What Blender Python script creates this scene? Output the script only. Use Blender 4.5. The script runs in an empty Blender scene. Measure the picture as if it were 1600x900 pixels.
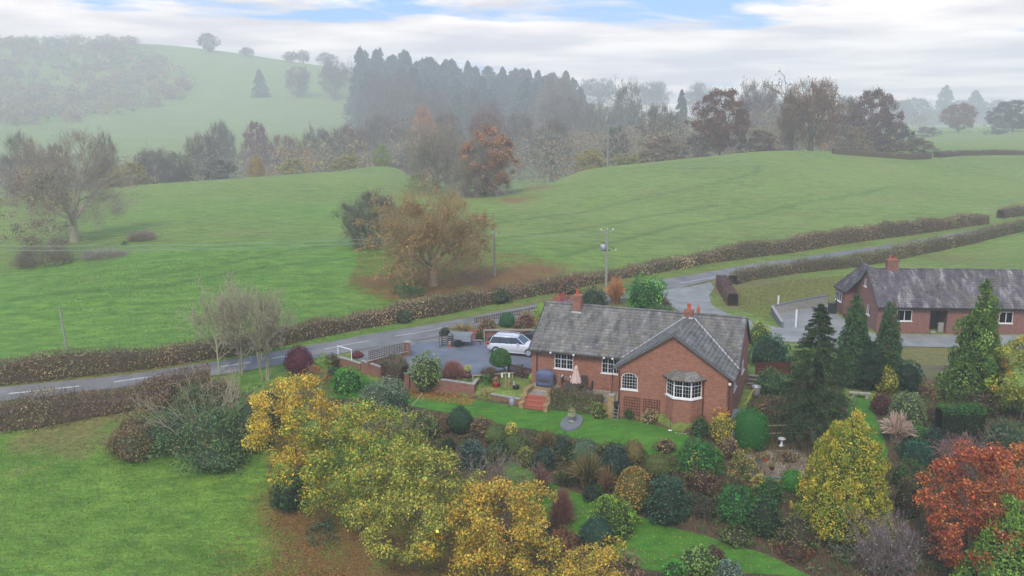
import bpy, bmesh, math, random
import numpy as np
from mathutils import Vector, Matrix
from mathutils.geometry import delaunay_2d_cdt

# ------------------------------------------------------------------ camera, world, sun, exposure
SC = bpy.context.scene
COL = SC.collection
F, PT, CH = 1400.0, 0.195, 20.45          # focal length in photo pixels, pitch, height of the drone
cam_d = bpy.data.cameras.new("camera")
cam_d.sensor_width = 36.0
cam_d.lens = 36.0 * F / 1600.0
cam_d.clip_start = 0.5
cam_d.clip_end = 4000.0
cam = bpy.data.objects.new("camera", cam_d)
COL.objects.link(cam)
cam.location = (0, 0, CH)
cam.rotation_euler = (math.pi / 2 - PT, 0, 0)
SC.camera = cam

SUN_EL, SUN_AZ = math.radians(48), math.radians(200)   # azimuth measured clockwise from +Y
world = bpy.data.worlds.new("World")
SC.world = world
world.use_nodes = True
wn, wl = world.node_tree.nodes, world.node_tree.links
wn.clear()
w_out = wn.new("ShaderNodeOutputWorld")
w_bg = wn.new("ShaderNodeBackground")
w_bg.inputs[1].default_value = 0.13
w_sky = wn.new("ShaderNodeTexSky")
w_sky.sky_type = 'NISHITA'
w_sky.sun_disc = False
w_sky.sun_elevation = SUN_EL
w_sky.sun_rotation = SUN_AZ
w_sky.air_density = 1.0
w_sky.dust_density = 0.4
w_sky.ozone_density = 2.0
w_co = wn.new("ShaderNodeTexCoord")
w_sep = wn.new("ShaderNodeSeparateXYZ")
wl.new(w_co.outputs["Generated"], w_sep.inputs[0])


def wmath(op, a, b=None, c=None, clamp=False):
    n = wn.new("ShaderNodeMath"); n.operation = op; n.use_clamp = clamp
    for i, v in enumerate((a, b, c)):
        if v is None: continue
        if isinstance(v, (int, float)): n.inputs[i].default_value = v
        else: wl.new(v, n.inputs[i])
    return n.outputs[0]


def wmix(fac, a, b):
    n = wn.new("ShaderNodeMix"); n.data_type = 'RGBA'
    for s, v in ((n.inputs[0], fac), (n.inputs[6], a), (n.inputs[7], b)):
        if isinstance(v, (int, float)): s.default_value = v
        elif isinstance(v, tuple): s.default_value = v
        else: wl.new(v, s)
    return n.outputs[2]


# clouds lie on a plane overhead: project the view direction onto it so they flatten towards the horizon
zz = wmath('ADD', wmath('MAXIMUM', w_sep.outputs[2], 0.0), 0.055)
w_cmb = wn.new("ShaderNodeCombineXYZ")
wl.new(wmath('DIVIDE', w_sep.outputs[0], zz), w_cmb.inputs[0])
wl.new(wmath('DIVIDE', w_sep.outputs[1], zz), w_cmb.inputs[1])
n1 = wn.new("ShaderNodeTexNoise"); n1.inputs["Scale"].default_value = 0.55
n1.inputs["Detail"].default_value = 8; n1.inputs["Roughness"].default_value = 0.55
n1.inputs["Distortion"].default_value = 0.35
wl.new(w_cmb.outputs[0], n1.inputs[0])
n2 = wn.new("ShaderNodeTexNoise"); n2.inputs["Scale"].default_value = 0.7
n2.inputs["Detail"].default_value = 6; n2.inputs["Roughness"].default_value = 0.5
wl.new(w_cmb.outputs[0], n2.inputs[0])
# the cloud sheet is closed near the horizon and broken above
elev_open = wmath('MULTIPLY', wmath('SUBTRACT', w_sep.outputs[2], 0.079, clamp=True), 11.0)
elev_open = wmath('MINIMUM', elev_open, 0.185)
thr = wmath('SUBTRACT', wmath('SUBTRACT', wmath('ADD', n1.outputs[0], 0.10), 0.44), wmath('SUBTRACT', elev_open, 0.06))
cover = wmath('MULTIPLY', thr, 12.0, clamp=True)
shade = wmath('MULTIPLY', wmath('SUBTRACT', n2.outputs[0], 0.40), 4.5, clamp=True)
cloud = wmix(shade, (4.9, 4.5, 4.8, 1), (9.2, 8.3, 7.6, 1))
blue = wmix(0.8, w_sky.outputs[0], (0.35, 2.6, 6.8, 1))
final = wmix(cover, blue, cloud)
wl.new(final, w_bg.inputs[0])
wl.new(w_bg.outputs[0], w_out.inputs[0])

sun_d = bpy.data.lights.new("sun", 'SUN')
sun_d.energy = 1.5
sun_d.angle = math.radians(10)
sun_d.color = (1.0, 0.94, 0.84)
sun = bpy.data.objects.new("sun", sun_d)
COL.objects.link(sun)
sdir = Vector((math.sin(SUN_AZ) * math.cos(SUN_EL), math.cos(SUN_AZ) * math.cos(SUN_EL), math.sin(SUN_EL)))
sun.rotation_euler = (-sdir).to_track_quat('-Z', 'Y').to_euler()

SC.view_settings.view_transform = 'Standard'
SC.view_settings.look = 'None'
SC.view_settings.exposure = 0.57
SC.view_settings.gamma = 1.0
SC.view_settings.use_curve_mapping = False
SC.render.engine = 'CYCLES'
SC.cycles.max_bounces = 5
SC.cycles.diffuse_bounces = 3
SC.cycles.glossy_bounces = 2
SC.cycles.transmission_bounces = 4
SC.cycles.transparent_max_bounces = 6
SC.cycles.volume_bounces = 3
SC.cycles.use_denoising = True

# ------------------------------------------------------------------ terrain height function


def ray(px, py):
    u = (px - 800) / F; v = (450 - py) / F
    c, s = math.cos(PT), math.sin(PT)
    return (u, c + v * s, -s + v * c)


def pD(px, py, D):
    d = ray(px, py); t = D / d[1]
    return (d[0] * t, D, CH + d[2] * t)


def pz(px, py, z):
    d = ray(px, py); t = (z - CH) / d[2]
    return (d[0] * t, d[1] * t, z)


CPZ = [(0,606,-1.2),(200,585,-.8),(400,562,-.4),(640,530,0),(760,500,.4),(900,470,.3),(1060,440,.4),(1250,405,1.3),(1400,385,2.2),(1590,350,3.6),
(0,545,-1.2),(100,540,-.9),(300,480,.2),(300,400,2.2),(300,350,4.2),(100,450,0.6),(0,450,.0),(0,375,2.2),(130,375,2.6),(500,440,1.3),(500,360,3.8),(500,300,6.2),
(250,287,7),(420,275,7.8),(600,262,8.5),(690,450,.9),(760,305,6),(900,270,8.4),(1000,350,4),(800,420,1.6),(1050,250,10.5),(1210,236,12.3),(1300,330,5),(1590,240,11),(1400,240,11.3),
(1590,300,6.2),(1500,205,14.5),(1350,200,14.8),(1590,207,14.5),(1200,410,1.2),(1000,420,1),(1100,330,5),
(870,570,-.1),(830,598,-.1),(700,560,-.15),(560,560,-.2),(1170,520,-.1),(1300,480,-.1),(1400,520,-.2),(1560,525,-.2),(1200,450,.1),(1300,440,.4),(1500,400,1.4),(1590,400,1.7),
(760,512,.9),(800,505,.9),(700,522,.2),
(640,625,-.95),(750,640,-.95),(900,650,-.95),(1000,680,-.98),(1060,690,-1.0),(830,635,-.95),(500,600,-1),
(1140,668,-.95),(1200,640,-.8),(1250,650,-1),(1340,640,-1.1),(1400,620,-1),(1450,560,-.6),(1590,600,-1),
(1200,720,-2.0),(1100,760,-3),(900,720,-2.6),(800,690,-2.3),(700,670,-2),(850,780,-4.1),(900,800,-4.3),(1000,850,-5),(1200,880,-5),(1300,820,-4.2),(1450,800,-4),(1590,880,-4.6),(1500,700,-2.4),
(1000,900,-5.6),(700,800,-4.6),(600,700,-2.6),(550,640,-1.4),(450,650,-1.8),(0,640,-2.2),(200,630,-1.9),(350,640,-2.2),(0,700,-3.9),(200,700,-3.8),(200,850,-6.2),(0,900,-7),(400,850,-6.3),(500,900,-6.8),(600,800,-5.2),(0,800,-5.6),(760,900,-6.3)]
CPD = [(100,215,290),(300,230,270),(480,215,275),(560,185,330),(300,150,350),(100,190,310),(0,215,285),(50,130,360),(330,80,400),(50,75,410),(200,68,410),(480,103,390),(560,112,385),(700,135,380),(900,160,380),(430,140,360),(650,175,340)]
def far_d(D):      # the top of the field and the land beyond its crest lie well back
    return D if D <= 110 else (110 + (D - 110) * 1.9 if D <= 206 else 292.4 + (D - 206) * 5.0)


def far_p(x, y, z=None):
    k = far_d(y) / y if y > 110 else 1.
    return (x * k, y * k) if z is None else (x * k, y * k, CH - (CH - z) * k)


CREST = [(100,300,5.4),(250,287,7),(420,275,7.8),(540,266,8.3),(620,263,8.4),(680,288,6.8),(760,303,6),(820,294,6.8),(900,270,8.4),(980,258,9.6),(1050,250,10.5),(1130,242,11.4),(1210,236,12.3)]
CPZ += [CREST[0]] + CREST[3:6] + CREST[7:8] + [CREST[9], CREST[11]]
_back = []
for _c in CREST:                    # the ground falls away behind the crest
    _x, _y, _z = pz(*_c)
    for _e, _dz in ((12, -1.6), (30, -5.5)):
        if _c[0] in (760, 680, 820): _dz *= 1.3
        if _c[0] > 1100: _dz *= .5
        _k = (_y + _e) / _y; _back.append(far_p(_x * _k, _y * _k, _z + _dz))
PTS = _back + [far_p(*pz(*c)) for c in CPZ] + [pD(c[0], c[1], far_d(c[2])) for c in CPD]
_X = [(-60,240,-1),(-90,240,-1),(-20,235,1),(0,255,1),(30,262,4),(-120,235,0),(-150,235,0),(-30,280,6),
(60,300,12),(120,350,14),(180,400,14),(100,420,13),(0,420,20),(-200,420,44),(0,440,18),(-100,440,38),(700,400,12),(400,200,12),(500,0,0),(-500,0,-6),(-400,300,15),(0,-60,-12),(200,-60,-10),(-200,-60,-14),(-60,40,-9),(0,35,-8.5),(50,40,-7),(100,60,-1),(90,100,3),(-100,70,-2),(-100,150,3)]
PTS += [far_p(*p) if abs(p[1]) < 450 and abs(p[0]) < 250 and p[1] > 110 else p for p in _X]
PTS += [(0,1950,14),(-1100,1900,50),(1100,1900,14),(-1000,1150,95),(1200,1100,14)]
PTS = np.array(PTS)


def _K(r2): return .5 * r2 * np.log(r2 + 1e-9)


_xy = PTS[:, :2] / 100.0
_n = len(_xy)
_A = np.zeros((_n + 3, _n + 3))
_A[:_n, :_n] = _K(((_xy[:, None] - _xy[None]) ** 2).sum(-1)) + np.eye(_n) * 1e-5
_A[:_n, _n] = _A[_n, :_n] = 1
_A[:_n, _n + 1:] = _xy
_A[_n + 1:, :_n] = _xy.T
_W = np.linalg.solve(_A, np.concatenate([PTS[:, 2], [0, 0, 0]]))


def H0(x, y):
    x = np.atleast_1d(np.asarray(x, float)); y = np.atleast_1d(np.asarray(y, float))
    sh = x.shape
    q = np.stack([x.ravel(), y.ravel()], 1) / 100.0
    out = np.empty(len(q))
    for i in range(0, len(q), 20000):
        a = q[i:i + 20000]
        k = _K(((a[:, None] - _xy[None]) ** 2).sum(-1))
        out[i:i + 20000] = k @ _W[:_n] + _W[_n] + a @ _W[_n + 1:]
    return np.clip(out, -14, 125).reshape(sh)


def sd(poly, x, y):
    """signed distance to a polygon, negative inside"""
    x = np.asarray(x, float); y = np.asarray(y, float)
    d = np.full(x.shape, 1e9); ins = np.zeros(x.shape, bool)
    n = len(poly)
    for i in range(n):
        ax, ay = poly[i][0], poly[i][1]; bx, by = poly[(i + 1) % n][0], poly[(i + 1) % n][1]
        ex, ey = bx - ax, by - ay
        t = np.clip(((x - ax) * ex + (y - ay) * ey) / (ex * ex + ey * ey + 1e-12), 0, 1)
        d = np.minimum(d, np.hypot(x - ax - t * ex, y - ay - t * ey))
        if ay != by:
            cr = ((ay > y) != (by > y)) & (x < (bx - ax) * (y - ay) / (by - ay) + ax)
            ins ^= cr
    return np.where(ins, -d, d)


def dline(line, x, y):
    d = np.full(np.shape(x), 1e9)
    for i in range(len(line) - 1):
        ax, ay = line[i][0], line[i][1]; bx, by = line[i + 1][0], line[i + 1][1]
        ex, ey = bx - ax, by - ay
        t = np.clip(((x - ax) * ex + (y - ay) * ey) / (ex * ex + ey * ey + 1e-12), 0, 1)
        d = np.minimum(d, np.hypot(x - ax - t * ex, y - ay - t * ey))
    return d


# flat, built-up ground (drive, patio, houses) is cut level with z = 0
HM = ((1.235, 65.887), -.362)      # main house: front left eave corner, heading
HR = ((34.383, 82.313), -.056)     # neighbouring house


def loc2w(h, a, b):
    c, s = math.cos(h[1]), math.sin(h[1])
    return (h[0][0] + a * c - b * s, h[0][1] + a * s + b * c)


DRIVE = [pz(*p, 0)[:2] for p in [(566,566),(575,560),(640,553),(637,541),(668,534),(690,533),(700,534),(735,533),(760,532),(836,531)]]
DRIVE += [loc2w(HM, 0.6, 7.4), loc2w(HM, 0.4, 2.6), loc2w(HM, -1.6, 1.8)]
DRIVE += [pz(*p, 0)[:2] for p in [(790,578),(740,588),(700,589),(645,591),(600,569)]]
LAWN_LEVEL = [pz(*p, -.95)[:2] for p in [(531,572),(565,583.5),(598,591),(612,600),(628,607),(641,609.5),(698,615.5),(738,622),(768,627),(813,635),(852,640),(962,648),(1036,664),(1080,678),(1070,700),(1056,716),(947,696),(884,684),(800,668),(750,658),(700,647),(610,634),(480,622),(430,602)]]
PATIO = [loc2w(HM, *p) for p in [(.35, .35), (7.6, .35), (7.6, -2.45), (2.5, -2.45), (2.5, -.6), (.35, -.6)]]
PLAT = [loc2w(HM, *p) for p in [(.3, .3), (7.5, .3), (7.5, -2.3), (15.3, -2.3), (15.3, 7.7), (.3, 7.7)]]


def H(x, y):
    z = H0(x, y)
    x = np.atleast_1d(np.asarray(x, float)); y = np.atleast_1d(np.asarray(y, float))
    near = (np.abs(x) < 60) & (y > 45) & (y < 110)
    if near.any():
        xs, ys = x[near], y[near]
        zn = z[near]
        w = np.clip(1 - (sd(DRIVE, xs, ys) - .15) / .3, 0, 1)
        zn = zn * (1 - w) + np.minimum(zn, -.09) * w
        w = np.clip(1 - (sd(LAWN_LEVEL, xs, ys) + .05) / .35, 0, 1)
        zn = zn * (1 - w) + np.minimum(zn, -.93) * w
        w = np.clip(1 - (sd(PATIO, xs, ys) + .1) / .3, 0, 1)
        zn = zn * (1 - w) + np.minimum(zn, -.35) * w
        z[near] = zn
    return z


_TS = np.exp(np.linspace(math.log(38), math.log(2100), 1000))


def G(px, py):
    """first ground point seen through photo pixel (px, py)"""
    d = ray(px, py)
    ts = _TS
    z = H(d[0] * ts, d[1] * ts)
    g = CH + d[2] * ts - z
    k = np.argmax(g < 0)
    if g[k] >= 0: k = len(ts) - 1
    a, b = ts[max(k - 1, 0)], ts[k]
    for _ in range(2):
        tt = np.linspace(a, b, 12)
        gg = CH + d[2] * tt - H(d[0] * tt, d[1] * tt)
        k = np.argmax(gg < 0)
        if gg[k] >= 0: k = 11
        a, b = tt[max(k - 1, 0)], tt[k]
    t = .5 * (a + b)
    x, y = d[0] * t, d[1] * t
    return Vector((x, y, float(H(x, y)[0])))


def depth_of(p):
    return p[1] * math.cos(PT) - (p[2] - CH) * math.sin(PT)


def onplane(px, py, h, a=None, b=None, z=None):
    """point of the local frame h seen at a pixel, on the plane a=, b= or z="""
    d = ray(px, py); c, s = math.cos(h[1]), math.sin(h[1])
    cx, cy = -h[0][0], -h[0][1]
    C = (cx * c + cy * s, -cx * s + cy * c, CH)
    D = (d[0] * c + d[1] * s, -d[0] * s + d[1] * c, d[2])
    if b is not None: t = (b - C[1]) / D[1]
    elif a is not None: t = (a - C[0]) / D[0]
    else: t = (z - C[2]) / D[2]
    return tuple(C[i] + t * D[i] for i in range(3))


# ------------------------------------------------------------------ materials


def srgb(h):
    h = h.lstrip('#')
    r = [int(h[i:i + 2], 16) / 255 for i in (0, 2, 4)]
    return tuple(((c / 12.92) if c <= .04045 else ((c + .055) / 1.055) ** 2.4) for c in r)


class Mat:
    def __init__(s, name, rough=.8):
        s.m = bpy.data.materials.new(name); s.m.use_nodes = True
        s.n = s.m.node_tree.nodes; s.l = s.m.node_tree.links
        s.b = s.n["Principled BSDF"]; s.b.inputs["Roughness"].default_value = rough
        s.out = s.n["Material Output"]
        s.b.inputs["Specular IOR Level"].default_value = .25

    def set(s, sock, v):
        if isinstance(v, (int, float)): sock.default_value = v
        elif isinstance(v, tuple): sock.default_value = v if len(v) == len(sock.default_value) else tuple(v) + (1,)
        else: s.l.new(v, sock)

    def co(s, kind="Object", scale=(1, 1, 1), rot=(0, 0, 0)):
        t = s.n.new("ShaderNodeTexCoord"); m = s.n.new("ShaderNodeMapping")
        m.inputs["Scale"].default_value = scale; m.inputs["Rotation"].default_value = rot
        s.l.new(t.outputs[kind], m.inputs[0]); return m.outputs[0]

    def noise(s, vec, scale, detail=4, rough=.55, dist=0.):
        n = s.n.new("ShaderNodeTexNoise"); s.l.new(vec, n.inputs[0])
        n.inputs["Scale"].default_value = scale; n.inputs["Detail"].default_value = detail
        n.inputs["Roughness"].default_value = rough; n.inputs["Distortion"].default_value = dist
        return n.outputs[0]

    def math(s, op, a, b=0., clamp=False):
        n = s.n.new("ShaderNodeMath"); n.operation = op; n.use_clamp = clamp
        s.set(n.inputs[0], a); s.set(n.inputs[1], b); return n.outputs[0]

    def mix(s, f, a, b, mode='MIX'):
        n = s.n.new("ShaderNodeMix"); n.data_type = 'RGBA'; n.blend_type = mode
        s.set(n.inputs[0], f); s.set(n.inputs[6], a); s.set(n.inputs[7], b); return n.outputs[2]

    def ramp(s, f, stops):
        n = s.n.new("ShaderNodeValToRGB"); s.l.new(f, n.inputs[0])
        e = n.color_ramp.elements
        while len(e) < len(stops): e.new(.5)
        for k, (p, c) in enumerate(stops):
            e[k].position = p; e[k].color = tuple(c) + (1,) if len(c) == 3 else c
        return n.outputs[0]

    def map(s, v, a, b, c=0., d=1.):
        n = s.n.new("ShaderNodeMapRange"); n.clamp = True
        s.set(n.inputs[0], v)
        for k, q in enumerate((a, b, c, d)): n.inputs[k + 1].default_value = q
        return n.outputs[0]

    def attr(s, name):
        n = s.n.new("ShaderNodeAttribute"); n.attribute_name = name; return n

    def bump(s, h, strength=.4, dist=.05):
        n = s.n.new("ShaderNodeBump"); n.inputs["Strength"].default_value = strength
        n.inputs["Distance"].default_value = dist; s.l.new(h, n.inputs["Height"])
        s.l.new(n.outputs[0], s.b.inputs["Normal"])

    def color(s, c): s.set(s.b.inputs["Base Color"], c)


MT = {}


def plain(name, c, rough=.6, var=.12, scale=6., metal=0., spec=.25):
    m = Mat(name, rough); v = m.co()
    n = m.noise(v, scale, 5)
    k = m.map(n, .3, .7, 1 - var, 1 + var)
    cc = srgb(c) if isinstance(c, str) else c
    m.color(m.mix(1., tuple(cc) + (1,), k, 'MULTIPLY'))
    m.b.inputs["Metallic"].default_value = metal
    m.b.inputs["Specular IOR Level"].default_value = spec
    m.bump(m.noise(v, scale * 5, 3), .15, .01)
    MT[name] = m.m
    return m.m


def brick_mat(name, c1, c2, c3, mortar, scale=1.):
    m = Mat(name, .85)
    t = m.n.new("ShaderNodeTexCoord")
    # horizontal wall coordinate: whichever of x / y runs along the wall, from the normal
    g = m.n.new("ShaderNodeNewGeometry")
    sep = m.n.new("ShaderNodeSeparateXYZ"); m.l.new(t.outputs["Object"], sep.inputs[0])
    vt = m.n.new("ShaderNodeVectorTransform"); vt.vector_type = 'NORMAL'; vt.convert_from = 'WORLD'; vt.convert_to = 'OBJECT'
    m.l.new(g.outputs["True Normal"], vt.inputs[0])
    sn = m.n.new("ShaderNodeSeparateXYZ"); m.l.new(vt.outputs[0], sn.inputs[0])
    isx = m.math('GREATER_THAN', m.math('ABSOLUTE', sn.outputs[0]), .7)
    u = m.n.new("ShaderNodeMix"); m.l.new(isx, u.inputs[0]); m.l.new(sep.outputs[0], u.inputs[2]); m.l.new(sep.outputs[1], u.inputs[3])
    cb = m.n.new("ShaderNodeCombineXYZ"); m.l.new(u.outputs[0], cb.inputs[0]); m.l.new(sep.outputs[2], cb.inputs[1])
    br = m.n.new("ShaderNodeTexBrick"); m.l.new(cb.outputs[0], br.inputs[0])
    br.inputs["Color1"].default_value = tuple(c1) + (1,); br.inputs["Color2"].default_value = tuple(c2) + (1,)
    br.inputs["Mortar"].default_value = tuple(mortar) + (1,)
    br.inputs["Scale"].default_value = 1.; br.inputs["Mortar Size"].default_value = .008
    br.inputs["Brick Width"].default_value = .225 * scale; br.inputs["Row Height"].default_value = .075 * scale
    n = m.noise(t.outputs["Object"], 1.3, 5, .6)
    col = m.mix(m.map(n, .45, .75, 0, .55), br.outputs[0], tuple(c3) + (1,))
    n2 = m.noise(t.outputs["Object"], 18, 3)
    col = m.mix(1., col, m.map(n2, .3, .7, .78, 1.2), 'MULTIPLY')
    col = m.mix(1., col, m.map(m.noise(t.outputs["Object"], 3.2, 4, .7), .3, .7, .84, 1.16), 'MULTIPLY')
    # damp, greenish weathering near the ground
    low = m.math('MULTIPLY', m.map(sep.outputs[2], -1.1, .1, .5, 0.), m.map(n, .4, .65, .2, 1.))
    col = m.mix(low, col, (.13, .105, .06, 1))
    m.color(col); m.bump(br.outputs[1], -.3, .01)
    MT[name] = m.m


brick_mat("red_brick", srgb("a0644c"), srgb("864c39"), srgb("8f654c"), srgb("9f8878"))
brick_mat("garden_brick", srgb("98614f"), srgb("80483b"), srgb("7b6a58"), srgb("8f8070"))
brick_mat("brown_brick", srgb("8b5a50"), srgb("7a4b44"), srgb("86625a"), srgb("8c7a70"))
brick_mat("golden_stone", srgb("b09465"), srgb("987d55"), srgb("7d705a"), srgb("8b7a5c"), 1.6)


def roof_mat(name, base, light, dark, sc=1.):
    m = Mat(name, .8)
    v = m.co("Object", (1.0, .30, .30))
    n = m.noise(v, 1.9 * sc, 9, .68, .4)
    v2 = m.co("Object")
    n2 = m.noise(v2, .55, 4)
    n3 = m.noise(v2, 9, 4, .6)
    a = m.attr("Col")
    c = m.mix(m.map(n, .52, .68, 0, .8), tuple(base) + (1,), tuple(light) + (1,))
    c = m.mix(m.map(n, .49, .34, 0, .8), c, tuple(dark) + (1,))
    c = m.mix(m.math('MULTIPLY', m.map(n3, .56, .68), m.map(n2, .4, .6, .1, .6)), c, (.33, .32, .27, 1))
    c = m.mix(m.math('MULTIPLY', m.map(n2, .52, .66), .35), c, (.17, .16, .10, 1))
    c = m.mix(1., c, a.outputs[0], 'MULTIPLY')
    m.color(c); m.bump(n3, .25, .02)
    MT[name] = m.m


roof_mat("roof_tiles_main", srgb("74726e"), srgb("93918c"), srgb("464a4c"))
roof_mat("roof_tiles_neighbour", srgb("625d62"), srgb("aaa8a8"), srgb("45414a"), .8)

plain("white_paint", (.80, .80, .79), .45, .04)
plain("white_plastic", (.78, .78, .77), .4, .04)
plain("dark_board", srgb("4b4745"), .6)
plain("grey_board", srgb("77777a"), .6)
plain("lead", srgb("b9babd"), .5)
plain("downpipe_brown", srgb("4a3331"), .5)
plain("terracotta", srgb("b5573c"), .8, .2, 12)
plain("terracotta_tile", srgb("a8604f"), .6, .15, 9)
plain("curtain", (.62, .62, .58), .9, .12, 20)
plain("room_shade", (.05, .05, .052), .9)  # shade of unlit rooms as a colour, lifted a little for sky reflection
plain("fence_wood", srgb("5f4a3c"), .85, .25, 9)
plain("pale_wood", srgb("9d937c"), .85, .2, 9)
plain("red_wood", srgb("52281f"), .8, .2, 9)
plain("grey_wood", srgb("857f76"), .9, .2, 9)
plain("pole_wood", srgb("93928a"), .85, .15, 5)
plain("galvanised", srgb("a7acb0"), .45, .12, 9, .5)
plain("dark_metal", srgb("2f3235"), .5, .1)
plain("tyre", (.018, .018, .019), .8)
plain("alloy", srgb("c9ccd0"), .35, .05, 5, .6)
plain("car_silver", (.66, .68, .72), .22, .03, 3, .15, .6)
plain("car_black", (.02, .022, .027), .2, .03, 3, .0, .6)
plain("car_trim", (.03, .03, .033), .5)
plain("rear_light", srgb("b01220"), .3)
plain("blue_cover", srgb("59617c"), .6, .2, 5)
plain("parasol_cloth", srgb("cbb0a6"), .8, .1, 8)
plain("dark_rattan", srgb("4b4541"), .85, .2, 20)
plain("concrete", srgb("9c9890"), .85, .18, 4)
plain("stone", srgb("a09a8b"), .85, .25, 6)
plain("slate", srgb("6c6f73"), .7, .15, 6)
plain("red_glaze", srgb("8e2f2a"), .35)
plain("brown_glaze", srgb("5a3d36"), .35)
plain("cone_orange", srgb("c05a3a"), .5)
plain("water_dark", (.02, .03, .03), .1)
plain("yellow_hose", srgb("c2ad38"), .5)
plain("wire", srgb("8a9a92"), .5)
plain("sheep_wool", (.7, .68, .62), .95)
plain("rope", srgb("b9bda8"), .8)

g = Mat("window_glass", .06)
g.b.inputs["Base Color"].default_value = (.03, .035, .04, 1)
g.b.inputs["Specular IOR Level"].default_value = .6
g.b.inputs["Transmission Weight"].default_value = .75
g.b.inputs["IOR"].default_value = 1.1
MT["window_glass"] = g.m
g = Mat("car_glass", .05)
g.b.inputs["Base Color"].default_value = (.035, .045, .055, 1); g.b.inputs["Specular IOR Level"].default_value = .8
MT["car_glass"] = g.m

# foliage and bark: colour comes from the mesh attribute (every leaf its own tone) times the object's own tint
m = Mat("foliage", .65)
a = m.attr("Col"); oi = m.n.new("ShaderNodeObjectInfo")
c = m.mix(1., a.outputs[0], oi.outputs["Color"], 'MULTIPLY')
m.color(c)
tr = m.n.new("ShaderNodeBsdfTranslucent"); m.l.new(c, tr.inputs[0])
ms = m.n.new("ShaderNodeMixShader"); ms.inputs[0].default_value = .28
m.l.new(m.b.outputs[0], ms.inputs[1]); m.l.new(tr.outputs[0], ms.inputs[2]); m.l.new(ms.outputs[0], m.out.inputs[0])
MT["foliage"] = m.m
m = Mat("bark", .9)
a = m.attr("Col"); oi = m.n.new("ShaderNodeObjectInfo")
c = m.mix(1., a.outputs[0], oi.outputs["Color"], 'MULTIPLY')
nn = m.noise(m.co("Object", (1, 1, .25)), 6, 4)
m.color(m.mix(1., c, m.map(nn, .3, .7, .7, 1.25), 'MULTIPLY'))
MT["bark"] = m.m

# ground: grass whose kind is steered by attributes, leaf litter, bare soil
m = Mat("ground_grass", .9)
v = m.co("Object")
A = {k: m.attr(k).outputs["Fac"] for k in ("litter", "soil", "lush", "dry", "track")}
big = m.noise(v, .035, 4, .6)
mid = m.noise(m.co("Object", (1, 2.2, 1)), .35, 5, .6, .4)
fine = m.noise(m.co("Object", (1, 2.0, 1)), 2.2, 5, .65)
vf = m.noise(v, 11, 3, .6)
grass = m.mix(m.map(mid, .35, .66), srgb("62792f") + (1,), srgb("849845") + (1,))
grass = m.mix(m.map(big, .42, .62, 0, .45), grass, srgb("8c9e4c") + (1,))
wide_ = m.noise(m.co("Object", (1, 1.6, 1)), .09, 5, .65, .5)
grass = m.mix(m.math('MULTIPLY', m.map(wide_, .52, .68, 0, .5), m.map(A["lush"], 0., 1., 1., .25)), grass, srgb("8c8450") + (1,))
lushc = m.mix(m.map(mid, .35, .65), srgb("527e26") + (1,), srgb("779e38") + (1,))
grass = m.mix(m.math('MULTIPLY', A["lush"], m.map(big, .3, .6, .7, 1.)), grass, lushc)
dryc = m.mix(m.map(fine, .35, .65), srgb("6f6a3c") + (1,), srgb("8c7f4e") + (1,))
dm = m.math('ADD', A["dry"], m.math('MULTIPLY', m.math('SUBTRACT', mid, .5), 1.6))
grass = m.mix(m.map(dm, .35, .85, 0, .85), grass, dryc)
grass = m.mix(m.map(m.math('ADD', A["track"], m.math('MULTIPLY', m.math('SUBTRACT', fine, .5), 1.2)), .25, .9, 0, .5), grass, srgb("45682a") + (1,))
tuft = m.noise(m.co("Object", (.55, 2.2, 1)), 1.6, 6, .7, .6)
grass = m.mix(1., grass, m.map(tuft, .30, .70, .68, 1.26), 'MULTIPLY')
tuft2 = m.noise(m.co("Object", (.8, 1.6, 1)), 4.5, 5, .7, .4)
grass = m.mix(1., grass, m.map(tuft2, .32, .68, .7, 1.28), 'MULTIPLY')
grass = m.mix(1., grass, m.map(vf, .3, .7, .78, 1.2), 'MULTIPLY')
lit = m.mix(m.map(vf, .35, .62), srgb("6b4a33") + (1,), srgb("9a6c42") + (1,))
lm = m.math('ADD', m.math('MULTIPLY', A["litter"], m.map(m.noise(v, .22, 5, .65), .3, .62, .35, 1.1)), m.math('ADD', m.math('MULTIPLY', m.math('SUBTRACT', vf, .5), 1.1), m.math('MULTIPLY', m.math('SUBTRACT', mid, .5), .8)))
grass = m.mix(m.map(lm, .42, .85, 0, .85), grass, lit)
soil = m.mix(m.map(vf, .35, .65), srgb("4a3c2f") + (1,), srgb("6d5c46") + (1,))
sm = m.math('ADD', A["soil"], m.math('MULTIPLY', m.math('SUBTRACT', fine, .5), .8))
grass = m.mix(m.map(sm, .45, .6), grass, soil)
m.color(grass)
m.bump(m.math('ADD', m.math('MULTIPLY', tuft, 2.), vf), .9, .12)
MT["ground_grass"] = m.m

m = Mat("lawn_grass", .9)
v = m.co("Object")
n_ = m.noise(m.co("Object", (.8, 2.0, 1), (0, 0, .3)), 1.1, 5, .6)
f_ = m.noise(v, 14, 3, .6)
c = m.mix(m.map(n_, .35, .65), srgb("3b681c") + (1,), srgb("4f8427") + (1,))
c = m.mix(m.map(m.noise(v, .3, 3), .5, .7, 0, .4), c, srgb("5f8434") + (1,))
c = m.mix(m.map(m.noise(v, .9, 5, .7), .52, .68, 0, .45), c, srgb("5c6e30") + (1,))
c = m.mix(m.map(m.noise(m.co("Object", (1, 5, 1), (0, 0, -.36)), .9, 2), .45, .55, 0, .25), c, srgb("2f5c18") + (1,))
c = m.mix(1., c, m.map(f_, .3, .7, .78, 1.2), 'MULTIPLY')
m.color(c); m.bump(f_, .8, .06)
MT["lawn_grass"] = m.m

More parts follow.
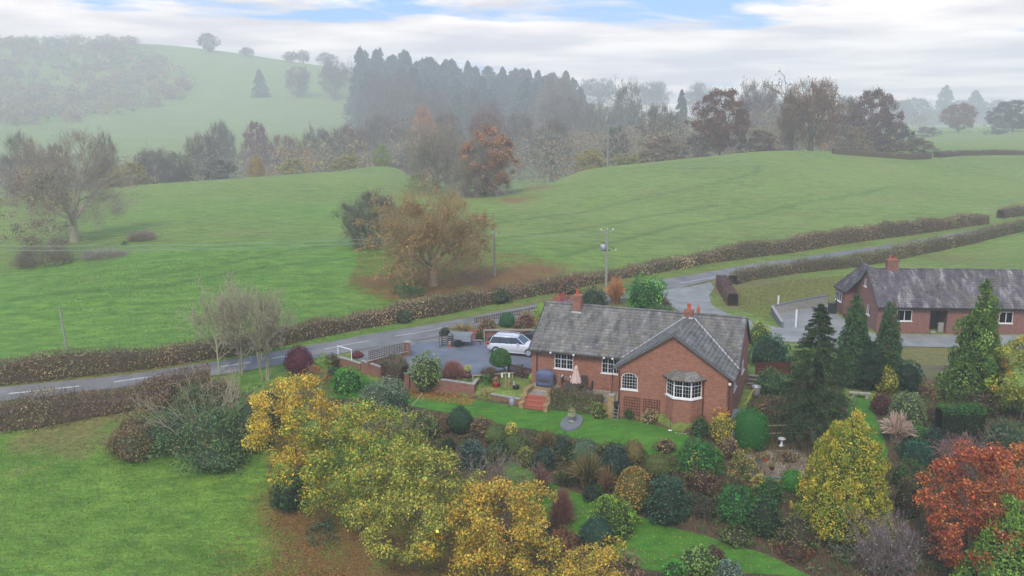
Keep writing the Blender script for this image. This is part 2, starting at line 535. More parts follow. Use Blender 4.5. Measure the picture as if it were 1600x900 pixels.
m = Mat("asphalt", .85)
v = m.co("Object")
c = m.mix(m.map(m.noise(v, .5, 5, .6), .35, .65), srgb("6c6b69") + (1,), srgb("83817e") + (1,))
c = m.mix(1., c, m.map(m.noise(v, 30, 2), .3, .7, .85, 1.15), 'MULTIPLY')
c = m.mix(m.map(m.noise(v, .16, 3), .55, .7, 0, .4), c, srgb("575655") + (1,))
m.color(c); MT["asphalt"] = m.m
m = Mat("drive_tarmac", .85)
v = m.co("Object")
c = m.mix(m.map(m.noise(v, .35, 6, .65), .35, .65), srgb("5f636c") + (1,), srgb("777b84") + (1,))
c = m.mix(1., c, m.map(m.noise(v, 30, 2), .3, .7, .85, 1.15), 'MULTIPLY')
m.color(c); MT["drive_tarmac"] = m.m
m = Mat("gravel", .95)
v = m.co("Object")
c = m.mix(m.map(m.noise(v, .5, 5, .6), .35, .65), srgb("7b7c77") + (1,), srgb("94948e") + (1,))
c = m.mix(1., c, m.map(m.noise(v, 18, 2), .3, .7, .75, 1.25), 'MULTIPLY')
m.color(c); m.bump(m.noise(v, 25, 2), .5, .03); MT["gravel"] = m.m
m = Mat("bed_gravel", .95)
v = m.co("Object")
c = m.mix(m.map(m.noise(v, 1.2, 5, .6), .35, .65), srgb("6b5a4a") + (1,), srgb("8f8272") + (1,))
c = m.mix(1., c, m.map(m.noise(v, 16, 2), .3, .7, .7, 1.25), 'MULTIPLY')
m.color(c); m.bump(m.noise(v, 25, 2), .5, .03); MT["bed_gravel"] = m.m
m = Mat("paving", .9)
v = m.co("Object")
br = m.n.new("ShaderNodeTexBrick"); m.l.new(v, br.inputs[0])
br.inputs["Color1"].default_value = srgb("a39b8b") + (1,); br.inputs["Color2"].default_value = srgb("8d8578") + (1,)
br.inputs["Mortar"].default_value = srgb("6b665c") + (1,); br.inputs["Scale"].default_value = 1
br.inputs["Brick Width"].default_value = .6; br.inputs["Row Height"].default_value = .6; br.inputs["Mortar Size"].default_value = .015
c = m.mix(m.map(m.noise(v, 3, 5), .5, .7, 0, .6), br.outputs[0], srgb("6f6a5b") + (1,))
m.color(c); MT["paving"] = m.m
m = Mat("road_paint", .7)
n_ = m.noise(m.co("Object"), 8, 4)
m.color(m.mix(m.map(n_, .45, .65, .1, .8), (.58, .58, .56, 1), (.26, .26, .26, 1))); MT["road_paint"] = m.m

# ------------------------------------------------------------------ mesh helpers


def finish(o, label=None, cat=None, group=None, kind=None):
    if label: o["label"] = label
    if cat: o["category"] = cat
    if group: o["group"] = group
    if kind: o["kind"] = kind
    return o


def thing(name, label, cat, loc=(0, 0, 0), rz=0., group=None):
    o = bpy.data.objects.new(name, None); COL.objects.link(o)
    o.location = loc; o.rotation_euler = (0, 0, rz); o.empty_display_size = .3
    return finish(o, label, cat, group)


def np_mesh(name, V, Fc, mat, cols=None, smooth=False, tris=None):
    """V (n,3); Fc list of int arrays (k,3) and/or (k,4); cols (n,3) per vertex"""
    me = bpy.data.meshes.new(name)
    V = np.asarray(V, np.float32)
    Fc = [np.asarray(f, np.int32) for f in (Fc if isinstance(Fc, list) else [Fc]) if len(f)]
    me.vertices.add(len(V)); me.vertices.foreach_set("co", V.ravel())
    nl = sum(f.size for f in Fc); npoly = sum(len(f) for f in Fc)
    me.loops.add(nl); me.loops.foreach_set("vertex_index", np.concatenate([f.ravel() for f in Fc]))
    me.polygons.add(npoly)
    tot = np.concatenate([np.full(len(f), f.shape[1], np.int32) for f in Fc])
    st = np.concatenate([[0], np.cumsum(tot)[:-1]]).astype(np.int32)
    me.polygons.foreach_set("loop_start", st)
    me.polygons.foreach_set("loop_total", tot)
    if smooth: me.polygons.foreach_set("use_smooth", np.ones(npoly, bool))
    me.update(calc_edges=True)
    if cols is not None:
        at = me.color_attributes.new("Col", 'FLOAT_COLOR', 'POINT')
        c4 = np.ones((len(V), 4), np.float32); c4[:, :3] = cols
        at.data.foreach_set("color", c4.ravel())
    if mat is not None: me.materials.append(mat if not isinstance(mat, str) else MT[mat])
    return me


def link(name, me, parent=None, **k):
    o = bpy.data.objects.new(name, me); COL.objects.link(o)
    if parent is not None: o.parent = parent
    return finish(o, **k)


class MB:
    def __init__(s): s.v = []; s.f = []

    def add(s, vs, fs):
        n = len(s.v); s.v += [tuple(map(float, p)) for p in vs]; s.f += [tuple(i + n for i in f) for f in fs]; return s

    def box(s, x0, x1, y0, y1, z0, z1, M=None):
        vs = [(x, y, z) for z in (z0, z1) for y in (y0, y1) for x in (x0, x1)]
        if M is not None: vs = [tuple(M @ Vector(p)) for p in vs]
        return s.add(vs, [(0, 2, 3, 1), (4, 5, 7, 6), (0, 1, 5, 4), (2, 6, 7, 3), (0, 4, 6, 2), (1, 3, 7, 5)])

    def bar(s, p, q, w, h, up=(0, 0, 1)):
        """box from p to q, w wide, h high, centred on the line"""
        p, q = Vector(p), Vector(q); d = (q - p)
        L = d.length; d.normalize(); u = Vector(up)
        r = d.cross(u)
        if r.length < 1e-4: r = d.cross(Vector((0, 1, 0)))
        r.normalize(); u = r.cross(d)
        vs = [e + r * a * w / 2 + u * b * h / 2 for e in (p, q) for b in (-1, 1) for a in (-1, 1)]
        return s.add(vs, [(0, 1, 3, 2), (4, 6, 7, 5), (0, 4, 5, 1), (2, 3, 7, 6), (0, 2, 6, 4), (1, 5, 7, 3)])

    def prism(s, poly, z0, z1, axis=2, M=None):
        n = len(poly)
        def P(a, b, h):
            t = (a, b, h) if axis == 2 else ((a, h, b) if axis == 1 else (h, a, b))
            return tuple(M @ Vector(t)) if M is not None else t
        vs = [P(a, b, z0) for a, b in poly] + [P(a, b, z1) for a, b in poly]
        fs = [tuple(range(n))[::-1], tuple(range(n, 2 * n))] + [(i, (i + 1) % n, n + (i + 1) % n, n + i) for i in range(n)]
        return s.add(vs, fs)

    def tube(s, pts, r, k=6, cap=True):
        pts = [Vector(p) for p in pts]; n = len(pts); vs = []
        rr = r if isinstance(r, (list, tuple)) else [r] * n
        for i, p in enumerate(pts):
            d = (pts[min(i + 1, n - 1)] - pts[max(i - 1, 0)]).normalized()
            a = Vector((0, 0, 1)) if abs(d.z) < .9 else Vector((1, 0, 0))
            x = d.cross(a).normalized(); y = d.cross(x)
            for j in range(k):
                t = 2 * math.pi * j / k
                vs.append(p + (x * math.cos(t) + y * math.sin(t)) * rr[i])
        fs = [(i * k + j, i * k + (j + 1) % k, (i + 1) * k + (j + 1) % k, (i + 1) * k + j) for i in range(n - 1) for j in range(k)]
        if cap: fs += [tuple(range(k))[::-1], tuple(range((n - 1) * k, n * k))]
        return s.add(vs, fs)

    def lathe(s, prof, k=12, c=(0, 0, 0), sx=1., sy=1.):
        vs = [(c[0] + r * math.cos(2 * math.pi * j / k) * sx, c[1] + r * math.sin(2 * math.pi * j / k) * sy, c[2] + z) for r, z in prof for j in range(k)]
        n = len(prof)
        fs = [(i * k + j, i * k + (j + 1) % k, (i + 1) * k + (j + 1) % k, (i + 1) * k + j) for i in range(n - 1) for j in range(k)]
        fs += [tuple(range(k))[::-1], tuple(range((n - 1) * k, n * k))]
        return s.add(vs, fs)

    def mesh(s, name, mat, smooth=False):
        me = bpy.data.meshes.new(name)
        me.from_pydata(s.v, [], s.f)
        bm = bmesh.new(); bm.from_mesh(me); bmesh.ops.recalc_face_normals(bm, faces=bm.faces); bm.to_mesh(me); bm.free()
        if smooth: me.polygons.foreach_set("use_smooth", np.ones(len(me.polygons), bool))
        me.materials.append(MT[mat]); me.update()
        return me

    def build(s, name, mat, parent=None, smooth=False, **k):
        return link(name, s.mesh(name, mat, smooth), parent, **k)


def drape(name, poly, mat, off, spacing, flat=None, **k):
    """sheet with the outline poly (world xy) laid on the ground"""
    poly = [tuple(p[:2]) for p in poly]
    P = []
    n = len(poly)
    for i in range(n):
        a, b = poly[i], poly[(i + 1) % n]
        L = math.hypot(b[0] - a[0], b[1] - a[1]); q = max(1, int(L / spacing))
        P += [(a[0] + (b[0] - a[0]) * j / q, a[1] + (b[1] - a[1]) * j / q) for j in range(q)]
    nb = len(P)
    xs = [p[0] for p in P]; ys = [p[1] for p in P]
    gx, gy = np.meshgrid(np.arange(min(xs), max(xs), spacing), np.arange(min(ys), max(ys), spacing))
    keep = sd(poly, gx, gy) < -spacing * .4
    P += list(zip(gx[keep].tolist(), gy[keep].tolist()))
    vs, es, fs, *_ = delaunay_2d_cdt([Vector(p) for p in P], [], [list(range(nb))], 1, 1e-5)
    arr = np.array([(v.x, v.y) for v in vs])
    z = (H(arr[:, 0], arr[:, 1]) + off) if flat is None else np.full(len(arr), flat)
    o0 = Vector((arr[0, 0], arr[0, 1], float(z[0])))
    me = bpy.data.meshes.new(name)
    me.from_pydata([(a[0] - o0.x, a[1] - o0.y, zz_ - o0.z) for a, zz_ in zip(arr, z)], [], [tuple(f) for f in fs])
    bm = bmesh.new(); bm.from_mesh(me); bmesh.ops.recalc_face_normals(bm, faces=bm.faces)
    if sum(f.normal.z for f in bm.faces) < 0: bmesh.ops.reverse_faces(bm, faces=bm.faces)
    bm.to_mesh(me); bm.free()
    me.materials.append(MT[mat])
    o = link(name, me, None, **k); o.location = o0
    return o


def smooth_noise(rng, n=6, scale=1.):
    ph = rng.uniform(0, 6.28, n); fr = rng.uniform(.4, 2.2, n) / scale; am = rng.uniform(.4, 1, n); am /= am.sum()
    return lambda s: sum(a * np.sin(f * s + p) for a, f, p in zip(am, fr, ph))


def noise2(rng, n=8, scale=1.):
    th = rng.uniform(0, 6.28, n); ph = rng.uniform(0, 6.28, n); fr = rng.uniform(.5, 2.5, n) / scale
    return lambda x, y: sum(np.sin(f * (x * math.cos(t) + y * math.sin(t)) + p) for f, t, p in zip(fr, th, ph)) / n * 1.6
# ------------------------------------------------------------------ the ground and what is laid on it


def W(px, py):
    p = G(px, py); return (p.x, p.y)


def WL(pts): return [W(*p) for p in pts]


GARDEN = WL([(470,606),(560,592),(600,597),(640,611),(745,622),(813,633),(860,638),(962,644),(1036,664),(1060,676),(1130,664),(1150,672),(1185,600),(1300,590),(1330,640),(1420,600),(1600,640)]) + [(48, 48), (30, 40), (2, 40)] + WL([(800,890),(700,780),(600,700),(520,640)])
LAWN_A = WL([(430,600),(462,578),(500,566),(520,572),(545,583),(600,600),(628,612),(652,617),(734,623),(782,631),(814,639),(856,641),(900,644),(962,652),(1010,662),(1036,668),(1078,681),(1066,700),(1056,713),(1009,712),(947,696),(884,682),(830,671),(800,667),(750,656),(701,645),(652,637),(610,632),(560,625),(480,622)])
LAWN_B = WL([(786,716),(800,722),(835,740),(863,756),(916,776),(950,792),(993,805),(1040,822),(1102,838),(1149,852),(1200,868),(1275,905)]) + WL([(1180,897),(1060,897),(1000,890),(960,868),(925,850),(890,831),(858,818),(836,794),(808,768),(786,740)])
LAWN_C = WL([(1322,646),(1330,628),(1342,618),(1356,620),(1366,645),(1374,668),(1388,705),(1380,735),(1350,735),(1330,690)])
GRAVEL = WL([(1030,452),(1075,449),(1110,442),(1116,450),(1108,462),(1112,478),(1140,492),(1180,504),(1215,513),(1222,508),(1206,486),(1225,482),(1290,474),(1318,500)]) + [loc2w(HR, -.2, -.1), loc2w(HR, 14.5, -.1), loc2w(HR, 15, -4.3), loc2w(HR, 1.0, -4.0)] + WL([(1400,560),(1340,560),(1290,540),(1200,532),(1160,520),(1080,498),(1050,480),(1034,462)])
ROAD_FAR = [(-60,613),(0,606),(100,596),(200,586),(300,571),(400,556),(460,544),(520,534),(600,519),(700,503),(760,491),(840,476),(900,465),(970,452),(1031,438),(1100,427),(1160,416),(1240,405),(1300,395),(1360,387),(1420,378),(1500,363),(1600,345),(1680,328)]
ROAD_NEAR = [(-60,634),(0,628),(100,617),(200,605),(300,592),(400,577),(460,566),(520,556),(600,541),(700,523),(760,511),(840,494),(900,482),(970,469),(1035,456),(1100,441),(1160,427),(1240,413),(1300,402.5),(1360,393.5),(1420,384.5),(1500,369),(1600,350),(1680,332.5)]


def blob(px, py, r, s=1.0, ry=None): p = W(px, py); return (p[0], p[1], r, ry or r, s)


LIT = [blob(690,440,6.5,.9), blob(600,440,5,.75), blob(800,430,7,.75), blob(860,425,5,.5), blob(640,460,6,.5), blob(740,450,6,.7),
       blob(850,292,12,.75,9), blob(810,312,9,.9), blob(900,275,10,.45), blob(270,300,9,.35),
       blob(520,820,4,.6), blob(600,860,4,.9), blob(640,895,4,.9), blob(480,770,3,.6), blob(430,850,3,.2), blob(700,900,5,1.), blob(560,900,4,.7), blob(450,720,3,.6),
       blob(850,840,2.5,.8), blob(900,870,3,.8), blob(1100,700,2,.4), blob(1250,820,4,.65), blob(1400,850,5,.7), blob(1400,740,4,.55), blob(1190,660,3,.35), blob(1450,640,3,.5),
       blob(690,620,1.2,.9), blob(665,616,1.,.9), blob(715,624,1.,.9), blob(740,628,.8,.7)]
LUSH = [blob(300,480,22,1.), blob(100,480,20,1.), blob(500,400,18,.9), blob(560,330,20,.8), blob(300,330,22,.45), blob(450,460,15,1.), blob(150,430,18,.8), blob(20,570,14,1.),
        blob(850,400,10,.4), blob(200,760,14,.8), blob(60,850,12,.8), blob(250,900,9,.7), blob(60,760,12,.7), blob(330,800,6,.4)]
DRY = [blob(150,590,9,.5), blob(1200,445,6,.75), blob(1260,460,6,.7), blob(1320,445,6,.7), blob(1180,470,4,.75), blob(1440,560,4,1.), blob(1480,555,3,.9), blob(1420,545,3,.9), blob(1560,400,8,.4), blob(1470,405,5,.6),
       blob(110,680,4,.3), blob(60,700,4,.2), blob(110,440,6,.45), blob(90,410,6,.5), blob(300,320,8,.25), blob(1060,360,12,.2), blob(1400,280,14,.2), blob(230,285,7,.5),
       blob(120,650,3,.6), blob(760,508,5,.5), blob(720,513,4,.6), blob(820,500,5,.5), blob(900,480,6,.7), blob(960,462,5,.8), blob(1000,450,4,.7), blob(1140,455,2.5,.8), blob(1150,480,2,.8), blob(1095,440,1.8,.6)]
TRACKS = [WL(p) for p in ([(905,333),(960,320),(1010,308),(1060,298),(1110,288),(1160,276),(1185,268),(1180,258)], [(880,400),(960,378),(1060,352),(1160,340),(1250,318),(1330,305),(1400,292)],
          [(770,350),(850,338),(905,333)], [(230,430),(330,418),(450,392),(560,378)], [(0,470),(120,456),(260,446),(400,420),(540,404)], [(780,372),(880,362),(1000,340),(1120,320)], [(1000,270),(1120,262),(1240,258)])]


def axis(core, lo, hi, g=1.13):
    a, b, s = core
    m_ = np.arange(a, b + s / 2, s).tolist()
    t, d = b, s
    while t < hi: d = min(d * g, 30); t += d; m_.append(t)
    t, d = a, s
    while t > lo: d = min(d * max(g, 1.05), 30); t -= d; m_.insert(0, t)
    return np.array(m_)


GX = axis((-34, 46, .55), -1350, 1350, 1.06)
GY = axis((46, 100, .55), -60, 1950, 1.024)
gx, gy = np.meshgrid(GX, GY)
gz = H(gx.ravel(), gy.ravel()).reshape(gx.shape)
ny, nx = gx.shape
V = np.stack([gx.ravel(), gy.ravel(), gz.ravel()], 1)
ii = (np.arange(ny - 1)[:, None] * nx + np.arange(nx - 1)[None]).ravel()
me = np_mesh("ground", V, np.stack([ii, ii + 1, ii + nx + 1, ii + nx], 1), "ground_grass", smooth=True)


def field(blobs, x, y):
    o = np.zeros(len(x))
    for bx, by, rx, ry, s in blobs: o += s * np.exp(-((x - bx) / rx) ** 2 - ((y - by) / ry) ** 2)
    return np.clip(o, 0, 1)


def set_attr(me, name, vals):
    at = me.attributes.new(name, 'FLOAT', 'POINT'); at.data.foreach_set("value", np.asarray(vals, np.float32))


vx, vy = V[:, 0], V[:, 1]
nearm = (np.abs(vx) < 90) & (vy > 30) & (vy < 150)
soil = np.zeros(len(V)); soil[nearm] = np.clip(.5 - sd(GARDEN, vx[nearm], vy[nearm]) / 1.2, 0, 1)
rn = WL(ROAD_NEAR); rf = WL(ROAD_FAR)
dr = np.full(len(V), 50.)
wide = (np.abs(vx) < 130) & (vy > 30) & (vy < 200)
dr[wide] = np.minimum(dline(rn, vx[wide], vy[wide]), dline(rf, vx[wide], vy[wide]))
tr_ = np.zeros(len(V))
for t in TRACKS:
    mm = (vy > 60) & (vy < 320); tr_[mm] = np.maximum(tr_[mm], np.exp(-(dline(t, vx[mm], vy[mm]) / 1.0) ** 2))
set_attr(me, "litter", field(LIT, vx, vy)); set_attr(me, "soil", soil)
set_attr(me, "lush", field(LUSH, vx, vy)); set_attr(me, "dry", np.clip(field(DRY, vx, vy) + np.exp(-(dr / 2.2) ** 2) * .42, 0, 1))
set_attr(me, "track", tr_)
link("ground", me, kind="structure")

drape("garden_lawn", LAWN_A, "lawn_grass", .035, .5, kind="structure")
drape("lower_lawn", LAWN_B, "lawn_grass", .035, .5, kind="structure")
drape("side_lawn", LAWN_C, "lawn_grass", .035, .5, kind="structure")
drape("gravel_track", GRAVEL, "gravel", .05, .8, kind="structure")
drape("drive_entrance", WL([(548,551),(600,541.5),(640,534.5),(700,523.5),(716,520.5),(706,533),(690,536),(660,540),(640,552),(606,559),(572,568),(558,563)]), "asphalt", .046, .5, kind="structure")
drape("driveway", DRIVE, "drive_tarmac", 0, 1.5, flat=0.0, kind="structure")
drape("patio", PATIO, "paving", 0, 1.5, flat=0.004, kind="structure")


def strip(name, A, B, mat, off, sub=6, nw=4, **k):
    """ribbon of ground between two pixel polylines"""
    A, B = WL(A), WL(B); V_ = []
    n = len(A)
    def cr(P, i, t):
        p0, p1, p2, p3 = (np.array(P[min(max(j, 0), n - 1)]) for j in (i - 1, i, i + 1, i + 2))
        return .5 * ((2 * p1) + (-p0 + p2) * t + (2 * p0 - 5 * p1 + 4 * p2 - p3) * t * t + (-p0 + 3 * p1 - 3 * p2 + p3) * t ** 3)
    rows = []
    for i in range(n - 1):
        for j in range(sub): rows.append((cr(A, i, j / sub), cr(B, i, j / sub)))
    rows.append((np.array(A[-1]), np.array(B[-1])))
    for a, b in rows:
        for q in range(nw + 1): V_.append(a + (b - a) * q / nw)
    V_ = np.array(V_); z = H(V_[:, 0], V_[:, 1]) + off
    V_ = np.column_stack([V_, z]); o0 = V_[0].copy()
    idx = (np.arange(len(rows) - 1)[:, None] * (nw + 1) + np.arange(nw)[None]).ravel()
    me = np_mesh(name, V_ - o0, np.stack([idx, idx + nw + 1, idx + nw + 2, idx + 1], 1), mat, smooth=True)
    o = link(name, me, None, **k); o.location = o0
    return rows


# road: clear of the ground sheet by a few centimetres so that no grass pokes through
road_rows = strip("road", ROAD_FAR, ROAD_NEAR, "asphalt", .05, kind="structure")
DASH = [((14,616),(124,604)), ((178,598),(285,584)), ((345,574),(392,567)), ((425,561),(470,553)), ((507,546.5),(576,533.5)), ((617,526),(700,511)), ((738,503.5),(782,495.5)), ((804,491),(842,484)), ((880,477),(930,468)), ((1062,443),(1128,431.5)), ((-50,624),(-8,619))]
for a, b in DASH:
    a, b = Vector(W(*a)), Vector(W(*b)); d = (b - a); L = d.length; d.normalize(); nrm = Vector((-d.y, d.x)) * .065
    q = max(2, int(L)); vs = []
    for i in range(q + 1):
        c = a + d * L * i / q
        for sgn in (-1, 1):
            e = c + nrm * sgn; vs.append((e.x, e.y, float(H(e.x, e.y)[0]) + .062))
    me = np_mesh("road_marking", np.array(vs) - np.array(vs[0]), np.array([(2 * i, 2 * i + 1, 2 * i + 3, 2 * i + 2) for i in range(q)]), "road_paint")
    o = link("road_marking", me, None, kind="structure"); o.location = vs[0]

# ------------------------------------------------------------------ houses


def wall_panel(mb, a0, a1, z0, z1, b0, b1, holes=(), axis='a'):
    """wall running along local a (or b) with rectangular holes (p0, p1, z0, z1)"""
    xs = sorted({a0, a1, *[h[0] for h in holes], *[h[1] for h in holes]})
    zs = sorted({z0, z1, *[h[2] for h in holes], *[h[3] for h in holes]})
    for i in range(len(xs) - 1):
        j = 0
        while j < len(zs) - 1:
            xm = (xs[i] + xs[i + 1]) / 2
            def hole(j): zm = (zs[j] + zs[j + 1]) / 2; return any(h[0] < xm < h[1] and h[2] < zm < h[3] for h in holes)
            if hole(j): j += 1; continue
            k = j
            while k + 1 < len(zs) - 1 and not hole(k + 1): k += 1
            if axis == 'a': mb.box(xs[i], xs[i + 1], b0, b1, zs[j], zs[k + 1])
            else: mb.box(b0, b1, xs[i], xs[i + 1], zs[j], zs[k + 1])
            j = k + 1


def tiles(name, p0, p1, p2, poly, parent, mat, seed, ex=.30, tw=.27):
    """roof slope: p0-p1 is the eave, p0-p2 runs up the slope; poly in (u along eave, v up slope), metres"""
    rng = np.random.default_rng(seed)
    p0, p1, p2 = (np.array(p, float) for p in (p0, p1, p2))
    U = (p1 - p0) / np.linalg.norm(p1 - p0)
    Vv = p2 - p0; Vv = Vv - U * (Vv @ U); Ls = np.linalg.norm(Vv); Vv /= Ls
    N = np.cross(U, Vv);
    if N[2] < 0: N = -N
    us = [p[0] for p in poly]; vs = [p[1] for p in poly]
    r_, c_ = np.meshgrid(np.arange(int((max(vs)) / ex) + 1), np.arange(int((max(us) - min(us)) / tw) + 2), indexing='ij')
    u0 = min(us) + c_ * tw - (r_ % 2) * tw / 2; v0 = r_ * ex
    uc, vc = u0 + tw / 2, v0 + ex / 2
    keep = sd(poly, uc, vc) < -.02
    u0, v0 = u0[keep], v0[keep]; n = len(u0)
    lo, hi = min(us), max(us)
    ua = np.clip(u0 + .006, lo, hi); ub = np.clip(u0 + tw - .006, lo, hi)
    va = v0 - .03; vb = np.minimum(v0 + ex, max(vs))
    t = .045 + rng.uniform(0, .016, n); tl = rng.uniform(-.006, .006, n)
    def P(u, v, h): return p0 + u[:, None] * U + v[:, None] * Vv + h[:, None] * N
    z = np.full(n, .004)
    Vt = np.stack([P(ua, va, t + tl), P(ub, va, t - tl), P(ub, vb, z + .012), P(ua, vb, z + .012), P(ua, va, z), P(ub, va, z)], 1).reshape(-1, 3)
    b = np.arange(n)[:, None] * 6
    Fq = np.concatenate([b + [0, 1, 2, 3], b + [4, 5, 1, 0]])
    Ft = np.concatenate([b + [4, 0, 3], b + [5, 2, 1]])
    k = rng.normal(1, .11, n).clip(.65, 1.4); k2 = rng.normal(0, .02, n)
    cols = np.repeat(np.stack([k + k2, k, k - k2], 1), 6, 0)
    me = np_mesh(name, Vt, [Fq, Ft], mat, cols)
    link(name, me, parent, kind="stuff")


def slab(mb, pts, th=.08):
    """thick sheet under polygon pts (3D, coplanar), thickness downwards"""
    n = len(pts)
    vs = [tuple(p) for p in pts] + [(p[0], p[1], p[2] - th) for p in pts]
    mb.add(vs, [tuple(range(n)), tuple(range(n, 2 * n))[::-1]] + [(i, (i + 1) % n, n + (i + 1) % n, n + i) for i in range(n)])


def window(parent, a0, a1, z0, z1, b, out=-1, lights=3, transom=.36, bars=True, axis='a', curtains=True, sill=True, fr=.055, open_top=None, bcols=2):
    """casement window: frame with lights; child meshes for sill, panes, bars, curtains.  b: outer wall face, out: outward sign"""
    def T(p, d, z):      # p along the wall, d outward distance from b
        return (p, b + out * d, z) if axis == 'a' else (b + out * d, p, z)
    def bx(mb, p0, p1, d0, d1, z0_, z1_):
        A, B = T(p0, d0, z0_), T(p1, d1, z1_)
        mb.box(min(A[0], B[0]), max(A[0], B[0]), min(A[1], B[1]), max(A[1], B[1]), z0_, z1_)
    m = MB()
    d0, d1 = -.10, -.03
    bx(m, a0, a0 + fr, d0, d1, z0, z1); bx(m, a1 - fr, a1, d0, d1, z0, z1)
    bx(m, a0 + fr, a1 - fr, d0, d1, z0, z0 + fr); bx(m, a0 + fr, a1 - fr, d0, d1, z1 - fr, z1)
    zt = z1 - (z1 - z0) * transom if transom else None
    w = (a1 - a0 - 2 * fr) / lights
    for i in range(1, lights): bx(m, a0 + fr + i * w - fr * .5, a0 + fr + i * w + fr * .5, d0, d1 + .002, z0 + fr, z1 - fr)
    if zt:
        for i in range(lights):
            bx(m, a0 + fr + i * w + fr * .5 * (i > 0), a0 + fr + (i + 1) * w - fr * .5 * (i < lights - 1), d0, d1 - .002, zt - fr / 2, zt + fr / 2)
    wf = m.build("window", "white_plastic", parent)
    for i in range(lights):
        pm = MB(); bx(pm, a0 + fr + i * w + .01, a0 + fr + (i + 1) * w - .01, -.072, -.066, z0 + fr - .01, z1 - fr + .01); pm.build("pane", "window_glass", wf)
    if bars:
        gb = MB()
        for i in range(lights):
            p0, p1 = a0 + fr + i * w + fr * .4, a0 + fr + (i + 1) * w - fr * .4
            zlo, zhi = z0 + fr, (zt - fr / 2 if zt else z1 - fr)
            nb = 2
            for k in range(1, nb): bx(gb, p0, p1, -.064, -.052, zlo + (zhi - zlo) * k / nb - .007, zlo + (zhi - zlo) * k / nb + .007)
            for k in range(1, bcols): bx(gb, p0 + (p1 - p0) * k / bcols - .007, p0 + (p1 - p0) * k / bcols + .007, -.065, -.051, zlo, z1 - fr)
        gb.build("glazing_bar", "white_plastic", wf, kind="stuff")
    if sill:
        sm = MB(); bx(sm, a0 - .06, a1 + .06, -.11, .06, z0 - .07, z0 - .002); sm.build("sill", "white_paint", wf)
    if curtains:
        for sgn in (0, 1):
            cm = MB(); W_ = (a1 - a0) * .23
            s0 = a0 + .02 if not sgn else a1 - .02 - W_
            n = 8
            for i in range(n):
                dd = .03 * (i % 2)
                bx(cm, s0 + W_ * i / n, s0 + W_ * (i + 1) / n - .004, -.20 - dd, -.18 - dd, z0 + .05, z1 - .04)
            cm.build("curtain", "curtain", wf)
    return wf


def chimney(parent, x, y, z0, z1, w, d, mat, pots, flash=True):
    m = MB(); m.box(x - w / 2, x + w / 2, y - d / 2, y + d / 2, z0, z1 - .18)
    m.box(x - w / 2 - .04, x + w / 2 + .04, y - d / 2 - .04, y + d / 2 + .04, z1 - .18, z1 - .06)
    m.box(x - w / 2 - .01, x + w / 2 + .01, y - d / 2 - .01, y + d / 2 + .01, z1 - .06, z1)
    c = m.build("chimney", mat, parent)
    for k, (px, py, r, h) in enumerate(pots):
        p = MB(); p.lathe([(r * 1.15, 0), (r * 1.1, .06), (r * .9, .1), (r * .82, h * .75), (r * .98, h * .82), (r, h), (r * .7, h), (r * .65, h - .1)], 10, (x + px, y + py, z1))
        p.build("chimney_pot", "terracotta", c, smooth=False)
    f = MB(); f.box(x - w / 2 - .08, x + w / 2 + .08, y - d / 2 - .09, y - d / 2 - .01, z0 + flash, z0 + flash + .12); f.build("flashing", "lead", c)
    return c


# ---- main house -------------------------------------------------------------
L_, W_, HE, HR_ = 15.67, 8.035, 2.70, 5.555
WL_, WP, GD = 7.28, 2.75, -1.25
EO, VO = .35, .18               # eave and verge overhang
house = thing("brick_bungalow", "red brick bungalow with weathered grey tiled roof and a projecting gable with bay window", "house", (HM[0][0], HM[0][1], 0), HM[1])
sl = (HR_ - HE) / (W_ / 2)
def under(b): return HE + sl * b - .11          # underside of the front slope at depth b
wc = (WL_ + L_) / 2
hw = (L_ - WL_) / 2
wsl = (HR_ - .05 - HE) / hw                       # wing slope
RZ = HR_ - .05

# walls
mb = MB()
a0, a1 = VO, L_ - VO
f0 = EO
win1 = (1.98, 3.46, 1.32, 2.48); win2 = (5.66, 7.06, 1.34, 2.48)
wall_panel(mb, a0, WL_ + .3, -.4, under(EO), f0, f0 + .28, [win1, win2])
bk = W_ - EO
wall_panel(mb, a0, a1, -.4, under(EO), bk - .28, bk)
wall_panel(mb, f0 + .28, bk - .28, -.4, under(EO), a0, a0 + .28, axis='b')
def gable_fill(x0, x1):
    mb.prism([(f0 + .005, under(EO)), (W_ / 2, HR_ - .13), (bk - .005, under(EO))], x0, x1, axis=0)
gable_fill(a0, a0 + .28)
# right-hand wall, one plane for house and wing
rw1 = (3.3, 4.75, 1.45, 2.45); rw2 = (-1.3, .3, 1.45, 2.3)
wall_panel(mb, -WP + .25, bk - .28, -1.3, under(EO), a1 - .28, a1, [rw1, rw2], axis='b')
gable_fill(a1 - .28, a1)
# wing: front wall with arched and bay openings
wf_ = -WP + .25
arch = (7.87, 9.05, 1.2, 2.05)
bayo = (11.35, 13.25, 1.3, 2.5)
wall_panel(mb, WL_ + EO, a1 - .28, GD, HE - .12, wf_, wf_ + .28, [arch[:3] + (2.45,), bayo])
wall_panel(mb, a1 - .28, a1, GD, HE - .12, wf_, wf_ + .001, [])
mb.prism([(WL_ + EO, HE - .12), (a1, HE - .12), (a1, HE + wsl * (L_ - a1) - .13), (wc, RZ - .15), (WL_ + EO, HE + wsl * EO - .13)], wf_, wf_ + .28, axis=1)
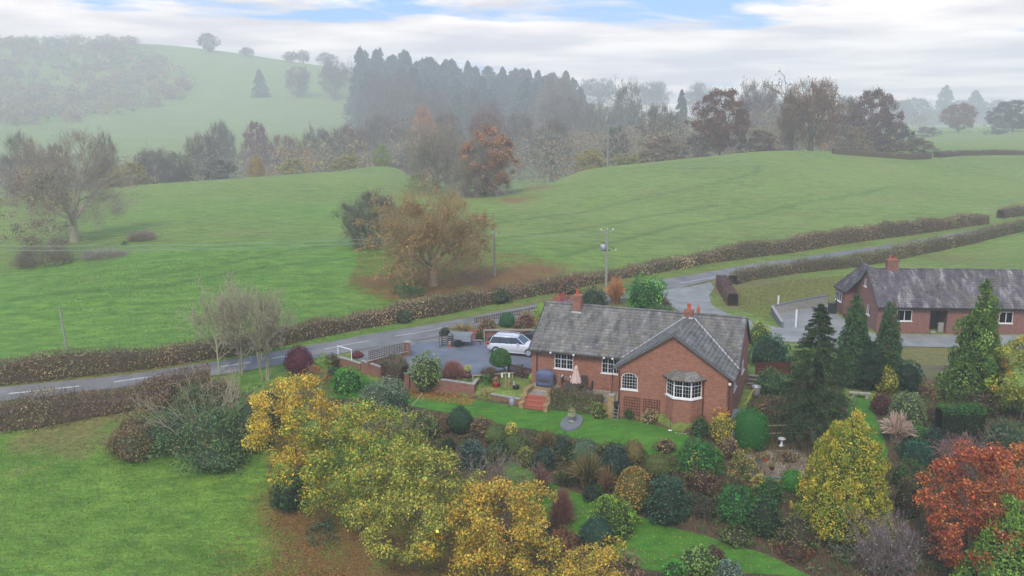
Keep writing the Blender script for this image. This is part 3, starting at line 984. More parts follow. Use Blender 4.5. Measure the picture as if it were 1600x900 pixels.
# spandrels round the arch head
ac, ar = (arch[0] + arch[1]) / 2, (arch[1] - arch[0]) / 2
pts = [(ac + ar * math.cos(t), 2.02 + .40 * math.sin(t)) for t in np.linspace(0, math.pi, 13)]
mb.prism([(arch[1], 2.45)] + pts[:7], wf_ + .001, wf_ + .279, axis=1)
mb.prism([(arch[0], 2.45)] + pts[6:][::-1], wf_ + .001, wf_ + .279, axis=1)
wall_panel(mb, wf_ + .28, f0, GD, HE - .0, WL_ + EO, WL_ + EO + .28, [(-1.75, -.95, 0.02, 2.05)], axis='b')
mb.build("wall", "red_brick", house)
# near-black blocks behind the panes: shade of unlit rooms put into the colour
im = MB(); im.box(.6, 7.3, .95, bk - .5, .02, 2.5); im.build("interior", "room_shade", house)
im = MB(); im.box(8.0, 15.0, wf_ + .75, 7.4, .02, 2.5); im.build("interior", "room_shade", house)

# bay
bw = [(11.08, wf_), (11.72, wf_ - .72), (12.92, wf_ - .72), (13.5, wf_)]
m = MB(); m.prism([(11.08, wf_ + .002)] + bw[1:3] + [(13.5, wf_ + .002)], GD, 1.12, axis=2); bay = m.build("bay", "red_brick", house)
m = MB()
o = [(10.98, wf_ + .002), (11.68, wf_ - .80), (12.96, wf_ - .80), (13.6, wf_ + .002)]
m.prism(o, 1.12, 1.22, axis=2); m.build("sill", "white_paint", bay)
for i in range(3):
    p, q = Vector(bw[i] + (0,)), Vector(bw[i + 1] + (0,))
    L = (q - p).length; d = (q - p).normalized()
    M = Matrix.Translation((p.x, p.y, 0)) @ Matrix.Rotation(math.atan2(d.y, d.x), 4, 'Z')
    m = MB(); z0_, z1_ = 1.223, 2.50; t = .06
    def bx(x0, x1, z0, z1, y0=0., y1=.06): m.box(x0, x1, y0, y1, z0, z1, M)
    nl = 2 if i == 1 else 1
    bx(0.0, t, z0_, z1_); bx(L - t, L, z0_, z1_); bx(t, L - t, z0_, z0_ + t); bx(t, L - t, z1_ - t, z1_)
    if nl == 2: bx(L / 2 - .03, L / 2 + .03, z0_ + t, z1_ - t)
    zt = z1_ - .42
    for k in range(nl):
        l0, l1 = t + k * (L / 2 - .03) * (nl == 2) + (.03 if k else 0), (L / 2 - .03 if nl == 2 and k == 0 else L - t)
        bx(l0, l1, zt - .025, zt + .025, .002, .058)
    wfm = m.build("window", "white_plastic", bay)
    m = MB(); m.box(t - .02, L - t + .02, .03, .036, z0_ + .03, z1_ - .03, M); m.build("pane", "window_glass", wfm)
    m = MB()
    nc = 6 if nl == 2 else 3
    for k in range(1, nc):
        if nl == 2 and k == 3: continue
        m.box(L * k / nc - .006, L * k / nc + .006, .014, .026, z0_ + t, z1_ - t, M)
    for k in range(1, 3):
        zz_ = z0_ + t + (zt - z0_ - t) * k / 3 + .01
        m.box(t, L - t, .015, .025, zz_ - .006, zz_ + .006, M)
    m.build("glazing_bar", "white_plastic", wfm, kind="stuff")
    for x0 in ((t, L * .8) if i == 1 else (t,)):
        m = MB()
        for k in range(5): m.box(x0 + k * .05, x0 + k * .05 + .052, .10 + .01 * (k % 2), .12 + .01 * (k % 2), z0_ + .05, z1_ - .05, M)
        m.build("curtain", "curtain", wfm)
# bay roof: three hipped slopes to a short ridge against the wall
eo = [(10.82, wf_ - .01), (11.60, wf_ - .98), (13.04, wf_ - .98), (13.78, wf_ - .01)]
rt = [(11.62, wf_ - .01), (11.85, wf_ - .22), (12.82, wf_ - .22), (13.05, wf_ - .01)]
m = MB(); vs = [(x, y, 2.50) for x, y in eo] + [(x, y, 2.98) for x, y in rt]
m.add(vs, [(0, 1, 5, 4), (1, 2, 6, 5), (2, 3, 7, 6), (4, 5, 6, 7), (0, 3, 2, 1), (0, 4, 7, 3)])
br_ = m.build("bay_roof", "roof_tiles_main", house)
_c = br_.data.color_attributes.new("Col", 'FLOAT_COLOR', 'POINT'); _c.data.foreach_set("color", np.ones(len(br_.data.vertices) * 4, np.float32) * .85)
for k_, (i, j) in enumerate(((0, 1), (1, 2), (2, 3))):
    A, B, C_, D_ = (np.array(vs[q]) for q in (i, j, 4 + j, 4 + i))
    Lb = np.linalg.norm(B - A); U = (B - A) / Lb; Vn = (D_ - A) - U * ((D_ - A) @ U); hv = np.linalg.norm(Vn)
    tiles("tiles", A, B, D_, [(0, 0), (Lb, 0), ((C_ - A) @ U, hv), ((D_ - A) @ U, hv)], br_, "roof_tiles_main", 60 + k_, .2, .17)
m = MB()
for i in range(3): m.bar((eo[i][0], eo[i][1], 2.49), (eo[i + 1][0], eo[i + 1][1], 2.49), .08, .08)
m.build("gutter", "downpipe_brown", br_)

window(house, *win1, f0, lights=3); window(house, *win2, f0, lights=3)
window(house, *rw1, a1, out=1, lights=2, axis='b', bars=False); window(house, *rw2, a1, out=1, lights=2, axis='b', bars=False)
# arched window
m = MB()
zs = 2.02
outer = [(arch[0], 1.2)] + [(ac + ar * math.cos(t), zs + .40 * math.sin(t)) for t in np.linspace(math.pi, 0, 15)] + [(arch[1], 1.2)]
inner = [(arch[0] + .06, 1.26)] + [(ac + (ar - .06) * math.cos(t), zs + .34 * math.sin(t)) for t in np.linspace(math.pi, 0, 15)] + [(arch[1] - .06, 1.26)]
n = len(outer)
vs = [(p[0], y, p[1]) for y in (wf_ + .03, wf_ + .10) for r_ in (outer, inner) for p in r_]
fs = []
for i in range(n):
    j = (i + 1) % n
    fs += [(i, j, n + j, n + i), (2 * n + i, 3 * n + i, 3 * n + j, 2 * n + j), (n + i, n + j, 3 * n + j, 3 * n + i), (i, 2 * n + i, 2 * n + j, j)]
m.add(vs, fs)
aw = m.build("arched_window", "white_plastic", house)
# brick edging ring and sill
m = MB(); m.prism(inner, wf_ + .066, wf_ + .072, axis=1); m.build("pane", "window_glass", aw)
m = MB()
for k in range(1, 6):
    x = arch[0] + (arch[1] - arch[0]) * k / 6; q = max(0, 1 - ((x - ac) / (ar - .05)) ** 2)
    m.box(x - .007, x + .007, wf_ + .05, wf_ + .062, 1.25, zs + .35 * math.sqrt(q))
for k in range(1, 5):
    z = 1.26 + k * .22; q = 1. if z < zs else math.sqrt(max(0, 1 - ((z - zs) / .35) ** 2))
    m.box(ac - (ar - .05) * q, ac + (ar - .05) * q, wf_ + .049, wf_ + .063, z - .007, z + .007)
m.build("glazing_bar", "white_plastic", aw, kind="stuff")
m = MB(); m.box(arch[0] - .06, arch[1] + .06, wf_ - .06, wf_ + .1, 1.12, 1.197); m.build("sill", "white_paint", aw)
m = MB()
for k in range(12): m.box(arch[0] + .03 + k * .095, arch[0] + .12 + k * .095, wf_ + .2, wf_ + .22 + .02 * (k % 2), 1.75, 2.4)
m.build("curtain", "curtain", aw)
# side door onto the patio
m = MB()
dx = WL_ + EO
m.box(dx - .02, dx + .05, -1.75, -1.67, .02, 2.05); m.box(dx - .02, dx + .05, -1.03, -.95, .02, 2.05); m.box(dx - .02, dx + .05, -1.67, -1.03, 1.97, 2.05)
door = m.build("door", "white_plastic", house)
m = MB(); m.box(dx + .0, dx + .04, -1.67, -1.03, .02, .85); m.build("door_panel", "white_plastic", door)
m = MB(); m.box(dx + .015, dx + .025, -1.67, -1.03, .85, 1.97); m.build("pane", "window_glass", door)

# roofs: main front and back slopes, wing slopes with valleys
rb = MB()
vL = (wc - hw * (HR_ - .05 - HE) / (RZ - HE), 0)
slab(rb, [(0, 0, HE), (L_, 0, HE), (L_, W_ / 2, HR_), (0, W_ / 2, HR_)], .09)
slab(rb, [(0, W_, HE), (0, W_ / 2 + .001, HR_ - .001), (L_, W_ / 2 + .001, HR_ - .001), (L_, W_, HE)], .09)
bR = (RZ - HE) / sl                      # depth where the wing ridge meets the front slope
slab(rb, [(WL_, -WP, HE), (wc - .001, -WP, RZ), (wc - .001, bR, RZ), (WL_, 0, HE)], .09)
slab(rb, [(L_, -WP, HE), (L_, 0, HE), (wc + .001, bR, RZ), (wc + .001, -WP, RZ)], .09)
roof = rb.build("roof", "slate", house)
Ls = math.hypot(W_ / 2, HR_ - HE)
k_ = Ls / (W_ / 2)
tiles("tiles", (0, 0, HE), (L_, 0, HE), (0, W_ / 2, HR_), [(0, 0), (WL_, 0), (wc, bR * k_), (L_, .0), (L_, Ls), (0, Ls)], roof, "roof_tiles_main", 1)
tiles("tiles", (0, W_, HE), (L_, W_, HE), (0, W_ / 2, HR_), [(0, 0), (L_, 0), (L_, Ls), (0, Ls)], roof, "roof_tiles_main", 2)
Lw = math.hypot(hw, RZ - HE)
tiles("tiles", (WL_, -WP, HE), (WL_, 0, HE), (wc, -WP, RZ), [(0, 0), (WP, 0), (WP + bR, Lw), (0, Lw)], roof, "roof_tiles_main", 3)
tiles("tiles", (L_, -WP, HE), (L_, 0, HE), (wc, -WP, RZ), [(0, 0), (WP, 0), (WP + bR, Lw), (0, Lw)], roof, "roof_tiles_main", 4)


def ridge(parent, p, q, mat, step=.42, w=.13, seed=5):
    p, q = Vector(p), Vector(q); n = int((q - p).length / step); rr = random.Random(seed)
    m = MB()
    for i in range(n):
        a, b = p.lerp(q, i / n), p.lerp(q, (i + .97) / n)
        d = (q - p).normalized(); s = d.cross(Vector((0, 0, 1))).normalized()
        h = rr.uniform(-.008, .008); vs = []
        for e in (a, b):
            for t in (-1, -.5, .5, 1): vs.append(e + s * t * w + Vector((0, 0, .075 - .09 * t * t * 1.1 + h)))
            for t in (1, -1): vs.append(e + s * t * w * .95 + Vector((0, 0, -.06)))
        m.add(vs, [(0, 1, 7, 6), (1, 2, 8, 7), (2, 3, 9, 8), (3, 4, 10, 9), (5, 0, 6, 11), (0, 5, 4, 3, 2, 1), (6, 7, 8, 9, 10, 11), (4, 5, 11, 10)])
    o = m.build("ridge_tiles", mat, parent, kind="stuff")
    at = o.data.color_attributes.new("Col", 'FLOAT_COLOR', 'POINT')
    at.data.foreach_set("color", np.repeat(np.random.default_rng(seed).uniform(.75, 1.0, n), 12 * 4).astype(np.float32))


ridge(roof, (0, W_ / 2, HR_ + .04), (L_, W_ / 2, HR_ + .04), "roof_tiles_main")
ridge(roof, (wc, -WP, RZ + .04), (wc, bR, RZ + .04), "roof_tiles_main", seed=6)
for s_, xe in ((-1, WL_), (1, L_)):                       # pale valley linings
    m = MB(); m.bar((xe - s_ * .0, .03, HE + .055), (wc, bR, RZ + .06), .13, .03); m.build("valley_lining", "lead", roof)
m = MB(); m.bar((.03, 0, HE - .02), (.03, W_ / 2, HR_ - .02), .05, .2); m.bar((.03, W_, HE - .02), (.03, W_ / 2, HR_ - .02), .05, .2); m.build("barge_board", "dark_board", roof)
m = MB(); m.bar((L_ - .03, 0.1, HE + .04), (L_ - .03, W_ / 2, HR_ - .02), .05, .2); m.bar((L_ - .03, W_, HE - .02), (L_ - .03, W_ / 2, HR_ - .02), .05, .2); m.build("barge_board", "dark_board", roof)
m = MB(); m.bar((WL_ + .03, -WP + .03, HE - .05), (wc, -WP + .03, RZ - .05), .05, .17); m.bar((L_ - .03, -WP + .03, HE - .05), (wc, -WP + .03, RZ - .05), .05, .17); m.build("barge_board", "dark_board", roof)
m = MB(); m.box(0.05, WL_ - .1, -.09, .01, HE - .12, HE - .02); m.build("gutter", "dark_board", roof)
m = MB(); m.box(L_ - .01, L_ + .09, -WP + .05, -.02, HE - .12, HE - .02); m.build("gutter", "dark_board", roof)
m = MB(); m.box(WL_ - .09, WL_ + .01, -WP + .05, -.15, HE - .12, HE - .02); m.build("gutter", "dark_board", roof)
m = MB(); m.box(.2, WL_ + .2, .02, .34, HE - .2, HE - .13); m.build("soffit", "dark_board", roof)
for x, y, zb in ((.6, f0 - .06, 0), (WL_ + EO + .12, wf_ - .06, GD + .2), (a1 - .12, wf_ - .06, GD + .2), (13.62, wf_ - .05, GD + .2)):
    m = MB(); top = HE - .15 if x != 13.62 else 2.45
    m.tube([(x, y, zb), (x, y, top - .1), (x, y - .0, top)], .045, 6); m.build("downpipe", "downpipe_brown", house)
m = MB(); m.box(a1 - .2, a1 - .04, wf_ - .14, wf_ - .0, 2.30, 2.46); m.build("rainwater_head", "white_paint", house)
for x in (1.82, 3.62, 5.95, 6.6):                         # small white lamps under the eave
    m = MB(); m.lathe([(.03, -.08), (.075, -.04), (.08, .03), (.05, .08)], 8, (x, -.13, HE - .08)); m.build("eave_lamp", "white_paint", house)
chimney(house, 2.82, W_ / 2 - .45, 4.6, 6.45, .62, .62, "garden_brick", [(-.02, -.05, .14, .42)], .45)
chimney(house, wc + .05, 2.95, 4.9, 6.05, .62, .6, "garden_brick", [(0, 0, .15, .45)], .55)
m = MB(); m.lathe([(.16, 0), (.13, .1), (.12, .4), (.05, .5), (.02, .62)], 10, (wc + .55, W_ / 2 + .2, HR_ + .0)); m.build("chimney_pot", "terracotta", house)
# red trellis panels screwed to the gable
for (x0, x1, z0, z1, lab) in ((8.12, 9.25, -.62, .68, "left of the two red trellis panels on the brick gable, below the arched window"), (9.5, 10.66, -.5, .68, "right of the two red trellis panels on the brick gable, next to the bay")):
    c, s = math.cos(HM[1]), math.sin(HM[1]); wx, wy = loc2w(HM, x0, wf_ - .06)
    t = thing("trellis", lab, "trellis", (wx, wy, z0), HM[1], "trellis panels on the gable")
    n = 6
    for i in range(n + 1):
        m = MB(); x = (x1 - x0) * i / n; m.box(x - .014, x + .014, .02, .035, 0, z1 - z0); m.build("slat", "red_wood", t)
    for i in range(7):
        m = MB(); z = .03 + (z1 - z0 - .06) * i / 6; m.box(-.014, x1 - x0 + .014, 0, .018, z - .014, z + .014); m.build("slat", "red_wood", t)

# ---- neighbouring house ---------------------------------------------------------
L2, W2, HE2, HR2 = 13.91 + .8, 7.65, 2.345, 5.36
nb = thing("brown_brick_bungalow", "brown brick bungalow with a dark patchy tiled roof beyond the conifers", "house", (HR[0][0], HR[0][1], 0), HR[1])
s2 = (HR2 - HE2) / (W2 / 2)
def und2(b): return HE2 + s2 * b - .11
mb = MB()
w1 = (1.96, 3.36, .98, 2.05); porch = (5.02, 6.6, -.2, 2.03); w3 = (11.35, 12.62, .88, 1.98)
wall_panel(mb, .2, L2 - .2, -.4, und2(.3), .3, .56, [w1, (5.02, 6.6, -.2, 2.03), w3])
wall_panel(mb, .2, L2 - .2, -.4, und2(.3), W2 - .56, W2 - .3)
gw1 = (4.0, 4.75, 3.5, 4.24); gw2 = (2.55, 3.5, .95, 1.95)
wall_panel(mb, .56, W2 - .56, -.4, und2(.3), .2, .46, [gw2], axis='b')
wall_panel(mb, .56, W2 - .56, -.4, und2(.3), L2 - .46, L2 - .2, axis='b')
mb.prism([(.305, und2(.3)), (W2 / 2, HR2 - .13), (W2 - .305, und2(.3))], L2 - .46, L2 - .2, axis=0)
# left gable split round its window
g0, g1, gz0, gz1 = gw1
def zt2(b): return und2(min(b, W2 - b)) - .01
mb.prism([(.305, und2(.3)), (g0, und2(.3)), (g0, zt2(g0) if g0 < W2 / 2 else zt2(g0)), (W2 / 2, HR2 - .13)][:2] + ([(g0, zt2(g0)), (W2 / 2, HR2 - .13)][:1] if g0 > W2 / 2 else [(g0, zt2(g0))]) + ([(W2 / 2, HR2 - .13)] if g0 > W2 / 2 else []), .2, .46, axis=0)
mb.prism([(g1, und2(.3)), (W2 - .305, und2(.3)), (g1, zt2(g1))], .2, .46, axis=0)
mb.prism([(g0, und2(.3)), (g1, und2(.3)), (g1, gz0), (g0, gz0)], .2, .46, axis=0)
if gz1 < zt2(g1): mb.prism([(g0, gz1), (g1, gz1), (g1, zt2(g1)), (g0, zt2(g0))], .2, .46, axis=0)
# porch recess
mb.box(4.8, 5.02, .56, 2.0, -.2, 2.2); mb.box(6.6, 6.82, .56, 2.0, -.2, 2.2)
# back wing, set out to the left
mb.box(-.85, 3.0, 6.9, 10.2, -.4, HE2 - .05)
wz_ = lambda a: HE2 - .10 + (a + 1.0) / 1.7 * (HR2 - .05 - HE2 - .02)
mb.prism([(-.849, HE2 - .051), (.3, HE2 - .051), (.3, wz_(.3)), (-.849, wz_(-.849))], 6.901, 7.1, axis=1)
mb.build("wall", "brown_brick", nb)
m = MB(); m.box(5.02, 6.6, 2.0, 2.1, -.2, 2.1); m.box(.7, 4.6, .95, 6.5, .02, 2.2); m.box(7, 13.5, .95, 6.5, .02, 2.2); m.box(.6, 1.5, 2.6, 5.2, 3.0, 4.2); m.build("interior", "room_shade", nb)  # porch back and room blocks, their shade put into the near-black colour
window(nb, *w1, .3, lights=2, transom=0, bars=False); window(nb, *w3, .3, lights=2, transom=0, bars=False)
window(nb, *gw1, .2, lights=2, transom=0, bars=False, axis='b', curtains=False); window(nb, *gw2, .2, lights=2, transom=0, bars=False, axis='b')
window(nb, 8.1, 9.8, 1.1, 2.0, -.85 - .09, lights=3, transom=.0, bars=False, axis='b', curtains=False)
m = MB(); m.box(5.3, 6.2, 1.9, 1.96, -.15, 1.95); m.build("door", "dark_board", nb)
m = MB(); m.box(6.05, 6.55, .75, .95, -.15, .75); m.box(5.15, 5.6, .15, .4, -.15, .05); m.build("rubble_blocks", "concrete", nb)
rb = MB()
slab(rb, [(0, 0, HE2), (L2, 0, HE2), (L2, W2 / 2, HR2), (0, W2 / 2, HR2)], .09)
slab(rb, [(0, W2, HE2), (0, W2 / 2 + .001, HR2 - .001), (L2, W2 / 2 + .001, HR2 - .001), (L2, W2, HE2)], .09)
# wing roof: ridge runs back from the main ridge
wr = .7; we = -1.0; HT_ = HR2 - .05
slab(rb, [(we, 6.8, HE2 + .02), (we, 10.4, HE2 + .02), (wr, 7.2, HT_), (wr, 3.95, HT_), (0.01, 5.4, HE2 + .02 + 1.01 / 1.7 * (HT_ - HE2 - .02))], .09)
slab(rb, [(we, 10.4, HE2 + .019), (2 * wr - we, 10.4, HE2 + .019), (wr, 7.201, HT_ - .001)], .09)
slab(rb, [(2 * wr - we, 10.4, HE2 + .02), (2 * wr - we, W2 / 2 + .3, HE2 + .02), (wr + .001, W2 / 2 + .3, HT_), (wr + .001, 7.2, HT_)], .09)
roof2 = rb.build("roof", "slate", nb)
Ls2 = math.hypot(W2 / 2, HR2 - HE2)
tiles("tiles", (0, 0, HE2), (L2, 0, HE2), (0, W2 / 2, HR2), [(0, 0), (L2, 0), (L2, Ls2), (0, Ls2)], roof2, "roof_tiles_neighbour", 11)
tiles("tiles", (0, W2, HE2), (L2, W2, HE2), (0, W2 / 2, HR2), [(4.4, 0), (L2, 0), (L2, Ls2), (1.4, Ls2)], roof2, "roof_tiles_neighbour", 12)
lw2 = math.hypot(wr - we, HT_ - HE2 - .02)
tiles("tiles", (we, 6.8, HE2 + .02), (we, 10.4, HE2 + .02), (wr, 6.8, HT_), [(0, 0), (3.6, 0), (.4, lw2), (-2.85, lw2), (-1.4, lw2 * .594)], roof2, "roof_tiles_neighbour", 13)
tiles("tiles", (we, 10.4, HE2 + .02), (2 * wr - we, 10.4, HE2 + .02), (wr, 7.2, HT_), [(0, 0), (3.4, 0), (1.7, math.hypot(3.2, HT_ - HE2))], roof2, "roof_tiles_neighbour", 14)
ridge(roof2, (0, W2 / 2, HR2 + .04), (L2, W2 / 2, HR2 + .04), "roof_tiles_neighbour", seed=7)
ridge(roof2, (wr, W2 / 2 + .2, HR2 + .03), (wr, 7.2, HR2 + .03), "roof_tiles_neighbour", seed=8)
m = MB(); m.bar((.03, 0, HE2 - .04), (.03, W2 / 2, HR2 - .04), .05, .2); m.bar((.03, W2, HE2 - .04), (.03, W2 / 2, HR2 - .04), .05, .2); m.build("barge_board", "dark_board", roof2)
m = MB(); m.box(.05, L2 - .05, -.09, .01, HE2 - .12, HE2 - .02); m.box(we - .09, we + .01, 6.85, 10.4, HE2 - .1, HE2); m.build("gutter", "dark_metal", roof2)
m = MB(); m.box(.1, L2 - .1, .02, .3, HE2 - .2, HE2 - .13); m.build("soffit", "dark_board", roof2)
for x, y in ((-1.4, 7.9), (14.3, .22)):
    m = MB(); m.tube([(x, y, -.2), (x, y, HE2 - .15)], .05, 6); m.build("downpipe", "dark_metal", nb)
chimney(nb, 2.42, W2 / 2 + .05, 4.6, 6.3, 1.05, .6, "brown_brick", [(-.22, 0, .15, .38), (.22, 0, .17, .22)], .35)
# ------------------------------------------------------------------ things round the houses


def at(name, label, cat, px, py, rz=0., group=None, z=None, h=None):
    """a thing whose base stands on the ground (or at height z) at a photo pixel"""
    p = pz(px, py, z) if z is not None else tuple(G(px, py))
    return thing(name, label, cat, p, rz, group)


def wall_run(name, label, pts, z0, z1, th, mat, cap=None, cat="wall", group=None, seed=1, piers=()):
    """garden wall along world points with coping stones; z1 may be a list"""
    o0 = pts[0]; t = thing(name, label, cat, (o0[0], o0[1], z0), 0, group)
    z1 = z1 if isinstance(z1, (list, tuple)) else [z1] * len(pts)
    L = [(p[0] - o0[0], p[1] - o0[1]) for p in pts]; m = MB()
    for i in range(len(pts) - 1):
        a, b = Vector(L[i]), Vector(L[i + 1]); d = (b - a).normalized(); n = Vector((-d.y, d.x)) * th / 2
        vs = [(a - n).to_3d(), (a + n).to_3d(), (b + n).to_3d(), (b - n).to_3d()]
        vs += [v + Vector((0, 0, h - z0)) for v, h in zip(vs, (z1[i], z1[i], z1[i + 1], z1[i + 1]))]
        m.add(vs, [(0, 1, 2, 3), (4, 5, 6, 7), (0, 1, 5, 4), (1, 2, 6, 5), (2, 3, 7, 6), (3, 0, 4, 7)])
    m.build("wall", mat, t)
    if cap:
        rr = random.Random(seed)
        for i in range(len(pts) - 1):
            a, b = Vector(L[i] + (z1[i] - z0,)), Vector(L[i + 1] + (z1[i + 1] - z0,)); n = max(1, int((b - a).length / .45))
            for k in range(n):
                q = MB(); q.bar(a.lerp(b, k / n + .01) + Vector((0, 0, .03)), a.lerp(b, (k + .97) / n) + Vector((0, 0, .03)), th + .08, .06 + rr.uniform(0, .012)); q.build("coping_stone", cap, t)
    for (x, y, h, w) in piers:
        q = MB(); x -= o0[0]; y -= o0[1]; q.box(x - w / 2, x + w / 2, y - w / 2, y + w / 2, -.1, h - z0); p_ = q.build("pier", mat, t)
        q = MB(); q.box(x - w / 2 - .05, x + w / 2 + .05, y - w / 2 - .05, y + w / 2 + .05, h - z0, h - z0 + .07); q.build("pier_cap", cap or "concrete", p_)
    return t


P0 = lambda px, py, z=0.: pz(px, py, z)[:2]
# lower brick wall between lawn and drive, in its stepped lengths
wall_run("brick_wall", "low red brick wall behind the white goal", [P0(531, 573, -.9), P0(565, 583, -.9)], -1.3, [-.05, -.1], .23, "garden_brick", "concrete")
wall_run("brick_wall", "taller stepped brick wall section right of the white goal", [P0(566, 583, -.85), P0(598, 590, -.85)], -1.3, [.2, .0], .23, "garden_brick", "concrete", seed=2)
pp = P0(634, 609, -.95)
wall_run("brick_wall", "brick wall with a square pier running below the pale round bush to the lawn", [P0(641, 609, -.95), P0(698, 615, -.95), P0(738, 621, -.95)], -1.3, [.12, .12, .1], .23, "garden_brick", "concrete", seed=3, piers=[(pp[0], pp[1], .45, .62)])
wall_run("brick_wall", "very low brick edging wall left of the terracotta steps", [P0(768, 626, -.95), P0(790, 630, -.95), P0(813, 634, -.95)], -1.3, [-.45, -.45, -.45], .22, "garden_brick", "concrete", seed=4)
wall_run("brick_wall", "brick wall end beside the corner bed with a timber rail", [P0(739, 622, -.95), P0(746, 606, -.6)], -1.3, [.1, .1], .22, "garden_brick", "concrete", seed=5)
wall_run("brick_wall", "brick retaining wall of the bank behind the parked cars", [P0(754, 533), P0(800, 532.5), P0(850, 533)], -.2, [.95, .98, 1.0], .23, "garden_brick", "concrete", seed=6)
wall_run("brick_wall", "low brick wall carrying the dark trellis at the drive entrance", [P0(575, 571), P0(607, 562), P0(639, 555)], -.2, [.35, .35, .35], .22, "garden_brick", "concrete", seed=7, piers=[(*P0(637, 555), 1.15, .45)])
wall_run("brick_pier", "weathered brick gate pier beside the small trailer", [P0(686.2, 543), P0(687, 543)], -.1, 1.15, .42, "garden_brick", None)
# dark trellis on the entrance wall
a, b = Vector(P0(577, 570.5)), Vector(P0(635, 556)); d = (b - a); Lt = d.length; d.normalize(); ang = math.atan2(d.y, d.x)
t = thing("trellis_fence", "dark brown square trellis on the low wall by the road", "trellis", (a.x, a.y, .42), ang)
n = 22
for i in range(n + 1):
    m = MB(); m.box(Lt * i / n - .02, Lt * i / n + .02, -.012, .012, 0, .78); m.build("slat", "fence_wood", t)
for i in range(5):
    m = MB(); m.box(0, Lt, .013, .033, .06 + i * .165, .10 + i * .165); m.build("slat", "fence_wood", t)
# picket fence with a gate between drive and house
a, b = Vector(P0(794, 586.5)), Vector(P0(829, 585)); a = Vector(P0(794, 585)); b = Vector(loc2w(HM, .25, .8)); d = b - a; Lt = d.length; d.normalize()
t = thing("picket_fence", "short red brown picket fence joining the drive to the house corner", "fence", (a.x, a.y, 0), math.atan2(d.y, d.x))
n = int(Lt / .13)
for i in range(n + 1):
    x = Lt * i / n; h = .95; m = MB(); m.prism([(x - .035, .05), (x + .035, .05), (x + .035, h - .06), (x, h), (x - .035, h - .06)], -.012, .012, axis=1); m.build("picket", "red_wood", t)
for z in (.25, .72): m = MB(); m.box(0, Lt, .013, .05, z, z + .08); m.build("rail", "red_wood", t)
for x in (-.06, Lt * .5, Lt): m = MB(); m.box(x - .05, x + .05, .051, .14, 0, 1.05); m.build("post", "red_wood", t)

# terracotta steps with golden stone cheeks
S0 = onplane(815, 637, HM, z=-.95); S1 = onplane(851, 640, HM, z=-.95)
sa0, sa1, sb = S0[0] + .1, S1[0] - .05, (S0[1] + S1[1]) / 2
w = loc2w(HM, sa0, sb)
st = thing("garden_steps", "terracotta tiled steps with golden stone side walls from lawn to patio", "steps", (w[0], w[1], -1.0), HM[1])
n = 3; Wd = sa1 - sa0; tr = .31; zl = .8
for i in range(n):
    m = MB(); m.box(.02, Wd - .02, i * tr, n * tr + .1, i * zl / n, (i + 1) * zl / n - .012 * (i == n - 1)); stp = m.build("step", "terracotta_tile", st)
    m = MB(); m.box(.0, Wd, i * tr - .03, i * tr + .03, (i + 1) * zl / n - .045, (i + 1) * zl / n + .004); m.build("nosing", "terracotta_tile", stp)
rr = random.Random(9); yb = -.62 - sb
for sgn, xx in ((-1, -.32), (1, Wd)):
    q = MB(); q.box(xx, xx + .32, -.12, yb, -.2, .35); q.box(xx, xx + .32, tr * 1.2, yb, .35, .72); q.box(xx, xx + .32, tr * 2.6, yb, .72, 1.06)
    ck = q.build("side_wall", "golden_stone", st)
    for (y0, y1, z) in ((-.15, tr * 1.2, .35), (tr * 1.15, tr * 2.6, .72), (tr * 2.55, yb, 1.06)):
        k = max(1, int((y1 - y0) / .3))
        for j in range(k):
            m = MB(); m.box(xx - .03, xx + .35, y0 + (y1 - y0) * j / k + .01, y0 + (y1 - y0) * (j + 1) / k - .01, z + .002, z + .06 + rr.uniform(0, .05)); m.build("coping_stone", "golden_stone", ck)
m = MB(); m.box(.0, Wd, n * tr + .1, yb, .3, zl); m.build("landing", "paving", st)
m = MB(); m.box(.0, Wd, yb, yb + .2, .3, 1.0); m.build("riser", "golden_stone", st)
# patio retaining wall with clipped creeper and trellis
PW = [loc2w(HM, sa1 + .32, -2.42), loc2w(HM, 7.2, -2.42)]
wall_run("patio_wall", "stone and brick retaining wall holding up the patio beneath the creeper", PW, -1.35, -.0, .25, "golden_stone", None)
wall_run("brick_pier", "golden stone pier at the patio's end beside the gable", [loc2w(HM, 7.05, -2.75), loc2w(HM, 7.5, -2.75)], -1.35, .72, .35, "golden_stone", "concrete")
w = loc2w(HM, 5.55, -2.62)
t = thing("trellis", "brown trellis panel on the patio wall right of the creeper", "trellis", (w[0], w[1], -.95), HM[1])
for i in range(6): m = MB(); m.box(i * .2 - .014, i * .2 + .014, .02, .035, 0, 1.15); m.build("slat", "red_wood", t)
for i in range(6): m = MB(); m.box(-.014, 1.014, 0, .018, .03 + i * .21, .055 + i * .21); m.build("slat", "red_wood", t)

# ---- cars -------------------------------------------------------------------


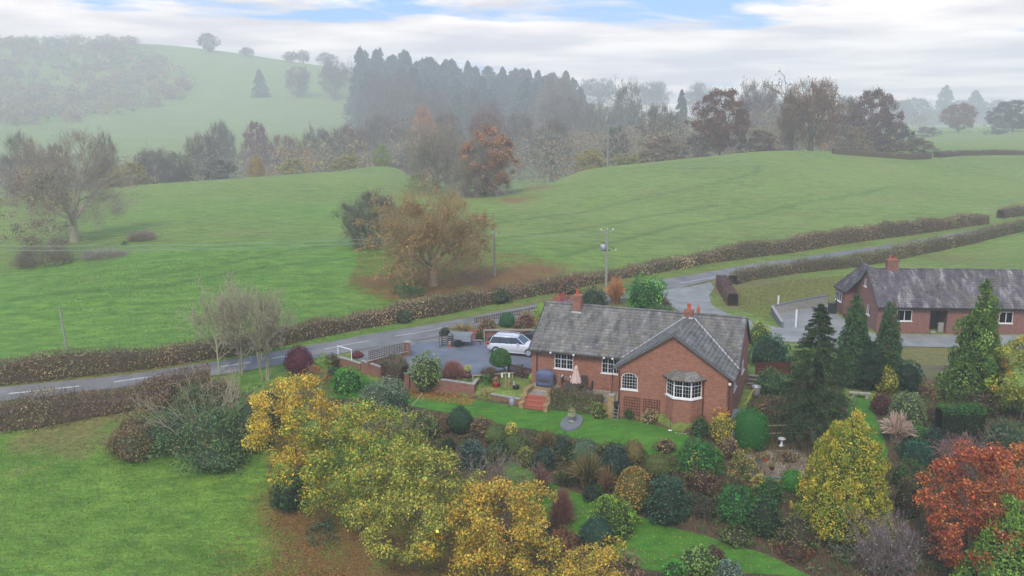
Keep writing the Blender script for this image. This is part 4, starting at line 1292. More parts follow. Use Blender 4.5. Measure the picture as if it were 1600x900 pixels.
def car(name, label, pos, rz, paint, suv=True, Lc=4.7, Wc=1.86, Hc=1.66):
    t = thing(name, label, "car", pos, rz)
    hw = Wc / 2
    # stations along x: (x, half width, sill z, belt z, top-of-body z)
    st_ = [(0, .62, .42, .72, .80), (.06, .80, .36, .80, .92), (.35, .90, .30, .88, 1.00), (1.0, .94, .28, .92, 1.02), (2.2, .94, .28, .93, 1.03), (3.2, .94, .28, .93, 1.03), (3.75, .93, .29, .90, 1.00), (4.25, .90, .32, .86, .98), (4.58, .82, .36, .82, .94), (4.68, .66, .42, .74, .86)]
    sx, sy, sz = Lc / 4.68, hw / .94, Hc / 1.66
    bm = bmesh.new(); rings = []
    for x, w_, zs_, zb, ztp in st_:
        pr = [(w_ * .86, zs_), (w_, zs_ + .12), (w_ * 1.0, (zs_ + zb) / 2), (w_ * .985, zb), (w_ * .93, ztp), (w_ * .5, ztp + .03), (0, ztp + .035)]
        ring = [(y, z) for y, z in pr] + [(-y, z) for y, z in pr[::-1][1:]]
        rings.append([bm.verts.new((x * sx, y * sy, z * sz)) for y, z in ring])
    for a_, b_ in zip(rings, rings[1:]):
        k = len(a_)
        for j in range(k): bm.faces.new((a_[j], a_[(j + 1) % k], b_[(j + 1) % k], b_[j]))
    bm.faces.new(rings[0][::-1]); bm.faces.new(rings[-1])
    bmesh.ops.recalc_face_normals(bm, faces=bm.faces)
    me = bpy.data.meshes.new("body"); bm.to_mesh(me); bm.free(); me.materials.append(MT[paint])
    me.polygons.foreach_set("use_smooth", np.ones(len(me.polygons), bool)); body = link("body", me, t)
    # cabin: roof shell and glass band  (front of the car at x = 0)
    zb, zr = 1.02 * sz, Hc
    lo = [(1.25, .86), (4.42, .86)] if suv else [(1.2, .84), (4.1, .84)]; hi = [(2.05, .66), (4.05, .66)] if suv else [(1.95, .62), (3.5, .62)]
    def ringz(x0, x1, w0, w1, z): return [(x0 * sx, -w0 * sy * .9, z), (x0 * sx, w0 * sy * .9, z), ((x0 * .5 + x1 * .5) * sx, w0 * sy * 1.04, z), (x1 * sx, w1 * sy, z), (x1 * sx, -w1 * sy, z), ((x0 * .5 + x1 * .5) * sx, -w0 * sy * 1.04, z)]
    g = MB(); A = ringz(lo[0][0], lo[1][0], .86, .84, zb - .04); B = ringz(hi[0][0] - .1, hi[1][0] + .1, .71, .70, zr - .14)
    g.add(A + B, [tuple(range(6))[::-1], tuple(range(6, 12))] + [(i, (i + 1) % 6, 6 + (i + 1) % 6, 6 + i) for i in range(6)]); g.build("windows", "car_glass", t)
    g = MB(); A = ringz(hi[0][0] - .12, hi[1][0] + .14, .715, .705, zr - .145); B = ringz(hi[0][0] + .05, hi[1][0] + .02, .66, .65, zr - .05); C_ = ringz(hi[0][0] + .35, hi[1][0] - .25, .5, .5, zr)
    g.add(A + B + C_, [tuple(range(6))[::-1], tuple(range(12, 18))] + [(o + i, o + (i + 1) % 6, o + 6 + (i + 1) % 6, o + 6 + i) for o in (0, 6) for i in range(6)]); g.build("roof", paint, t, smooth=True)
    for sgn in (-1, 1):
        for xa, xb in ((lo[0][0] + .0, hi[0][0] - .1), (2.45, 2.5), (3.45, 3.45), (lo[1][0], hi[1][0] + .1)):
            m = MB(); m.bar((xa * sx, sgn * .87 * sy, zb - .02), (xb * sx, sgn * .70 * sy, zr - .12), .07, .05); m.build("pillar", paint if xa in (lo[0][0], lo[1][0]) else "car_trim", t)
        m = MB(); m.box(1.0 * sx, 3.6 * sx, sgn * .93 * sy - .03, sgn * .93 * sy + .03, .27, .36); m.build("sill_trim", "car_silver" if paint == "car_silver" else "car_trim", t)
        m = MB(); m.box(1.75 * sx, 1.92 * sx, min(sgn * .98, sgn * 1.14) * sy, max(sgn * .98, sgn * 1.14) * sy, zb, zb + .14); m.build("wing_mirror", paint, t)
        if suv: m = MB(); m.tube([(2.1 * sx, sgn * .62 * sy, zr + .0), (2.3 * sx, sgn * .62 * sy, zr + .05), (3.8 * sx, sgn * .62 * sy, zr + .05), (4.0 * sx, sgn * .62 * sy, zr - .02)], .02, 5); m.build("roof_rail", "alloy", t)
        m = MB(); m.box(.1 * sx, .5 * sx, sgn * .80 * sy - .09, sgn * .80 * sy + .09, .72, .86); m.build("headlight", "car_glass", t)
        m = MB(); m.box(4.42 * sx, 4.69 * sx, sgn * .72 * sy - .14, sgn * .72 * sy + .14, .82, .99); m.build("rear_light", "rear_light", t)
        for xw in (.92, 3.78):
            R_ = .37
            Mx = Matrix.Translation((xw * sx, sgn * (hw - .1), R_)) @ Matrix.Rotation(math.pi / 2, 4, 'X')
            q = MB(); q.lathe([(R_ * .62, -.12), (R_ * .94, -.12), (R_, -.07), (R_, .07), (R_ * .94, .12), (R_ * .62, .12)], 18); q.v = [tuple(Mx @ Vector(p)) for p in q.v]; wh = q.build("wheel", "tyre", t)
            q = MB()
            for k in range(5):
                an = k * 2 * math.pi / 5; q.bar((0, 0, sgn * -.125), (math.cos(an) * R_ * .58, math.sin(an) * R_ * .58, sgn * -.125), .05, .02)
            q.lathe([(R_ * .56, -.124), (R_ * .64, -.124), (R_ * .64, .124), (R_ * .56, .124)], 16); q.v = [tuple(Mx @ Vector(p)) for p in q.v]; q.build("rim", "alloy", wh)
            q = MB(); q.lathe([(R_ * 1.12, -.06), (R_ * 1.13, .06)], 18); q.v = [tuple(Mx @ Vector(p)) for p in q.v]; q.v = [(x, y - sgn * .055 if False else y, z) for x, y, z in q.v]; q.build("wheel_arch", "car_trim", t)
    m = MB(); m.box(4.5 * sx, 4.66 * sx, -.55, .55, 1.05 * sz, 1.32 * sz); m.build("rear_window", "car_glass", t)
    m = MB(); m.box(-.02, .05, -.6, .6, .45, .68); m.build("grille", "car_trim", t)
    return t


# silver estate: rear towards the entrance, nose behind the house corner
fw = Vector(P0(826, 558)); hd = math.radians(-17); dv = Vector((math.cos(hd), math.sin(hd)))
nose = fw + dv * .92 + Vector((-dv.y, dv.x)) * .85
car("parked_car", "silver white estate car parked on the drive, its nose hidden by the house roof", (nose.x, nose.y, .0), hd + math.pi, "car_silver")
p = P0(842, 549); q = Vector(p) + Vector((.9, .9))
car("parked_car", "black car parked behind the silver one and mostly hidden by the roof", (q.x - 2.2, q.y + 2.6, 0), math.radians(8), "car_black", Lc=4.4, Wc=1.8, Hc=1.5)

# small box trailer
tp = P0(720, 541)
t = thing("trailer", "small galvanised box trailer parked on the drive by the gate pier", "trailer", (tp[0], tp[1] + .5, 0), math.radians(-6)); t.scale = (1.12, 1.12, 1.12)
m = MB(); m.box(-.95, .85, -.6, .6, .42, .47); m.box(-.95, -.91, -.6, .6, .47, .9); m.box(.81, .85, -.6, .6, .47, .9); m.box(-.91, .81, -.6, -.57, .47, .9); m.box(-.91, .81, .57, .6, .47, .9); body = m.build("body", "galvanised", t)
m = MB(); m.box(-.97, .87, -.62, -.58, .88, .93); m.box(-.97, .87, .58, .62, .88, .93); m.build("rim_rail", "galvanised", body)
m = MB(); m.bar((.85, 0, .42), (1.75, 0, .40), .08, .08); m.build("drawbar", "galvanised", t)
m = MB(); m.tube([(1.55, 0, .38), (1.55, 0, .06)], .03, 6); m.build("jockey_wheel", "dark_metal", t)
for sgn in (-1, 1):
    Mx = Matrix.Translation((-.15, sgn * .72, .27)) @ Matrix.Rotation(math.pi / 2, 4, 'X')
    q = MB(); q.lathe([(.14, -.08), (.26, -.08), (.27, 0), (.26, .08), (.14, .08)], 14); q.v = [tuple(Mx @ Vector(p)) for p in q.v]; wh = q.build("wheel", "tyre", t)
    q = MB(); q.lathe([(.02, -.06), (.145, -.06), (.145, .06), (.02, .06)], 12); q.v = [tuple(Mx @ Vector(p)) for p in q.v]; q.build("rim", "alloy", wh)
    m = MB(); m.box(-.48, .18, sgn * .72 - .09, sgn * .72 + .09, .56, .58); m.build("mudguard", "dark_metal", t)
for y_ in (-.5, .5): m = MB(); m.box(-1.0, -.96, y_ - .12, y_ + .12, .38, .48); m.build("tail_light", "rear_light", t)
c = at("traffic_cone", "white and orange traffic cone next to the gate pier", "cone", 703, 541.5, z=0)
m = MB(); m.box(-.19, .19, -.19, .19, 0, .04); m.build("base", "cone_orange", c)
m = MB(); m.lathe([(.14, .04), (.03, .75)], 12); m.build("cone", "cone_orange", c)
m = MB(); m.lathe([(.118, .18), (.07, .5)], 12); m.build("white_sleeve", "white_paint", c)
# dark folded gate by the pier
g_ = at("driveway_gate", "dark timber five bar gate swung open beside the gate pier", "gate", 690, 541.5, math.radians(-8), z=0)
for i in range(5): m = MB(); m.box(.05, .95, -.02, .02, .12 + i * .2, .2 + i * .2); m.build("bar", "dark_board", g_)
for x in (.0, .95): m = MB(); m.box(x, x + .08, -.03, .03, .05, 1.15); m.build("stile", "dark_board", g_)
# red steps up the bank, handrail frames
sx_ = P0(738, 534)
s_ = thing("bank_steps", "three small terracotta steps up the bank beside the trailer", "steps", (sx_[0], sx_[1], 0), 0)
for i in range(4): m = MB(); m.box(-.42, .42, i * .28, 1.3, i * .22, (i + 1) * .22); m.build("step", "terracotta_tile", s_)
hx = P0(757, 534)
h_ = thing("handrail", "pale timber handrail on posts along the bank wall", "railing", (hx[0], hx[1] - .15, 0), 0)
for x in (0, 2.1, 4.3): m = MB(); m.box(x - .04, x + .04, -.04, .04, 0, 1.16); m.build("post", "pale_wood", h_)
m = MB(); m.box(-.06, 4.4, -.045, .045, 1.162, 1.22); m.build("rail", "pale_wood", h_)
# roadside paling on top of the bank
a, b = Vector(W(742, 505)), Vector(W(838, 487.5)); d = b - a; Lt = d.length; d.normalize(); za = float(H(a.x, a.y)[0]); zb_ = float(H(b.x, b.y)[0])
t = thing("roadside_fence", "low brown paling fence along the road on top of the bank", "fence", (a.x, a.y, za - .05), math.atan2(d.y, d.x))
n = int(Lt / .22); k_ = (zb_ - za) / Lt
for i in range(n + 1):
    x = Lt * i / n; m = MB(); m.box(x - .045, x + .045, -.012, .012, k_ * x - .1, k_ * x + .62); m.build("pale", "fence_wood", t)
for z in (.15, .48): m = MB(); m.bar((0, .03, z), (Lt, .03, z + k_ * Lt), .03, .06); m.build("rail", "fence_wood", t)

# ---- goal ---------------------------------------------------------------------
a, b = G(529, 570), G(548, 577)
t = thing("football_goal", "white painted football goal frame on the garden lawn", "goal", (a.x, a.y, a.z), math.atan2(b.y - a.y, b.x - a.x)); Lg = math.hypot(b.x - a.x, b.y - a.y) * 1.1; hg = 1.65
m = MB(); m.tube([(0, 0, 0), (0, 0, hg)], .045, 8); m.build("post", "white_paint", t)
m = MB(); m.tube([(Lg, 0, 0), (Lg, 0, hg)], .045, 8); m.build("post", "white_paint", t)
m = MB(); m.tube([(-.04, 0, hg + .01), (Lg + .04, 0, hg + .01)], .045, 8); m.build("crossbar", "white_paint", t)

# ---- pots, figures, bins along the wall ----------------------------------------
def pot(name, label, px, py, z, prof, mat, cat="pot", top=None, plantpal=None, psize=.3, k=14):
    p = pz(px, py, z); t = thing(name, label, cat, p)
    m = MB(); m.lathe(prof, k); m.build("pot" if cat == "pot" else "body", mat, t, smooth=True)
    if plantpal: POTS.append((t, plantpal, psize, prof[-1][1]))
    return t


POTS = []
pot("planter", "brown glazed urn with a lime green plant on the drive wall", 731, 591, .12, [(.16, 0), (.22, .08), (.3, .25), (.27, .38), (.18, .46), (.24, .55), (.27, .62), (.2, .62)], "brown_glaze", plantpal=[("b8b83c", 3), ("90a038", 2)], psize=.62)
pot("planter", "red glazed pot with a brown dried plant on the lower terrace", 775, 609, -.5, [(.18, 0), (.3, .12), (.34, .35), (.3, .5), (.36, .56), (.28, .56)], "red_glaze", plantpal=[("b09468", 3), ("8a7a50", 2)], psize=.6)
pot("planter", "black round pot by the left stone coping of the steps", 806, 610, -.45, [(.16, 0), (.26, .15), (.24, .35), (.28, .4), (.2, .4)], "dark_metal")
pot("planter", "small terracotta pot at the foot of the low edging wall", 791, 630, -.95, [(.1, 0), (.15, .22), (.17, .25), (.12, .25)], "terracotta")
f = at("stone_figure", "small pale stone figure on the lower terrace", "statue", 803, 610, z=-.5)
m = MB(); m.lathe([(.14, 0), (.15, .1), (.10, .14), (.12, .3), (.14, .42), (.09, .52), (.06, .55), (.09, .62), (.08, .7), (.02, .74)], 10); m.build("body", "stone", f, smooth=True)
f = at("wooden_post_feeder", "wooden bird feeder stand with two white feeders", "bird feeder", 790, 611, z=-.5)
m = MB(); m.tube([(0, 0, 0), (0, 0, 1.5)], .04, 6); m.build("post", "pale_wood", f)
m = MB(); m.box(-.3, .3, -.02, .02, 1.44, 1.49); m.build("arm", "pale_wood", f)
for x in (-.27, .27): m = MB(); m.lathe([(.05, 1.05), (.07, 1.1), (.07, 1.35), (.03, 1.42)], 8, (x, 0, 0)); m.build("feeder", "white_plastic", f)
f = at("log_stump", "golden brown carved log beside the bird feeder", "log", 794, 608, z=-.5)
m = MB(); m.lathe([(.2, 0), (.17, .2), (.2, .45), (.16, .7), (.1, .74)], 9); m.build("log", "golden_stone", f)
f = at("metal_churn", "grey metal churn on the lawn edge below the edging wall", "churn", 800, 633, z=-.95)
m = MB(); m.lathe([(.2, 0), (.22, .05), (.22, .42), (.13, .54), (.13, .6), (.17, .66), (.1, .66)], 14); m.build("body", "galvanised", f, smooth=True)
for sgn in (-1, 1): m = MB(); m.tube([(sgn * .2, 0, .4), (sgn * .28, 0, .46), (sgn * .2, 0, .54), (sgn * .14, 0, .54)], .015, 5); m.build("handle", "galvanised", f)
f = at("timber_rail", "pale timber rail along the edge of the drive above the corner bed", "railing", 738, 596, math.radians(14), z=-.0)
m = MB(); m.box(0, 3.3, -.04, .04, .42, .5); m.build("rail", "pale_wood", f)
for x in (.05, 1.6, 3.2): m = MB(); m.box(x - .04, x + .04, -.04, .04, -.6, .418); m.build("post", "pale_wood", f)
# lower terrace floor between wall and steps
LT = [P0(746, 606, -.5), P0(770, 612, -.5), P0(812, 617, -.5), loc2w(HM, -.3, .6), loc2w(HM, -1.4, 1.5)]
zc = -.5
m = MB(); m.prism(LT, -1.3, -.5, axis=2); m.build("lower_terrace", "paving", None, kind="structure")
# ball-headed tree
f = None
# washing line prop
p = G(660, 634)
t = thing("clothes_line_prop", "thin green post with a slanting white line at the lawn's edge", "post", p)
m = MB(); m.tube([(0, 0, 0), (0, 0, 1.0)], .02, 6); m.build("post", "wire", t)
m = MB(); m.tube([(0, 0, 1.0), (-1.1, -.9, -.3)], .014, 5); m.build("line", "rope", t)

# ---- patio things -----------------------------------------------------------------
def patio(name, label, cat, a, b, z=0.005, rz=0.): w = loc2w(HM, a, b); return thing(name, label, cat, (w[0], w[1], z), HM[1] + rz)


t = patio("covered_barbecue", "barbecue under a blue grey weather cover against the house wall", "barbecue", 1.45, .0 - .18)
m = MB(); r_ = random.Random(3)
prof = [(.62, 0.), (.66, .25), (.60, .55), (.64, .80), (.66, 1.02), (.55, 1.18), (.3, 1.25), (.03, 1.3)]
vs = []; k = 22
for r, z in prof:
    for j in range(k):
        an = 2 * math.pi * j / k; c_, s_ = math.cos(an), math.sin(an); q = (abs(c_) ** 3 + abs(s_) ** 3) ** -.333 * r * (1 + r_.uniform(-.04, .04))
        vs.append((c_ * q * 1.12, s_ * q * .6, z + r_.uniform(-.02, .02) * (z > 0)))
m.add(vs, [(i * k + j, i * k + (j + 1) % k, (i + 1) * k + (j + 1) % k, (i + 1) * k + j) for i in range(len(prof) - 1) for j in range(k)] + [tuple(range(k))[::-1], tuple(range((len(prof) - 1) * k, len(prof) * k))])
m.build("cover", "blue_cover", t, smooth=True)
m = MB(); m.box(-.45, .45, -.44, -.40, .45, .62); m.build("pocket", "dark_board", t)
t = patio("work_table", "green metal shelf stand with bottles between barbecue and parasol", "shelf", 2.55, -.25)
for x in (0, 1.05): m = MB(); m.tube([(x, 0, 0), (x, 0, 1.05)], .025, 6); m.build("post", "wire", t)
m = MB(); m.box(0, 1.05, -.12, .12, .85, .89); m.build("shelf", "slate", t)
m = MB(); m.box(.3, .95, -.5, -.1, .02, .5); m.build("wooden_box", "terracotta", t)
for x in (.25, .9): m = MB(); m.lathe([(.05, .89), (.05, 1.0), (.02, 1.06)], 8, (x, 0, 0)); m.build("bottle", "white_plastic", t)
t = patio("parasol", "closed dusty pink parasol standing in the patio table", "parasol", 4.1, -1.0)
m = MB(); m.tube([(0, 0, 0), (0, 0, 2.15)], .025, 8); m.build("pole", "pale_wood", t)
m = MB(); vs = []; k = 16
for z, r in ((.85, .34), (1.0, .30), (1.4, .20), (1.8, .11), (1.85, .13), (2.0, .09), (2.12, .02)):
    for j in range(k): an = 2 * math.pi * j / k; rr_ = r * (1 + .28 * (j % 2)); vs.append((math.cos(an) * rr_, math.sin(an) * rr_, z - .07 * (j % 2) * (z < .9)))
m.add(vs, [(i * k + j, i * k + (j + 1) % k, (i + 1) * k + (j + 1) % k, (i + 1) * k + j) for i in range(6) for j in range(k)]); m.build("canopy", "parasol_cloth", t)
t = patio("patio_table", "round dark patio table round the closed parasol", "table", 4.1, -1.0)
m = MB(); m.lathe([(.62, .68), (.62, .73), (.03, .74), (.03, .68)], 20); m.build("table_top", "dark_rattan", t)
for k in range(4): an = k * math.pi / 2 + .6; m = MB(); m.tube([(math.cos(an) * .25, math.sin(an) * .25, 0), (math.cos(an) * .45, math.sin(an) * .45, .68)], .025, 5); m.build("leg", "dark_rattan", t)


def chair(label, a, b, rz, group="dark chairs round the patio table"):
    t = patio("patio_chair", label, "chair", a, b, rz=rz); t["group"] = group
    m = MB(); m.box(-.26, .26, -.26, .26, .40, .46); m.build("seat", "dark_rattan", t)
    m = MB(); m.prism([(-.25, .46), (.25, .46), (.27, .95), (.18, 1.06), (-.18, 1.06), (-.27, .95)], .24, .29, axis=1); m.build("backrest", "dark_rattan", t)
    for x in (-.24, .24):
        for y in (-.23, .23): m = MB(); m.tube([(x, y, 0), (x, y, .40)], .022, 5); m.build("leg", "dark_rattan", t)
        m = MB(); m.box(x - .03, x + .03, -.24, .25, .64, .68); m.build("armrest", "dark_rattan", t)
    return t


chair("dark high backed patio chair left of the round table", 3.25, -.75, math.pi / 2)
chair("dark patio chair nearest the creeper with its back to the lawn", 3.9, -1.95, math.pi)
chair("dark patio chair between table and house wall", 4.4, -.1, 0.)
chair("dark patio chair right of the round table, turned towards the gable", 5.1, -1.1, -math.pi / 2)
t = patio("patio_heater_pole", "thin brown pole leaning against the house wall left of the side door", "pole", 6.55, .15)
m = MB(); m.tube([(0, -.25, 0), (0, .1, 1.35)], .025, 5); m.build("pole", "red_wood", t)
# slatted composter on the gable, ladder-like front
w = loc2w(HM, 7.62, -2.85)
t = thing("wooden_ladder", "short grey step ladder with a dark tub against the gable's left corner", "ladder", (w[0], w[1], -1.0), HM[1])
for x in (-.22, .22): m = MB(); m.bar((x, -.35, 0), (x, 0, 1.15), .04, .05); m.build("side_rail", "grey_wood", t)
for i in range(5): m = MB(); m.bar((-.2, -.33 + i * .07, .12 + i * .22), (.2, -.33 + i * .07, .12 + i * .22), .08, .03); m.build("rung", "grey_wood", t)
m = MB(); m.lathe([(.16, .95), (.2, 1.1), (.2, 1.3), (.15, 1.32)], 10, (0, .02, 0)); m.build("tub", "dark_metal", t)
# sundial urn on a round slate bed
p = G(893, 662)
t = thing("sundial_urn", "stone urn with a pale dried plant in a round slate bed on the lawn", "urn", (p.x, p.y, p.z + .03))
m = MB(); rg = [(.82 * math.cos(k * math.pi / 14), .82 * math.sin(k * math.pi / 14)) for k in range(28)]; zr_ = [float(H(p.x + x, p.y + y)[0]) - p.z for x, y in rg]
m.add([(0, 0, .13)] + [(x * .97, y * .97, z + .125) for (x, y), z in zip(rg, zr_)] + [(x, y, z - .1) for (x, y), z in zip(rg, zr_)], [(0, 1 + k, 1 + (k + 1) % 28) for k in range(28)] + [(1 + k, 29 + k, 29 + (k + 1) % 28, 1 + (k + 1) % 28) for k in range(28)]); m.build("round_bed", "slate", t)
m = MB(); m.lathe([(.2, .12), (.2, .17), (.1, .22), (.09, .34), (.14, .38), (.24, .46), (.28, .6), (.3, .66), (.22, .66)], 14); m.build("urn", "stone", t, smooth=True)
POTS.append((t, [("a8a078", 3), ("8a8a5c", 2)], .62, .62))
# things at the foot of the bay
p = G(1047, 673)
t = thing("garden_tap_post", "thin standpipe in front of the bay wall", "standpipe", (p.x, p.y, p.z)); m = MB(); m.tube([(0, 0, 0), (0, 0, .85)], .018, 6); m.tube([(-.15, 0, .85), (.15, 0, .85)], .018, 5); m.build("pipe", "downpipe_brown", t)
m = MB(); m.lathe([(.12, 0), (.14, .04), (.1, .06)], 10); m.build("base", "white_paint", t)
p = G(1066, 678)
t = thing("pale_stones", "white quartz stones lying at the foot of the bay", "stones", (p.x, p.y, p.z)); r_ = random.Random(2)
for i in range(5):
    q = MB(); x = -.4 + i * .2; q.lathe([(.02, -.02), (.08 + r_.uniform(-.02, .03), .02), (.06, .05), (.02, .07)], 7, (x, r_.uniform(-.12, .12), 0)); q.build("stone", "stone", t)

# ---- right-hand side of the house ----------------------------------------------------
aL = lambda px, py, z: onplane(px, py, HM, z=z)
# sleeper steps climbing beside the gable wall
w0 = onplane(1167, 640, HM, z=-1.0)
w = loc2w(HM, w0[0], w0[1])
t = thing("sleeper_steps", "flight of dark timber sleeper steps climbing beside the house's right wall", "steps", (w[0], w[1], -1.1), HM[1])
for i in range(9):
    m = MB(); m.box(-.45, .65, i * .62, i * .62 + .64, -.2, .12 + i * .14 - .06); st_ = m.build("tread", "gravel", t)
    m = MB(); m.box(-.5, .7, i * .62 - .09, i * .62 + .03, -.1, .12 + i * .14); m.build("sleeper", "fence_wood", st_)
w = G(1156, 668)
t = thing("compost_bin", "dark composter with a sloping grey lid beside the gable corner", "compost bin", (w.x, w.y, w.z), HM[1])
m = MB(); m.box(-.55, .55, -.4, .4, 0, .75); m.build("bin", "dark_board", t)
for k in range(5): m = MB(); m.bar((-.62 + k * .25 + .12, -.5, .72), (-.62 + k * .25 + .12, .5, 1.12), .235, .04); m.build("lid_board", "slate", t)
w = G(1143, 690)
t = thing("water_butt", "dark blue water butt between yellow bush and clipped box", "water butt", (w.x, w.y, w.z))
m = MB(); m.lathe([(.24, 0), (.28, .3), (.29, .6), (.26, .9), (.28, .92), (.05, .95)], 16); m.build("barrel", "blue_cover", t, smooth=True)
w = G(1181, 619)
t = thing("metal_tub", "dented grey metal tub standing among the climbing plants", "tub", (w.x, w.y, w.z + .5))
m = MB(); m.lathe([(.25, -.5), (.28, -.2), (.33, .2), (.34, .3), (.3, .3), (.28, .1), (.02, .08)], 16); m.build("tub", "galvanised", t, smooth=True)
t = thing("garden_hose", "yellow hose looping from the metal tub to the composter", "hose", (w.x, w.y, w.z + .2))
m = MB(); q = G(1163, 646); e = Vector((q.x - w.x, q.y - w.y, q.z - w.z + .5)); m.tube([(0, -.3, .3), (-.3, -.35, .42), (e.x * .5, e.y * .5, .35 + e.z * .5), (e.x * .8, e.y * .8, .0 + e.z), (e.x, e.y, e.z)], .03, 6); m.build("hose", "yellow_hose", t)
# timber fence panel behind
a, b = G(1181, 592), G(1234, 594)
t = thing("panel_fence", "brown horizontal board fence panel behind the climbing plants", "fence", (a.x, a.y, a.z), math.atan2(b.y - a.y, b.x - a.x)); Lf = math.hypot(b.x - a.x, b.y - a.y)
for i in range(6): m = MB(); m.box(0, Lf, -.012, .012, .35 + i * .17, .5 + i * .17); m.build("board", "red_wood", t)
for k in range(3): x = Lf * k / 2; m = MB(); m.box(x - .05, x + .05, .013, .1, 0, 1.45); m.build("post", "red_wood", t)
# vegetable frame: rustic poles
a, b = G(1196, 690), G(1262, 694)
t = thing("rustic_pole_screen", "rustic pole screen with thin uprights behind the white bird bath", "screen", (a.x, a.y, a.z), math.atan2(b.y - a.y, b.x - a.x)); Lf = math.hypot(b.x - a.x, b.y - a.y)
for k in range(9): x = Lf * k / 8; m = MB(); m.tube([(x, 0, 0), (x + .03, 0, 2.1 if k % 2 == 0 else 1.2)], .03, 5); m.build("pole", "fence_wood", t)
for z in (.55, 1.1): m = MB(); m.tube([(0, .05, z), (Lf, .05, z + .02)], .035, 5); m.build("rail", "pale_wood", t)
a2, b2 = G(1200, 660), G(1248, 662)
t = thing("bean_frame", "second rustic frame of thin bean poles further up the plot", "screen", (a2.x, a2.y, a2.z), math.atan2(b2.y - a2.y, b2.x - a2.x)); Lf = math.hypot(b2.x - a2.x, b2.y - a2.y)
for k in range(8): x = Lf * k / 7; m = MB(); m.tube([(x, 0, 0), (x - .05, .1, 1.7)], .025, 5); m.build("pole", "fence_wood", t)
m = MB(); m.tube([(0, .08, 1.5), (Lf, .08, 1.5)], .025, 5); m.build("rail", "fence_wood", t)
w = G(1221, 697)
t = thing("bird_bath", "white bird bath on the gravel bed in front of the pole screen", "bird bath", (w.x, w.y, w.z))
m = MB(); m.lathe([(.17, 0), (.16, .05), (.08, .1), (.07, .35), (.12, .42)], 12); m.build("pedestal", "white_paint", t, smooth=True)
m = MB(); m.lathe([(.1, .42), (.24, .5), (.27, .56), (.23, .56), (.03, .5)], 14); m.build("bowl", "white_paint", t, smooth=True)
GB = WL([(1172,712),(1200,704),(1250,704),(1262,716),(1258,744),(1224,750),(1190,744)])
drape("gravel_bed", GB, "bed_gravel", .05, .5, kind="structure")
wall_run("low_retaining_wall", "low stone retaining wall below the gravel bed", [W(1170, 742), W(1198, 752), W(1232, 756)], float(H(*W(1198, 752))[0]) - .4, float(H(*W(1198, 752))[0]) + .25, .2, "golden_stone", "slate", seed=12)
for (px, py, lab, mt, s) in ((1184, 722, "green glazed bowl on the gravel bed near the hydrangea", "slate", .2), (1196, 720, "terracotta bowl with brown leaves beside the green glazed one", "terracotta", .2), (1206, 734, "small black pot with yellow plant on the gravel bed", "dark_metal", .16), (1170, 716, "pale stone trough at the corner of the gravel bed", "stone", .24)):
    w = G(px, py); t = thing("plant_pot", lab, "pot", (w.x, w.y, w.z)); m = MB(); m.lathe([(s * .7, 0), (s, s), (s * 1.1, s * 1.2), (s * .85, s * 1.2)], 12); m.build("pot", mt, t)
    POTS.append((t, [("6a7a3c", 2), ("8a6a44", 2)], s * 2.2, s * 1.1))
# bench on the lawn strip
w = G(1343, 622)
t = thing("stone_bench", "low pale stone bench at the top of the lawn strip under the yew", "bench", (w.x, w.y, w.z), math.radians(-14))
m = MB(); m.box(-.75, .75, -.2, .2, .36, .44); m.build("seat", "stone", t)
for x in (-.5, .5): m = MB(); m.box(x - .12, x + .12, -.16, .16, 0, .358); m.build("leg", "stone", t)
a, b = G(1322, 660), G(1338, 626)
t = thing("white_line", "thin pale rope stretched across the lawn strip", "rope", (a.x, a.y, a.z + .08)); m = MB(); m.tube([(0, 0, 0), (b.x - a.x, b.y - a.y, b.z - a.z + .25)], .015, 5); m.build("rope", "rope", t)
# grey picket fence and slabs
a, b = G(1424, 600), G(1480, 602)
t = thing("picket_fence", "grey weathered picket fence beyond the reddish autumn shrub", "fence", (a.x, a.y, a.z), math.atan2(b.y - a.y, b.x - a.x)); Lf = math.hypot(b.x - a.x, b.y - a.y)
n = 17
for i in range(n + 1): x = Lf * i / n; m = MB(); m.box(x - .06, x + .06, -.01, .01, .08, 1.55); m.build("picket", "grey_wood", t)
for z in (.35, 1.2): m = MB(); m.box(0, Lf, .012, .05, z, z + .08); m.build("rail", "grey_wood", t)
a, b = G(1466, 622), G(1536, 632)
t = thing("timber_wall", "dark timber retaining wall with pale slab coping behind the clipped hedge block", "wall", (a.x, a.y, a.z - .3), math.atan2(b.y - a.y, b.x - a.x)); Lf = math.hypot(b.x - a.x, b.y - a.y)
for i in range(16): x = Lf * i / 16; m = MB(); m.box(x + .005, x + Lf / 16 - .005, 0, .1, 0, 1.0); m.build("board", "dark_board", t)
for i in range(6): x = Lf * i / 6; m = MB(); m.box(x + .01, x + Lf / 6 - .01, -.1, .35, 1.002, 1.07); m.build("coping_slab", "concrete", t)
